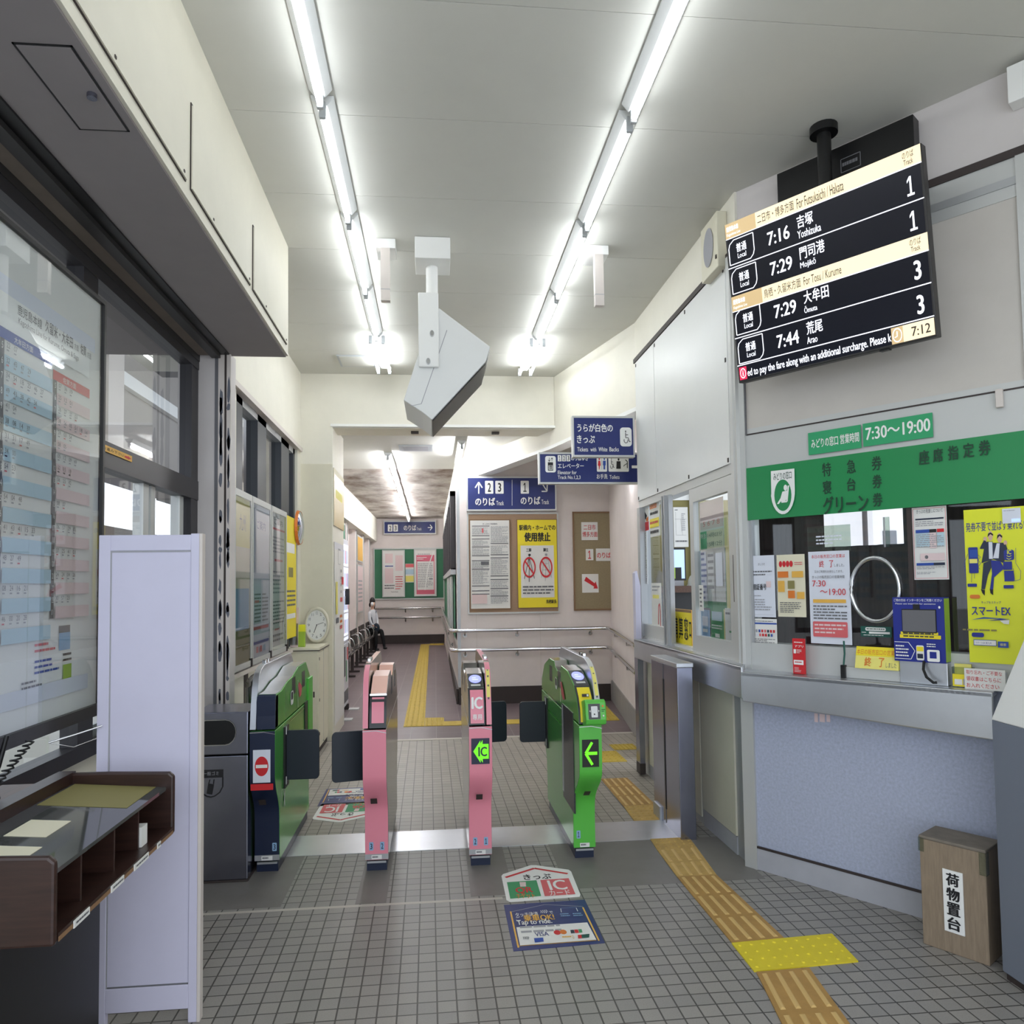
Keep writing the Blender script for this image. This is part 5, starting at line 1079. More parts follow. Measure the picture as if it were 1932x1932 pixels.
m = MB(); m.box((0, .10, -.75), (.6, .44, 0), 'black'); m.obj('cupboard', t)
t = thing('office_monitor', 'dark framed screen lit pale blue on the office shelf', 'screen', (2.27, 6.70, 1.716))
m = MB(); m.box((-.09, 0, .05), (.09, .03, .36), 'black'); m.draw((-.09, 0, .05), (.18, 0, 0), (0, 0, .31), (0, -1, 0), [('r', .07, .06, .93, .94, 'screen_blue'), ('r', .35, .6, .75, .94, 'ink'), ('r', .35, .6, .42, .94, 'lime_dull')]); m.obj('panel', t)
m = MB(); m.box((-.06, -.02, 0), (.06, .05, .05), 'ink_pale'); m.obj('foot', t)
m = MB(); R = [[(2.46+.075*math.cos(2*math.pi*k/20)*q, 6.72+.09*math.sin(2*math.pi*k/20)*q, 1.716+h) for k in range(20)] for q, h in ((1.1, 0), (1, .015), (.93, .05), (.7, .09), (.35, .11), (.02, .115))]
m.add([v for r in R for v in r], [(j*20+k, j*20+(k+1) % 20, (j+1)*20+(k+1) % 20, (j+1)*20+k) for j in range(5) for k in range(20)], 'white', True); tag(m.obj('helmet'), 'white safety helmet beside the lit screen on the office shelf', 'helmet')

# ================================================================ ticket window in the angled wall
pa = on_angle(.012); TL_, BR_ = (1407, 886.5), (1960, 921)
def zone(pl, tl, br):
    a = pl.at(*tl); b = pl.at(*br); return (b-a).dot(pl.u), a.z-b.z
Z = lambda x, y: (1400+x*.28992, 740+y*.28992)
it = []
for s_, q in (('特', (520, 462, 582, 545)), ('急', (680, 442, 742, 525)), ('券', (842, 420, 912, 505)), ('寝', (524, 578, 585, 660)), ('台', (682, 560, 742, 640)), ('券', (848, 540, 914, 622)), ('券', (850, 658, 918, 742)),
              ('座', (1150, 382, 1222, 468)), ('席', (1243, 368, 1312, 452)), ('指', (1340, 352, 1412, 438)), ('定', (1438, 335, 1515, 422)), ('券', (1540, 318, 1622, 408))):
    it.append(zt(s_, *q, 'green_ink', .03))
it.append(zt('グリーン', 528, 682, 828, 775, 'green_ink', .03))
e_ = [Z(192, 515), Z(345, 497), Z(348, 640)]+[Z(270+78*math.cos(a), 650+145*math.sin(a)) for a in [math.radians(k) for k in range(5, 180, 15)]]+[Z(195, 660)]
it += [('p', e_, 'white'), zt('みどりの窓口', 208, 528, 328, 562, 'green_ink', .01), ('e', *Z(271, 672), 17, 28, 'green_sign'), ('e', *Z(288, 622), 3.6, 5.2, 'white'), ('p', [Z(268, 648), Z(300, 640), Z(300, 690), Z(285, 712), Z(258, 712), Z(245, 728), Z(233, 728), Z(256, 690)], 'white'), ('s', [Z(308, 608), Z(298, 712), Z(262, 716)], .006, 'white')]
zt_band = art(pa, TL_, BR_, it)
a_ = pa.at(*TL_); Tb = Matrix(((ANG_U.x, 0, ANG_N.x, a_.x), (ANG_U.y, 0, ANG_N.y, a_.y), (0, 1, 0, 2.128), (0, 0, 0, 1))); bw = (pa.at(*BR_)-a_).dot(ANG_U); bh = .325
m = MB(); m.box((0, 0, -.012), (bw, bh, 0), 'green_sign')
it2 = art(pa, TL_, BR_, it); a_z = a_.z; b_z = pa.at(*BR_).z; H0 = a_z-b_z
def rez(q):   # the fractions were taken on the measured corners; restate them on the banner itself
    f_ = lambda y: (2.128+bh-(a_z-y*H0))/bh
    k = q[0]
    if k == 't': return (k, q[1], q[2], f_(q[3]), q[4], f_(q[5]))+q[6:]
    if k in ('p', 's'): return (k, [(x, f_(y)) for x, y in q[1]])+q[2:]
    if k == 'e': return (k, q[1], f_(q[2]), q[3], q[4]*H0/bh, q[5])
    return q
m.draw((0, 0, 0), (bw, 0, 0), (0, bh, 0), (0, 0, 1), [rez(q) for q in it2])
tag(m.obj('ticket_banner', T=Tb), 'wide green banner with dark characters and a seat emblem above the ticket window', 'banner')
pl = on_angle(.008)
poster('hours_sign', 'green sign with white kana left of the opening times above the banner', 'sign', pl, (1525, 817.5), (1625.6, 845), 'green_sign_light', [('t', 'みどりの窓口', .06, .3, .58, .72, 'white', .02), ('t', '営業時間', .62, .3, .97, .72, 'white', .02)], thick=.004)
poster('times_sign', 'green sign with opening times 7:30 to 19:00 above the banner', 'sign', pl, (1628, 800), (1761, 824.5), 'green_sign_light', [('t', '7:30～19:00', .04, .2, .97, .74, 'white', .025)], thick=.004)
m = MB(); m.box((1.38, -.03, 2.58), (1.41, -.005, 2.67), 'paint_edge'); ang(m, 'wall_hook', 'small beige hook on the pale band right of the opening times', 'hook', bevel=.003)
# curtain behind the pane with a gap that shows the far side of the office
m = MB(); xs = [-.28+i*.02 for i in range(0, 110)]
def fold(x0, x1, z0, z1):
    pts = [x for x in xs if x0 <= x <= x1]; n = len(pts); yy = [.34+.018*math.sin(x*42)+.01*math.sin(x*97) for x in pts]
    m.add([(x, y, z0) for x, y in zip(pts, yy)]+[(x, y, z1) for x, y in zip(pts, yy)], [(k, k+1, n+k+1, n+k) for k in range(n-1)], 'curtain', True)
fold(-.28, 1.9, 1.15, 1.955); fold(-.28, .36, 1.94, 2.5); fold(.82, 1.9, 1.94, 2.5)
ang(m, 'office_curtain', 'dark brown curtain drawn behind the ticket window', 'curtain')
def hill(mb, c, rx, ry, h, m_):
    n, k_ = 24, 6; vs = []
    for j in range(k_+1):
        q = j/k_
        for i in range(n): a = 2*math.pi*i/n; vs.append((c[0]+rx*(1-q)*math.cos(a), c[1]+ry*(1-q)*math.sin(a), h*(1-(1-q)**2)*(1+.12*math.sin(3*a+j))))
    mb.add(vs, [(j*n+i, j*n+(i+1) % n, (j+1)*n+(i+1) % n, (j+1)*n+i) for j in range(k_) for i in range(n)], m_, True)
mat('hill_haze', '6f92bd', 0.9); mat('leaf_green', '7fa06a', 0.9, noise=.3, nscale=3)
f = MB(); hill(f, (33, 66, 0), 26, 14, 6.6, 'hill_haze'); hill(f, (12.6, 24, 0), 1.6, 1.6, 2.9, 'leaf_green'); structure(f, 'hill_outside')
f = MB(); f.box((10.75, 17.0, 0), (16, 19.5, 8), 'pale_wall'); f.box((11.0, 16.98, 2.55), (11.35, 17.0, 2.95), 'ink_grey'); f.tube([(11.4, 19, 0), (11.4, 19, 6)], .03, 'white', 8); f.tube([(10.3, 16.6, 0), (10.3, 16.6, 6)], .06, 'base_dark', 8); structure(f, 'building_outside')
pl = on_angle(-.016)
zq = lambda x, y: (1400+x*.18113, 940+y*.18113)
poster('pin_notice', 'white notice about a code number, upper left of the ticket window pane', 'notice', pl, zq(80, 602), zq(355, 1242), 'paper_blue', [('t', 'おしらせ', .35, .12, .62, .16, 'ink_grey'), ('l', .12, .24, .9, .34, 2, 'ink_grey'), ('t', '暗証番号', .12, .46, .66, .56, 'ink', .02), ('r', .66, .42, .85, .52, 'rose_print'), ('l', .12, .64, .6, .67, 1, 'ink_pale'), ('l', .12, .7, .85, .9, 5, 'ink_pale'), ('s', [(.08,.96),(.92,.96)], .006, 'ink_pale')], thick=.002)
poster('steps_notice', 'cream notice with orange boxes beside the code number notice', 'notice', pl, zq(360, 592), zq(672, 1240), 'paper_cream', [('e', .14, .15, .06, .05, 'red'), ('e', .27, .15, .06, .05, 'red'), ('e', .40, .15, .06, .05, 'red'), ('e', .53, .15, .06, .05, 'red'), ('l', .65, .12, .95, .18, 2, 'red_pale'), ('r', .04, .27, .42, .37, 'orange'), ('r', .55, .27, .95, .37, 'amber'), ('r', .04, .42, .28, .60, 'amber'), ('r', .4, .42, .64, .55, 'khaki'), ('r', .4, .58, .64, .70, 'orange'), ('r', .72, .6, .98, .71, 'amber'), ('l', .1, .76, .85, .94, 6, 'ink_grey')], thick=.002)
poster('card_notice', 'white notice with rows of small card marks, lower left of the ticket window pane', 'notice', pl, zq(98, 1252), zq(372, 1578), 'paper', [('l', .15, .06, .85, .11, 1, 'ink_grey'), ('r', .0, .13, 1, .18, 'blue_print')]+[('r', .06+k*.115, .36, .13+k*.115, .45, c) for k, c in enumerate(('blue_pale', 'ink_pale', 'blue_print', 'red', 'red_pale', 'navy', 'red', 'red'))]+[('r', .10+k*.115, .49, .17+k*.115, .58, c) for k, c in enumerate(('ink_pale', 'paper_blue', 'red_pale', 'red', 'red', 'green_dark', 'blue_print'))]+[('l', .05, .65, .95, .96, 6, 'ink_grey')], thick=.002)
it = [zt_ for zt_ in ()]
poster('closed_notice', 'large white notice with red closing times hung in the middle of the ticket window', 'notice', pl, zq(690, 560), zq(1150, 1530), 'paper_blue', [('t', '本日の販売窓口の営業は', .08, .035, .90, .075, 'red'), ('t', '終', .27, .10, .39, .175, 'red', .01), ('t', '了', .52, .10, .62, .175, 'red', .01), ('t', 'しました。', .64, .14, .88, .17, 'ink_grey'), ('t', '又のご利用をお待ちしてます。', .15, .205, .85, .235, 'ink_grey'), ('t', 'きっぷの販売窓口の営業時間', .09, .262, .88, .295, 'ink_grey'), ('t', '7:30', .09, .315, .42, .38, 'red'), ('t', '～19:00', .28, .405, .90, .475, 'red'), ('r', .10, .52, .90, .558, 'amber'), ('l', .1, .58, .92, .745, 5, 'ink_grey'), ('rr', .08, .76, .92, .925, .03, 'red_pale'), ('l', .12, .78, .88, .90, 3, 'rose_print')], thick=.002)
poster('clear_sheet', 'clear plastic sheet above the closing times notice', 'sheet', on_angle(-.017), zq(682, 300), zq(1136, 548), 'acrylic', [('l', .2, .35, .8, .75, 3, 'paper_blue')], thick=.001)
m = MB(); pl2 = on_angle(.0); c = pl2.at(1649, 1112.5); u0 = (c-ANG_P).dot(ANG_U)
R_ = [(u0+.126*math.cos(2*math.pi*k/40), .012, c.z+.173*math.sin(2*math.pi*k/40)) for k in range(41)]
m.tube(R_, .011, 'chrome', 10, caps=False); ang(m, 'speaking_ring', 'chrome ring of the speaking hole in the ticket window pane', 'ring')
poster('payment_plate', 'small dark green plate with white print under the chrome ring', 'sign', pl, (1624, 1181), (1683, 1203), 'green_dark', [('rr', .16, .10, .82, .42, .04, 'paper'), ('l', .2, .16, .78, .36, 1, 'green_ink'), ('r', .28, .5, .95, .7, 'paper'), ('l', .04, .52, .26, .68, 1, 'paper'), ('l', .1, .78, .8, .92, 1, 'paper')], thick=.003)
poster('pull_handle', 'clear upright handle strip on the sliding pane above the ring', 'handle', on_angle(-.01), (1667, 976), (1680, 1032), 'acrylic', [('r', .1, 0, .35, 1, 'ink_pale')], thick=.012)
zq = lambda x, y: (1590+x*.19149, 940+y*.19149)
poster('fare_table', 'white notice with blue and red tables right of the chrome ring', 'notice', pl, zq(680, 98), zq(1050, 800), 'paper', [('s', [(.03,.02),(.97,.02),(.97,.98),(.03,.98),(.03,.02)], .012, 'red_pale'), ('t', 'きっぷの見直しについて', .14, .03, .9, .085, 'ink_grey'), ('r', .1, .155, .92, .175, 'navy'), ('l', .1, .19, .9, .27, 3, 'ink_pale'), ('r', .1, .31, .5, .355, 'blue_print'), ('r', .5, .31, .70, .355, 'ink'), ('r', .72, .31, .92, .355, 'red'), ('r', .1, .36, .5, .55, 'sky_print'), ('r', .5, .36, .70, .57, 'rose_print'), ('r', .72, .36, .92, .55, 'sky_print'), ('l', .12, .37, .9, .56, 7, 'ink_pale'), ('rr', .22, .64, .92, .74, .02, 'rose_print'), ('e', .40, .69, .05, .025, 'ink_grey'), ('r', .1, .77, .6, .805, 'blue_print'), ('r', .6, .77, .92, .805, 'navy'), ('l', .1, .82, .9, .86, 2, 'ink_pale'), ('l', .1, .89, .7, .93, 2, 'ink_pale')], thick=.002)
# yellow advertising board standing in the window
pl = on_angle(.03); TLp, BRp = zq(1196, 120), (1952, 1256)
Z = zq
it = [zt('発券不要で並ばず乗れる!', 1218, 245, 1800, 305, 'blue_deep', .01)]
it += [('e', *zq(1462, 372), 5.0, 9.0, 'skin_print'), ('e', *zq(1552, 392), 5.0, 9, 'skin_print'), ('p', [zq(1434, 385), zq(1440, 350), zq(1465, 338), zq(1490, 355), zq(1488, 372), zq(1462, 355)], 'ink'), ('p', [zq(1526, 405), zq(1532, 366), zq(1556, 355), zq(1580, 372), zq(1578, 392), zq(1552, 372)], 'ink'),
       ('p', [zq(1440, 428), zq(1486, 428), zq(1500, 600), zq(1375, 640), zq(1400, 500), zq(1360, 500), zq(1395, 440)], 'navy'), ('p', [zq(1486, 440), zq(1590, 440), zq(1630, 520), zq(1595, 640), zq(1490, 600)], 'navy'), ('p', [zq(1445, 432), zq(1482, 432), zq(1488, 598), zq(1450, 598)], 'paper_blue'), ('p', [zq(1525, 445), zq(1556, 445), zq(1545, 592), zq(1490, 592)], 'paper_blue'),
       ('p', [zq(1395, 640), zq(1470, 610), zq(1475, 680), zq(1440, 760), zq(1410, 900), zq(1375, 895)], 'navy'), ('p', [zq(1470, 610), zq(1560, 620), zq(1600, 690), zq(1500, 780), zq(1490, 910), zq(1458, 905), zq(1480, 740)], 'blue_deep'), ('p', [zq(1370, 895), zq(1410, 905), zq(1408, 960), zq(1385, 935)], 'ink'), ('p', [zq(1458, 895), zq(1490, 900), zq(1492, 955), zq(1465, 935)], 'ink'), ('e', *zq(1412, 405), 3.6, 4.5, 'skin_print'), ('e', *zq(1612, 440), 3.6, 4.5, 'skin_print'), ('p', [zq(1360, 495), zq(1400, 415), zq(1425, 425), zq(1405, 500)], 'navy'), ('p', [zq(1585, 445), zq(1600, 460), zq(1615, 455), zq(1632, 500), zq(1620, 525)], 'navy')]
it += [('rr', *zq(1246, 486), *zq(1350, 738), .02, 'blue_deep'), ('r', *zq(1258, 510), *zq(1338, 585), 'blue_print'), ('r', *zq(1258, 600), *zq(1338, 640), 'yellow_pale'), ('rr', *zq(1595, 510), *zq(1700, 610), .04, 'blue_deep'), ('r', *zq(1590, 625), *zq(1680, 705), 'blue_deep'), ('r', *zq(1600, 715), *zq(1700, 818), 'blue_deep'), zt('IC', 1628, 510, 1672, 552, 'lime', .03), ('s', [zq(1625, 565), zq(1648, 578), zq(1672, 565)], .01, 'lime'), ('s', [zq(1625, 590), zq(1648, 603), zq(1672, 590)], .01, 'lime'),
       ('s', [zq(1225, 770), zq(1210, 640), zq(1245, 550)], .006, 'blue_deep'), ('s', [zq(1280, 828), zq(1285, 715), zq(1310, 715), zq(1310, 790)], .006, 'blue_deep'), ('s', [zq(1345, 560), zq(1370, 580), zq(1345, 610), zq(1372, 640), zq(1345, 680), zq(1365, 700)], .006, 'blue_deep'), ('s', [zq(1715, 490), zq(1715, 640), zq(1765, 720), zq(1760, 800), zq(1705, 815), zq(1690, 690)], .006, 'blue_deep'),
       ('rr', *zq(1242, 842), *zq(1335, 872), .01, 'blue_deep'), ('rr', *zq(1596, 856), *zq(1697, 888), .01, 'blue_deep'), ('rr', *zq(1264, 950), *zq(1366, 988), .03, 'orange'), zt('キップをスキップ', 1378, 1012, 1572, 1040, 'blue_deep', .01), zt('スマートEX', 1280, 1062, 1668, 1158, 'blue_deep', .03), ('p', [zq(1280, 1195), zq(1400, 1170), zq(1660, 1188), zq(1400, 1185)], 'blue_print'), ('p', [zq(1440, 1205), zq(1560, 1186), zq(1660, 1195), zq(1580, 1200)], 'blue_deep'), ('p', [zq(1560, 1205), zq(1655, 1198), zq(1650, 1240), zq(1600, 1235)], 'paper'),
       ('l', *zq(1195, 1276), *zq(1720, 1330), 1, 'khaki'), ('rr', *zq(1284, 1320), *zq(1406, 1368), .03, 'blue_deep'), ('r', *zq(1302, 1388), *zq(1530, 1455), 'blue_print'), ('r', *zq(1308, 1394), *zq(1524, 1449), 'paper'), zt('スマートEX 新九州', 1320, 1408, 1478, 1436, 'blue_deep'), ('r', *zq(1540, 1408), *zq(1648, 1472), 'blue_print'), zt('検索', 1562, 1425, 1625, 1456, 'yellow_pale')]
t = poster('advert_board', 'bright yellow advertising board with two leaping men in navy suits', 'poster', pl, TLp, BRp, 'lime', art(pl, TLp, BRp, it), thick=.012)
poster('advert_card', 'small white card stuck on the top edge of the yellow advertising board', 'card', on_angle(.048), zq(1570, 106), zq(1758, 240), 'paper_blue', [('l', .08, .1, .7, .2, 1, 'ink_pale'), ('r', .5, .72, .95, .92, 'screen_blue')], thick=.002)
# things on the counter
def on_counter(name, label, cat, px, py, off, rz=None, z=1.2105):
    p = on_angle(off).at(px, py); return thing(name, label, cat, (p.x, p.y, z), math.atan2(ANG_U.y, ANG_U.x) if rz is None else rz)
t = on_counter('red_leaflet_stand', 'red leaflet standing on the counter before the cream notice', 'leaflet', 1508, 1268, .075)
m = MB(); m.box((-.036, 0, 0), (.036, .012, .205), 'red', Matrix.Rotation(.0, 4, 'X')); m.draw((-.036, 0, 0), (.072, 0, 0), (0, 0, .205), (0, -1, 0), [('t', 'アプリ', .2, .18, .9, .25, 'white', .02), ('l', .15, .08, .85, .14, 1, 'white'), ('rr', .1, .30, .3, .42, .03, 'white'), ('l', .35, .3, .75, .42, 3, 'white'), ('rr', .1, .60, .9, .73, .03, 'white'), ('l', .2, .63, .8, .7, 1, 'red'), ('l', .15, .8, .7, .95, 4, 'rose_print')]); m.obj('leaflet', t)
m = MB(); m.box((-.036, -.02, 0), (.036, .03, .003), 'acrylic'); m.obj('stand', t)
t = on_counter('cash_tray', 'low grey steel box on the counter under the yellow closing card', 'box', 1645, 1278, .035)
m = MB(); m.box((-.15, -.02, 0), (.15, .06, .06), 'aluminium_pale'); m.obj('box', t, bevel=.003)
t = on_counter('closing_card', 'yellow folded card with red characters on the grey steel box', 'card', 1657, 1262, .05, z=1.272)
m = MB(); m.prism([(-.03, 0), (.03, 0), (.012, .10), (.004, .115)], 'x', -.11, .11, 'yellow_pale'); m.draw((-.11, -.03, 0), (.22, 0, 0), (0, .034, .115), (0, -1, .3), [('r', 0, 0, 1, .42, 'yellow'), ('t', '本日の販売窓口の営業は', .02, .12, .98, .36, 'orange'), ('t', '終', .22, .48, .38, .9, 'orange', .02), ('t', '了', .55, .48, .68, .9, 'orange', .02), ('t', 'しました', .72, .68, .96, .9, 'ink_grey')]); m.obj('card', t)
t = on_counter('counter_pen', 'thin green pen in a small black holder on the counter left of the grey box', 'pen', 1592, 1275, .06)
m = MB(); m.box((-.012, -.012, 0), (.012, .012, .07), 'black'); m.obj('holder', t)
m = MB(); m.tube([(0, 0, .06), (.0, .02, .13), (-.006, .03, .20)], .005, 'green_dark', 8); m.obj('pen', t)
t = on_counter('intercom_unit', 'blue intercom panel with dark screen on a steel foot before the yellow board', 'intercom', 1737, 1292, .085)
m = MB(); m.box((-.12, 0, .115), (.12, .085, .445), 'blue_deep'); m.box((.115, .006, .12), (.1215, .08, .44), 'lime_dull')
m.draw((-.12, 0, .115), (.24, 0, 0), (0, 0, .33), (0, -1, 0), [('t', 'ご用の方は インターホンをご利用ください', .03, .02, .97, .065, 'white', .01), ('t', 'Please use intercom for assistance', .06, .085, .85, .11, 'white'), ('e', .92, .15, .02, .02, 'white'), ('r', .15, .535, .88, .575, 'yellow'), ('r', .13, .58, .93, .635, 'yellow'), ('l', .2, .54, .85, .63, 2, 'navy'), ('s', [(.02,.70),(.30,.70),(.42,.83),(.34,.96),(.02,.96)], .012, 'white'), ('l', .04, .74, .3, .94, 4, 'white'), ('rr', .45, .74, .60, .97, .03, 'paper'), ('r', .46, .76, .59, .83, 'yellow'), ('r', .47, .87, .58, .94, 'navy'), ('rr', .66, .80, .90, .98, .03, 'white'), ('r', .71, .83, .84, .93, 'blue_deep'), ('l', .66, .70, .92, .77, 2, 'white')]); pn = m.obj('panel', t, bevel=.003)
m = MB(); m.box((-.075, -.006, .265), (.085, 0, .385), 'ink'); m.box((-.072, -.008, .27), (.082, -.006, .38), 'ink_grey'); m.box((-.02, -.006, .385), (.01, 0, .41), 'black'); m.obj('screen', pn)
m = MB(); m.box((-.105, .02, 0), (.12, .085, .116), 'stainless'); m.obj('foot', t, bevel=.003)
m = MB(); m.tube([(.02, .0, .12), (.022, -.02, .08), (.04, -.035, .045), (.07, -.035, .02), (.085, -.03, .022)], .007, 'black', 8); m.obj('cable', t)
t = on_counter('yellow_card_box', 'small yellow leaflet box on the counter right of the intercom', 'leaflet box', 1817, 1285, .055, z=1.2105)
m = MB(); m.box((-.045, -.01, 0), (.045, .03, .10), 'acrylic'); m.obj('case', t)
m = MB(); m.box((-.042, -.012, .005), (.042, .022, .065), 'yellow'); m.box((-.036, .002, .065), (.036, .02, .115), 'yellow_pale'); m.draw((-.042, -.012, .005), (.084, 0, 0), (0, 0, .06), (0, -1, 0), [('r', .1, .4, .5, .85, 'paper'), ('r', .55, .35, .75, .85, 'ink_pale')]); m.obj('leaflets', t)
t = on_counter('receipt_note', 'white note of red characters standing on the counter by the yellow leaflet box', 'note', 1858, 1292, .085)
m = MB(); m.box((-.085, 0, 0), (.085, .006, .10), 'paper'); m.draw((-.085, 0, 0), (.17, 0, 0), (0, 0, .10), (0, -1, 0), [('t', '取り忘れ・ご不要な', .05, .08, .93, .28, 'red'), ('t', '領収書はこちらに', .05, .38, .9, .60, 'red'), ('t', 'お入れください', .05, .70, .85, .92, 'red')]); m.obj('sheet', t)
m = MB(); m.box((-.08, .006, 0), (.08, .05, .085), 'paper_blue'); m.obj('tray', t)
# tape left on the panel under the counter
m = MB()
for k, (x, w_, h) in enumerate(((.42, .02, .05), (.45, .03, .045), (.49, .02, .04))): m.box((x, -.004, .985-h), (x+w_, -.001, .985), 'rose_print')
tag(m.obj('torn_tape', T=TA), 'torn pinkish tape on the speckled panel under the counter edge', 'tape')
# luggage box
t = thing('luggage_stand', 'worn brown wooden luggage stand with a white label on the floor', 'stand', (2.320, 3.388, 0), math.atan2(-.235, .156))
m = MB(); m.box((0, 0, 0), (.28, .20, .50), 'wood_box'); m.obj('body', t, bevel=.004)
m = MB(); m.box((-.003, -.003, .50), (.283, .203, .515), 'wood_box_top'); m.obj('top', t, bevel=.004)
m = MB(); m.box((.10, -.006, .10), (.185, -.001, .385), 'white'); m.draw((.10, -.006, .10), (.085, 0, 0), (0, 0, .285), (0, -1, 0), [('t', c, .16, .04+.235*k, .84, .25+.235*k, 'ink', .04) for k, c in enumerate('荷物置台')]); m.obj('label_plate', t)
m = MB(); m.box((.255, -.004, .40), (.284, .03, .50), 'acrylic'); m.obj('tape', t)
m = MB(); m.box((-.004, -.004, .44), (.02, .02, .505), 'acrylic'); m.obj('tape', t)
# machine at the right edge
t = thing('ticket_machine', 'pale machine with a sloping white upper part and grey lower case at the right edge', 'machine', (2.46, 2.20, 0))
m = MB(); m.prism([(0, .03), (.862, .03), (.862, 1.12), (0, 1.10)], 'x', 0, .42, 'plinth_slate' if 'plinth_slate' in MATS else mat('plinth_slate', '767c8a', .6)); m.obj('lower_case', t, bevel=.004)
m = MB(); m.prism([(0, 1.10), (.862, 1.12), (.50, 1.78), (.44, 1.84), (0, 1.84)], 'x', -.004, .42, 'white'); m.obj('upper_case', t, bevel=.006)
m = MB(); m.box((0.01, 0.01, 0), (.42, .85, .03), 'base_dark'); m.obj('plinth', t)

# ================================================================ corridor beyond the gates
t = thing('handrail', 'double steel handrail wrapping round the centre block', 'handrail', (0.25, 10.70, 0))
for nm, z in (('upper_rail', 1.085), ('lower_rail', .80)):
    m = MB(); pth = [(-.055, 11.4, z), (-.03, .35, z), (-.012, .08, z), (.03, .005, z), (.09, -.0, z), (2.18, -.0, z), (2.26, -.03, z), (2.30, -.09, z), (1.86, -3.1, z)]
    m.tube(pth, .027, 'chrome', 12); m.obj(nm, t)
    for x, y in ((.18, 0), (.95, 0), (2.05, 0), (2.22, -.75), (2.0, -2.2), (-.03, 2.0), (-.04, 5.0)):
        m = MB(); wx, wy = (x, .07) if y == 0 else ((x+.09, y) if x > 1 else (x+.08, y))
        m.tube([(x, y, z-.02), (x, y, z-.07), (wx, wy, z-.075)], .011, 'chrome', 8); m.tube([(wx, wy, z-.075), (wx+(x-wx)*.25, wy+(y-wy)*.25, z-.075)], .03, 'gate_silver', 12); m.obj('bracket', t)
t = thing('handrail', 'double steel handrail on the far end wall under the green board', 'handrail', (-.8, 22.40, 0))
for nm, z in (('upper_rail', 1.07), ('lower_rail', .79)):
    m = MB(); m.tube([(-1.02, 0, z), (1.04, 0, z)], .03, 'gate_silver', 10); m.obj(nm, t)
    for x in (-.10, .72):
        m = MB(); m.tube([(x, 0, z-.02), (x, 0, z-.10), (x, .095, z-.12)], .022, 'gate_silver', 8); m.obj('bracket', t)
# vending machine
t = thing('vending_machine', 'tall lit drinks vending machine just past the pillar', 'vending machine', (-1.60, 9.75, 0))
m = MB(); m.box((-.33, 0, .08), (.34, 1.05, 2.42), 'vending_white'); m.obj('cabinet', t, bevel=.01)
m = MB(); m.box((.34, .05, 1.0), (.347, 1.0, 2.34), 'vending_glow')
it = []
for r in range(4):
    for k in range(9): it.append(('r', .04+k*.105, .06+r*.24, .10+k*.105, .20+r*.24, ('rose_print', 'blue_pale', 'sky_print', 'red_pale', 'paper_cream')[(k*3+r*2) % 5]))
    it.append(('r', .02, .225+r*.24, .98, .24+r*.24, 'paper'))
m.draw((.347, .05, 1.0), (0, .95, 0), (0, 0, 1.34), (1, 0, 0), it); m.obj('display_window', t)
m = MB(); m.box((.34, .05, .36), (.346, 1.0, .95), 'vending_white'); m.draw((.346, .05, .36), (0, .95, 0), (0, 0, .59), (1, 0, 0), [('r', .05, .1, .30, .55, 'red'), ('r', .42, .05, .62, .75, 'navy'), ('r', .68, .4, .78, .9, 'green_print'), ('r', .8, .1, .95, .4, 'red_pale')]); m.obj('lower_door', t)
m = MB(); m.box((.34, .05, .14), (.344, 1.0, .30), 'ink_grey'); m.obj('delivery_slot', t)
m = MB(); m.box((.347, .62, 1.50), (.40, .72, 1.72), 'black'); m.obj('card_reader', t)
for y in (.02, .85):
    m = MB(); m.box((.36, y, 0), (.50, y+.16, .012), 'aluminium_pale'); m.box((.25, y+.06, .0), (.36, y+.1, .08), 'base_dark'); m.obj('foot', t)
pl = on_left(-1.166)
poster('amber_panel', 'glossy amber panel high on the pillar reveal before the vending machine', 'panel', pl, (629, 882), (648, 1002), 'paper_cream', [('r', 0, 0, 1, .1, 'paper_cream'), ('r', 0, .1, 1, 1, 'amber_dull'), ('r', .15, .35, .8, .5, 'yellow_pale')], thick=.006)
poster('sticker_panel', 'white panel with small red stickers on the pillar reveal under the amber panel', 'panel', pl, (630.5, 1022), (648.5, 1345), 'paper', [('r', .0, .0, 1, .04, 'vending_white'), ('r', .35, .03, .6, .12, 'ink_pale'), ('r', .36, .04, .59, .118, 'paper'), ('r', .72, .19, .95, .235, 'red'), ('r', .55, .31, .8, .335, 'red_pale'), ('r', .5, .41, .75, .425, 'orange'), ('r', .5, .44, .75, .455, 'orange'), ('r', .5, .47, .75, .49, 'red_pale'), ('r', .05, .22, .25, .4, 'yellow_pale'), ('r', .08, .42, .35, .45, 'ink_grey'), ('l', .55, .14, .7, .3, 4, 'ink_pale')], thick=.006)
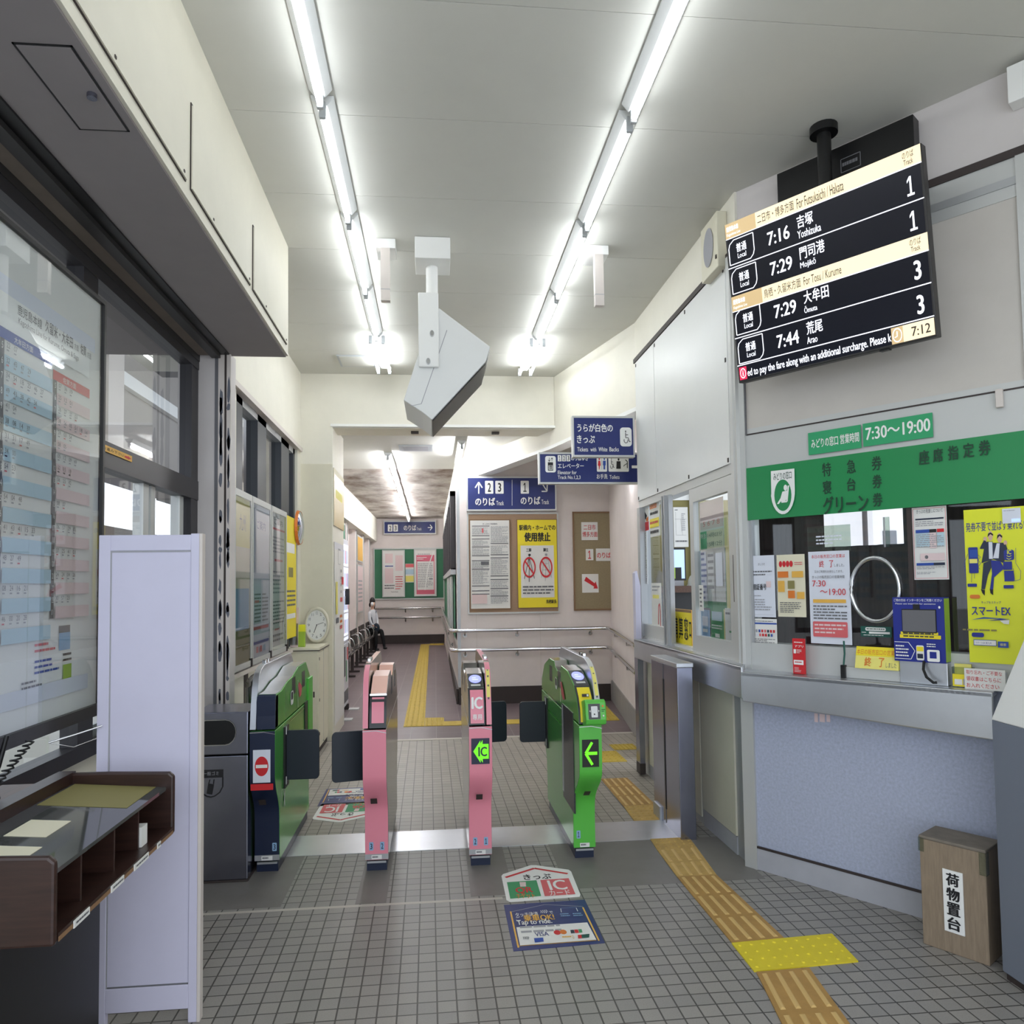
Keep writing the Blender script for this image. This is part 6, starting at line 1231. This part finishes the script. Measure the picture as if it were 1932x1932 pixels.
for lb, x, y0, y1, z0, z1, base, nm in (('small green panel high on the left corridor wall behind the vending machine', -1.84, 13.7, 15.3, 2.42, 3.05, 'green_board', 'green_plaque'), ('white lit poster on the left corridor wall behind the vending machine', -1.84, 13.7, 15.3, .95, 2.36, 'paper_blue', 'wall_poster'),
                                    ('small yellow panel high on the left corridor wall, past the white poster', -1.84, 17.7, 19.0, 2.35, 3.0, 'amber', 'yellow_plaque'), ('pale poster low on the left corridor wall under the yellow panel', -1.84, 17.7, 19.0, 1.1, 2.28, 'rose_print', 'wall_poster')):
    m = MB(); m.box((x-.03, y0, z0), (x, y1, z1), 'aluminium_pale'); m.draw((x, y0, z0), (0, y1-y0, 0), (0, 0, z1-z0), (1, 0, 0), [('r', .04, .03, .96, .97, base), ('l', .12, .3, .85, .8, 6, 'ink_pale')] if 'poster' in nm else [('r', .04, .06, .96, .94, base)])
    tag(m.obj(nm), lb, 'poster' if 'poster' in nm else 'panel')
# tandem waiting seats
def seats(label, y):
    t = thing('waiting_seats', label, 'seat', (-1.70, y, 0), 0, 'waiting seats along the corridor')
    for k in range(2):
        yy = .06+k*.62
        m = MB(); prof = [(-.10, .43), (.04, .44), (.085, .46), (.095, .44), (.04, .415), (-.10, .405)]; m.prism([(a, b) for a, b in prof], 'y', yy, yy+.52, 'gate_silver'); m.obj('seat', t, bevel=.006)
        m = MB(); m.prism([(-.10, .44), (-.075, .44), (-.10, .80), (-.13, .80)], 'y', yy, yy+.52, 'base_dark'); m.obj('backrest', t, bevel=.006)
        m = MB(); m.tube([(-.09, yy-.02, .70)]+[(-.01+.10*math.cos(a), yy-.02, .56+.16*math.sin(a)) for a in (1.9, 1.5, 1.1, .7, .3, 0, -.35)]+[(.05, yy-.02, .44)], .013, 'chrome', 8); m.obj('armrest', t)
    for yy in (.25, 1.05):
        m = MB(); m.box((-.03, yy-.03, .03), (.03, yy+.03, .41), 'base_dark'); m.box((-.13, yy-.04, 0), (.15, yy+.04, .035), 'base_dark'); m.obj('leg', t)
    m = MB(); m.box((-.03, .02, .37), (.03, 1.26, .41), 'base_dark'); m.obj('beam', t)
seats('dark tandem seats with chrome arms nearest the vending machine', 14.2)
seats('dark tandem seats with chrome arms in the middle, before the seated person', 15.9)
seats('dark tandem seats with chrome arms just in front of the seated person', 17.6)
seats('dark tandem seats with chrome arms that the person sits on', 19.4)

# ---- the seated person
def skinned(name, joints, bones, root, parent, paint, levels=2):
    me = bpy.data.meshes.new(name); me.from_pydata([j[0] for j in joints], bones, [])
    o = bpy.data.objects.new(name, me); COL.objects.link(o)
    sk = o.modifiers.new('skin', 'SKIN'); sk.use_smooth_shade = True; sk.branch_smoothing = .3
    lay = me.skin_vertices[0] if me.skin_vertices else None
    if lay is None:
        import bmesh
        bm = bmesh.new(); bm.from_mesh(me); bm.verts.layers.skin.verify(); bm.to_mesh(me); bm.free(); lay = me.skin_vertices[0]
    for k, j in enumerate(joints):
        r = j[1]; lay.data[k].radius = r if isinstance(r, tuple) else (r, r); lay.data[k].use_root = (k == root)
    s_ = o.modifiers.new('sub', 'SUBSURF'); s_.levels = levels; s_.render_levels = levels
    bpy.context.view_layer.update()
    mesh = bpy.data.meshes.new_from_object(o.evaluated_get(bpy.context.evaluated_depsgraph_get()))
    bpy.data.objects.remove(o)
    names = []
    for p in mesh.polygons:
        k = paint(p.center)
        if k not in names: names.append(k); mesh.materials.append(MATS[k])
    for p in mesh.polygons: p.material_index = names.index(paint(p.center)); p.use_smooth = True
    mesh.name = name; o = bpy.data.objects.new(name, mesh); COL.objects.link(o); o.parent = parent
    return o
mat('skin', 'e3b79d', .6); mat('hair', '1f1512', .6); mat('shirt_white', 'eceef4', .8); mat('trousers_black', '141417', .85); mat('mask_white', 'f3f5f8', .7); mat('bag_navy', '1c2b3a', .7)
t = thing('person', 'seated person in white top and black trousers with face mask and navy bag', 'person', (-1.64, 20.0, 0), -0.55)
J = [((-.04, 0, .52), (.085, .10)), ((-.045, -.01, .70), (.085, .10)), ((-.05, -.02, .90), (.09, .105)), ((-.045, -.03, 1.06), (.08, .09)), ((-.035, -.035, 1.15), .036), ((-.02, -.045, 1.25), (.06, .07)), ((-.015, -.05, 1.36), (.062, .08)),
     ((-.05, -.155, 1.04), .046), ((-.01, -.20, .84), .036), ((.06, -.13, .69), .028), ((.085, -.095, .67), .022),      # near arm
     ((-.045, .11, 1.04), .046), ((.0, .14, .84), .036), ((.07, .05, .69), .028), ((.09, .02, .67), .022),               # far arm
     ((-.02, -.085, .50), .085), ((.14, -.13, .53), .068), ((.155, -.14, .28), .050), ((.15, -.14, .09), .034), ((.19, -.17, .045), .036), ((.235, -.20, .03), .026),
     ((-.02, .085, .50), .085), ((.17, .08, .56), .068), ((.24, .07, .30), .050), ((.28, .06, .13), .034), ((.33, .03, .10), .036), ((.37, .0, .085), .026)]
Bn = [(0,1),(1,2),(2,3),(3,4),(4,5),(5,6),(3,7),(7,8),(8,9),(9,10),(3,11),(11,12),(12,13),(13,14),(0,15),(15,16),(16,17),(17,18),(18,19),(19,20),(0,21),(21,22),(22,23),(23,24),(24,25),(25,26)]
for h0, sx in ((10, 1), (14, -1)):
    bx, by, bz = J[h0][0]
    for k, (dy, ln) in enumerate(((-.018, .045), (-.006, .052), (.006, .049), (.018, .040))):
        J.append(((bx+.02, by+dy*sx+.004*sx, bz), .008)); i = len(J)-1; Bn.append((h0, i)); J.append(((bx+.02+ln*.7, by+dy*1.1*sx, bz-.008), .007)); Bn.append((i, i+1)); J.append(((bx+.02+ln, by+dy*1.1*sx, bz-.026), .006)); Bn.append((i+1, i+2))
    J.append(((bx+.01, by+.026*sx, bz+.012), .008)); i = len(J)-1; Bn.append((h0, i)); J.append(((bx+.035, by+.034*sx, bz+.006), .007)); Bn.append((i, i+1))
def paint(c):
    if c.z < .115 and c.x > .10: return 'trousers_black'
    if c.x > .05 and c.z > .62 and c.z < .72: return 'skin'
    if c.z > 1.13: return 'skin'
    if c.z < .62: return 'trousers_black'
    return 'shirt_white'
body = skinned('body', J, Bn, 0, t, paint)
m = MB(); hx, hy, hz = -.018, -.052, 1.32
m.ball((hx-.012, hy+.012, hz+.025), (.072, .086, .112), 'hair'); m.ball((hx-.055, hy+.04, hz-.06), (.035, .045, .10), 'hair'); m.ball((hx-.01, hy+.085, hz-.08), (.03, .022, .11), 'hair'); m.ball((hx-.068, hy-.03, hz-.07), (.022, .03, .06), 'hair'); m.obj('hair', t)
m = MB(); m.ball((hx+.028, hy-.055, hz-.045), (.040, .036, .055), 'mask_white'); m.tube([(hx+.02, hy-.06, hz-.02), (hx-.035, hy-.02, hz-.01)], .003, 'mask_white', 6); m.obj('face_mask', t)
m = MB()
for d in (-1, 1): m.ball((hx+.034-.016*d*.6, hy-.062-.016*d*.2+(0.012 if d < 0 else 0), hz+.016), (.007, .006, .006), 'ink', 8, 6)
m.obj('eyes', t)
m = MB(); m.ball((.085, -.03, .63), (.085, .11, .13), 'bag_navy'); bg = m.obj('bag', t)
m = MB(); m.tube([(.03, -.09, .72), (-.02, -.11, .95), (-.045, -.08, 1.09)], .011, 'bag_navy', 6); m.tube([(.10, -.13, .62), (.06, -.14, .70), (.02, -.12, .76)], .008, 'paper', 6); m.obj('bag_strap', bg)
for x, y, z in ((.20, -.18, .035), (.335, .02, .095)):
    m = MB(); m.ball((x, y, z), (.065, .045, .034), 'black', 12, 7); m.obj('shoe', t)

# ================================================================ on the floor
def strip_tiles(name, label, quads, bars=4, cat='tactile paving', thick=.006, dots=None, group=None):
    """Tactile paving: each quad (near left, near right, far right, far left, material) carries raised bars along its length or studs."""
    m = MB()
    for a, b, c, d, mt in quads:
        a, b, c, d = [Vector((*q, 0)) for q in (a, b, c, d)]; up = UP*thick
        m.add([a, b, c, d, a+up, b+up, c+up, d+up], [(3,2,1,0), (4,5,6,7), (0,1,5,4), (1,2,6,5), (2,3,7,6), (3,0,4,7)], mt)
        g = lambda s, q: (a*(1-s)+b*s)*(1-q)+(d*(1-s)+c*s)*q
        if dots:
            nx, ny = dots
            for i in range(nx):
                for j in range(ny):
                    p = g((i+.5)/nx, (j+.5)/ny); n = 8; r = .0095
                    m.add([p+up+Vector((r*math.cos(2*math.pi*k/n), r*math.sin(2*math.pi*k/n), 0)) for k in range(n)]+[p+up*1.0+UP*.005+Vector((r*.6*math.cos(2*math.pi*k/n), r*.6*math.sin(2*math.pi*k/n), 0)) for k in range(n)], [(k, (k+1) % n, n+(k+1) % n, n+k) for k in range(n)]+[tuple(range(n, 2*n))], mt)
        else:
            L = (d-a).length; nt = max(1, round(L/.27))
            for i in range(bars):
                s0, s1 = (i+.5)/bars-.045, (i+.5)/bars+.045
                for k in range(nt):
                    q0, q1 = (k+.06)/nt, (k+.94)/nt; z = up+UP*.005
                    vs = [g(s0, q0)+up, g(s1, q0)+up, g(s1, q1)+up, g(s0, q1)+up]; i0 = [g(s0*.7+s1*.3, q0*.97+q1*.03)+z, g(s0*.3+s1*.7, q0*.97+q1*.03)+z, g(s0*.3+s1*.7, q1*.97+q0*.03)+z, g(s0*.7+s1*.3, q1*.97+q0*.03)+z]
                    m.add(vs+i0, [(4,5,6,7), (0,1,5,4), (1,2,6,5), (2,3,7,6), (3,0,4,7)], 'tactile_bar' if mt in ('tactile_tan', 'tactile_pale') else mt)
    return tag(m.obj(name), label, cat, group)
strip_tiles('tactile_block', 'bright yellow studded tactile block crossing the tan strip before the counter', [((1.408, 3.235), (1.915, 3.262), (1.938, 3.525), (1.412, 3.495), 'tactile_yellow')], dots=(9, 4))
strip_tiles('tactile_strip', 'tan tactile strip running from the yellow block towards the entrance', [((1.25, 2.3), (1.54, 2.28), (1.665, 3.235), (1.415, 3.228), 'tactile_tan')])
strip_tiles('tactile_strip', 'tan tactile strip from the yellow block back to the steel floor strip', [((1.415, 3.50), (1.685, 3.512), (1.655, 4.30), (1.415, 4.30), 'tactile_tan'), ((1.415, 4.30), (1.655, 4.30), (1.70, 4.76), (1.43, 4.74), 'tactile_pale')])
strip_tiles('tactile_block', 'pale tan studded tactile block on the near side of the steel floor strip', [((1.43, 4.74), (1.70, 4.76), (1.715, 4.945), (1.445, 4.945), 'tactile_pale')], dots=(6, 4))
strip_tiles('tactile_block', 'pale tan studded tactile block on the far side of the steel floor strip', [((1.44, 5.337), (1.69, 5.337), (1.71, 5.70), (1.455, 5.68), 'tactile_pale')], dots=(6, 6))
strip_tiles('tactile_strip', 'worn tan tactile strip behind the green gate', [((1.455, 5.68), (1.71, 5.70), (1.70, 6.5), (1.46, 6.5), 'tactile_tan')])
strip_tiles('tactile_block', 'faded tan tactile block behind the green gate, in front of the platform way', [((1.52, 7.1), (1.86, 7.1), (1.86, 7.55), (1.52, 7.55), 'tactile_dull'), ((1.86, 7.6), (2.12, 7.6), (2.12, 7.85), (1.86, 7.85), 'tactile_dull')], dots=(6, 6))
strip_tiles('tactile_strip', 'long yellow tactile strip down the middle of the purple corridor floor', [((-.405, 9.23), (-.145, 9.23), (-.19, 22.0), (-.44, 22.0), 'tactile_dull')], bars=4)
strip_tiles('tactile_strip', 'yellow tactile strip turning right behind the gates', [((-.14, 9.23), (.10, 9.22), (.10, 9.78), (-.145, 9.79), 'tactile_dull'), ((.10, 9.22), (2.0, 9.18), (2.0, 9.46), (.10, 9.50), 'tactile_dull')])
strip_tiles('tactile_strip', 'yellow tactile strip at the foot of the way to the first platform', [((2.02, 9.22), (2.33, 9.22), (2.43, 10.5), (2.2, 10.5), 'tactile_dull')])
strip_tiles('tactile_block', 'yellow tactile block at the far end of the corridor strip', [((-.18, 21.6), (.24, 21.6), (.24, 22.2), (-.18, 22.2), 'tactile_dull')], dots=(6, 6))
def floor_sticker(name, label, tl, br, outline, base, items, group=None):
    fl = Plane((0, 0, .0), (0, 0, 1), (1, 0, 0)); T, W, H = sheet_T(fl, tl, br)
    loc = lambda q: (lambda p: ((p-T.translation).dot(fl.u), (p-T.translation).dot(fl.v), 0))(fl.at(*q))
    m = MB(); pts = [loc(q) for q in outline]; n = len(pts)
    m.add([(x, y, .0004) for x, y, z in pts]+[(x, y, .002) for x, y, z in pts], [tuple(range(n)), tuple(range(n, 2*n))]+[(k, (k+1) % n, n+(k+1) % n, n+k) for k in range(n)], base)
    m.draw((0, 0, .002), (W, 0, 0), (0, H, 0), (0, 0, 1), art(fl, tl, br, items), base=.0006, step=.00025)
    return tag(m.obj(name, T=T), label, 'floor sticker', group), W, H
Z = lambda x, y: (930+x*.11905, 1620+y*.11905)
def zp(s_, m_): return ('p', [Z(*q) for q in s_], m_)
it = [('s', [Z(200, 305), Z(655, 160), Z(1185, 245)], .055, 'red'), zt('きっぷ', 470, 262, 935, 325, 'ink', .03),
      zp([(222, 382), (690, 350), (765, 600), (275, 645)], 'green_print'), zp([(750, 348), (1200, 318), (1308, 572), (822, 604)], 'red_pale'), zp([(420, 382), (520, 378), (525, 450), (435, 455)], 'rose_print'),
      zt('QR', 345, 470, 650, 560, 'red', .03), zt('チケット', 365, 572, 675, 632, 'orange', .02), zt('IC', 850, 358, 1195, 498, 'white', .02), zt('カード', 880, 520, 1240, 582, 'white', .01)]
a1 = floor_sticker('ticket_sticker', 'white house shaped floor sticker with green and red panels before the green gate', Z(135, 110), Z(1385, 690), [Z(*q) for q in ((135, 280), (160, 250), (600, 108), (680, 108), (1200, 180), (1240, 210), (1385, 570), (1375, 605), (270, 690), (215, 660))], 'white', it)
it = [('s', [Z(270, 855), Z(820, 735), Z(1425, 765)], .012, 'ink_pale'), ('s', [Z(280, 845), Z(405, 1420)], .02, 'amber'), ('s', [Z(1425, 780), Z(1680, 1310)], .02, 'amber'), ('s', [Z(415, 1395), Z(1640, 1305)], .010, 'amber'),
      zt('タッチ決済', 345, 870, 725, 915, 'white', .01), zt('で', 885, 845, 960, 885, 'white', .01), zt('ご', 355, 930, 445, 1005, 'white'), zt('乗車OK!', 470, 905, 990, 985, 'amber', .03), zt('Tap to ride.', 370, 990, 955, 1060, 'white', .02),
      zp([(372, 1103), (1495, 1025), (1640, 1300), (430, 1392)], 'paper'), ('l', *Z(420, 1075), *Z(1450, 1165), 2, 'ink_pale'),
      zt('VISA', 655, 1185, 895, 1238, 'blue_sign', .02), ('e', *Z(1020, 1188), 8, 4, 'red'), ('e', *Z(1115, 1180), 8, 4, 'orange'), zp([(1225, 1150), (1280, 1146), (1300, 1200), (1240, 1205)], 'navy'), zp([(1285, 1146), (1345, 1142), (1365, 1195), (1305, 1200)], 'red'), zp([(1350, 1140), (1405, 1137), (1420, 1190), (1370, 1195)], 'green_print'),
      zp([(650, 1282), (795, 1272), (805, 1335), (665, 1350)], 'blue_print'), zp([(1345, 1232), (1400, 1228), (1415, 1282), (1352, 1288)], 'red'), zp([(1400, 1228), (1530, 1215), (1525, 1270), (1412, 1282)], 'green_dark'), ('l', *Z(1090, 1245), *Z(1250, 1285), 1, 'amber'), ('ring', *Z(1270, 1265), 3.4, 3.4, .2, 'amber')]
for k in range(4):
    x = 755+k*28; it.append(('s', [Z(x, 845+k*-2), Z(x+14+k*2, 862), Z(x+4, 885+k*3)], .008, 'white')); x = 478+k*24; it.append(('s', [Z(x, 1265), Z(x+14+k*2, 1280), Z(x+10, 1300+k*3)], .007, 'navy'))
it += [('s', [Z(1075, 820), Z(1085, 880)], .008, 'white'), ('s', [Z(1320, 810), Z(1345, 865)], .008, 'white'), ('s', [Z(1075, 818), Z(1320, 805)], .004, 'blue_pale'), ('l', *Z(1060, 900), *Z(1230, 950), 2, 'blue_pale'), ('l', *Z(1260, 895), *Z(1430, 945), 2, 'blue_pale')]
a2 = floor_sticker('contactless_sticker', 'blue floor sticker about tapping a card to ride, below the house shaped one', Z(175, 660), Z(1775, 1470), [Z(*q) for q in ((172, 740), (1455, 655), (1775, 1340), (325, 1472))], 'blue_sign', it)
for src, lb, cx, cy in ((a1, 'faded house shaped floor sticker seen upside down beyond the no entry gate', -.72, 5.87), (a2, 'faded blue floor sticker seen upside down, beyond the far house shaped one', -.72, 6.29)):
    o_, W, H = src; c = o_.copy(); COL.objects.link(c); c['label'] = lb
    c.matrix_world = Matrix.Translation((cx+W/2, cy+H/2, 0)) @ Matrix.Rotation(math.pi, 4, 'Z')
# vent in the corridor ceiling and a spot lamp by the elevator sign
m = MB(); m.box((-.48, 9.95, 3.655), (-.02, 10.35, 3.672), 'lamp_grey'); m.box((-.42, 10.0, 3.652), (-.08, 10.3, 3.656), 'ink_pale'); tag(m.obj('ceiling_vent'), 'flat square vent in the pale part of the corridor ceiling', 'vent')
t = thing('spot_lamp', 'small lit spot lamp under the right end of the elevator sign', 'lamp', (2.03, 8.2, 3.06))
m = MB(); m.tube([(0.05, .35, .595), (0.03, .25, .14), (.0, .0, .0)], [.012, .012, .03], 'lamp_grey', 10); m.obj('arm', t)
m = MB(); m.ball((-.01, -.03, -.02), (.045, .045, .05), 'tube_light_corridor', 12, 8); m.obj('bulb', t)
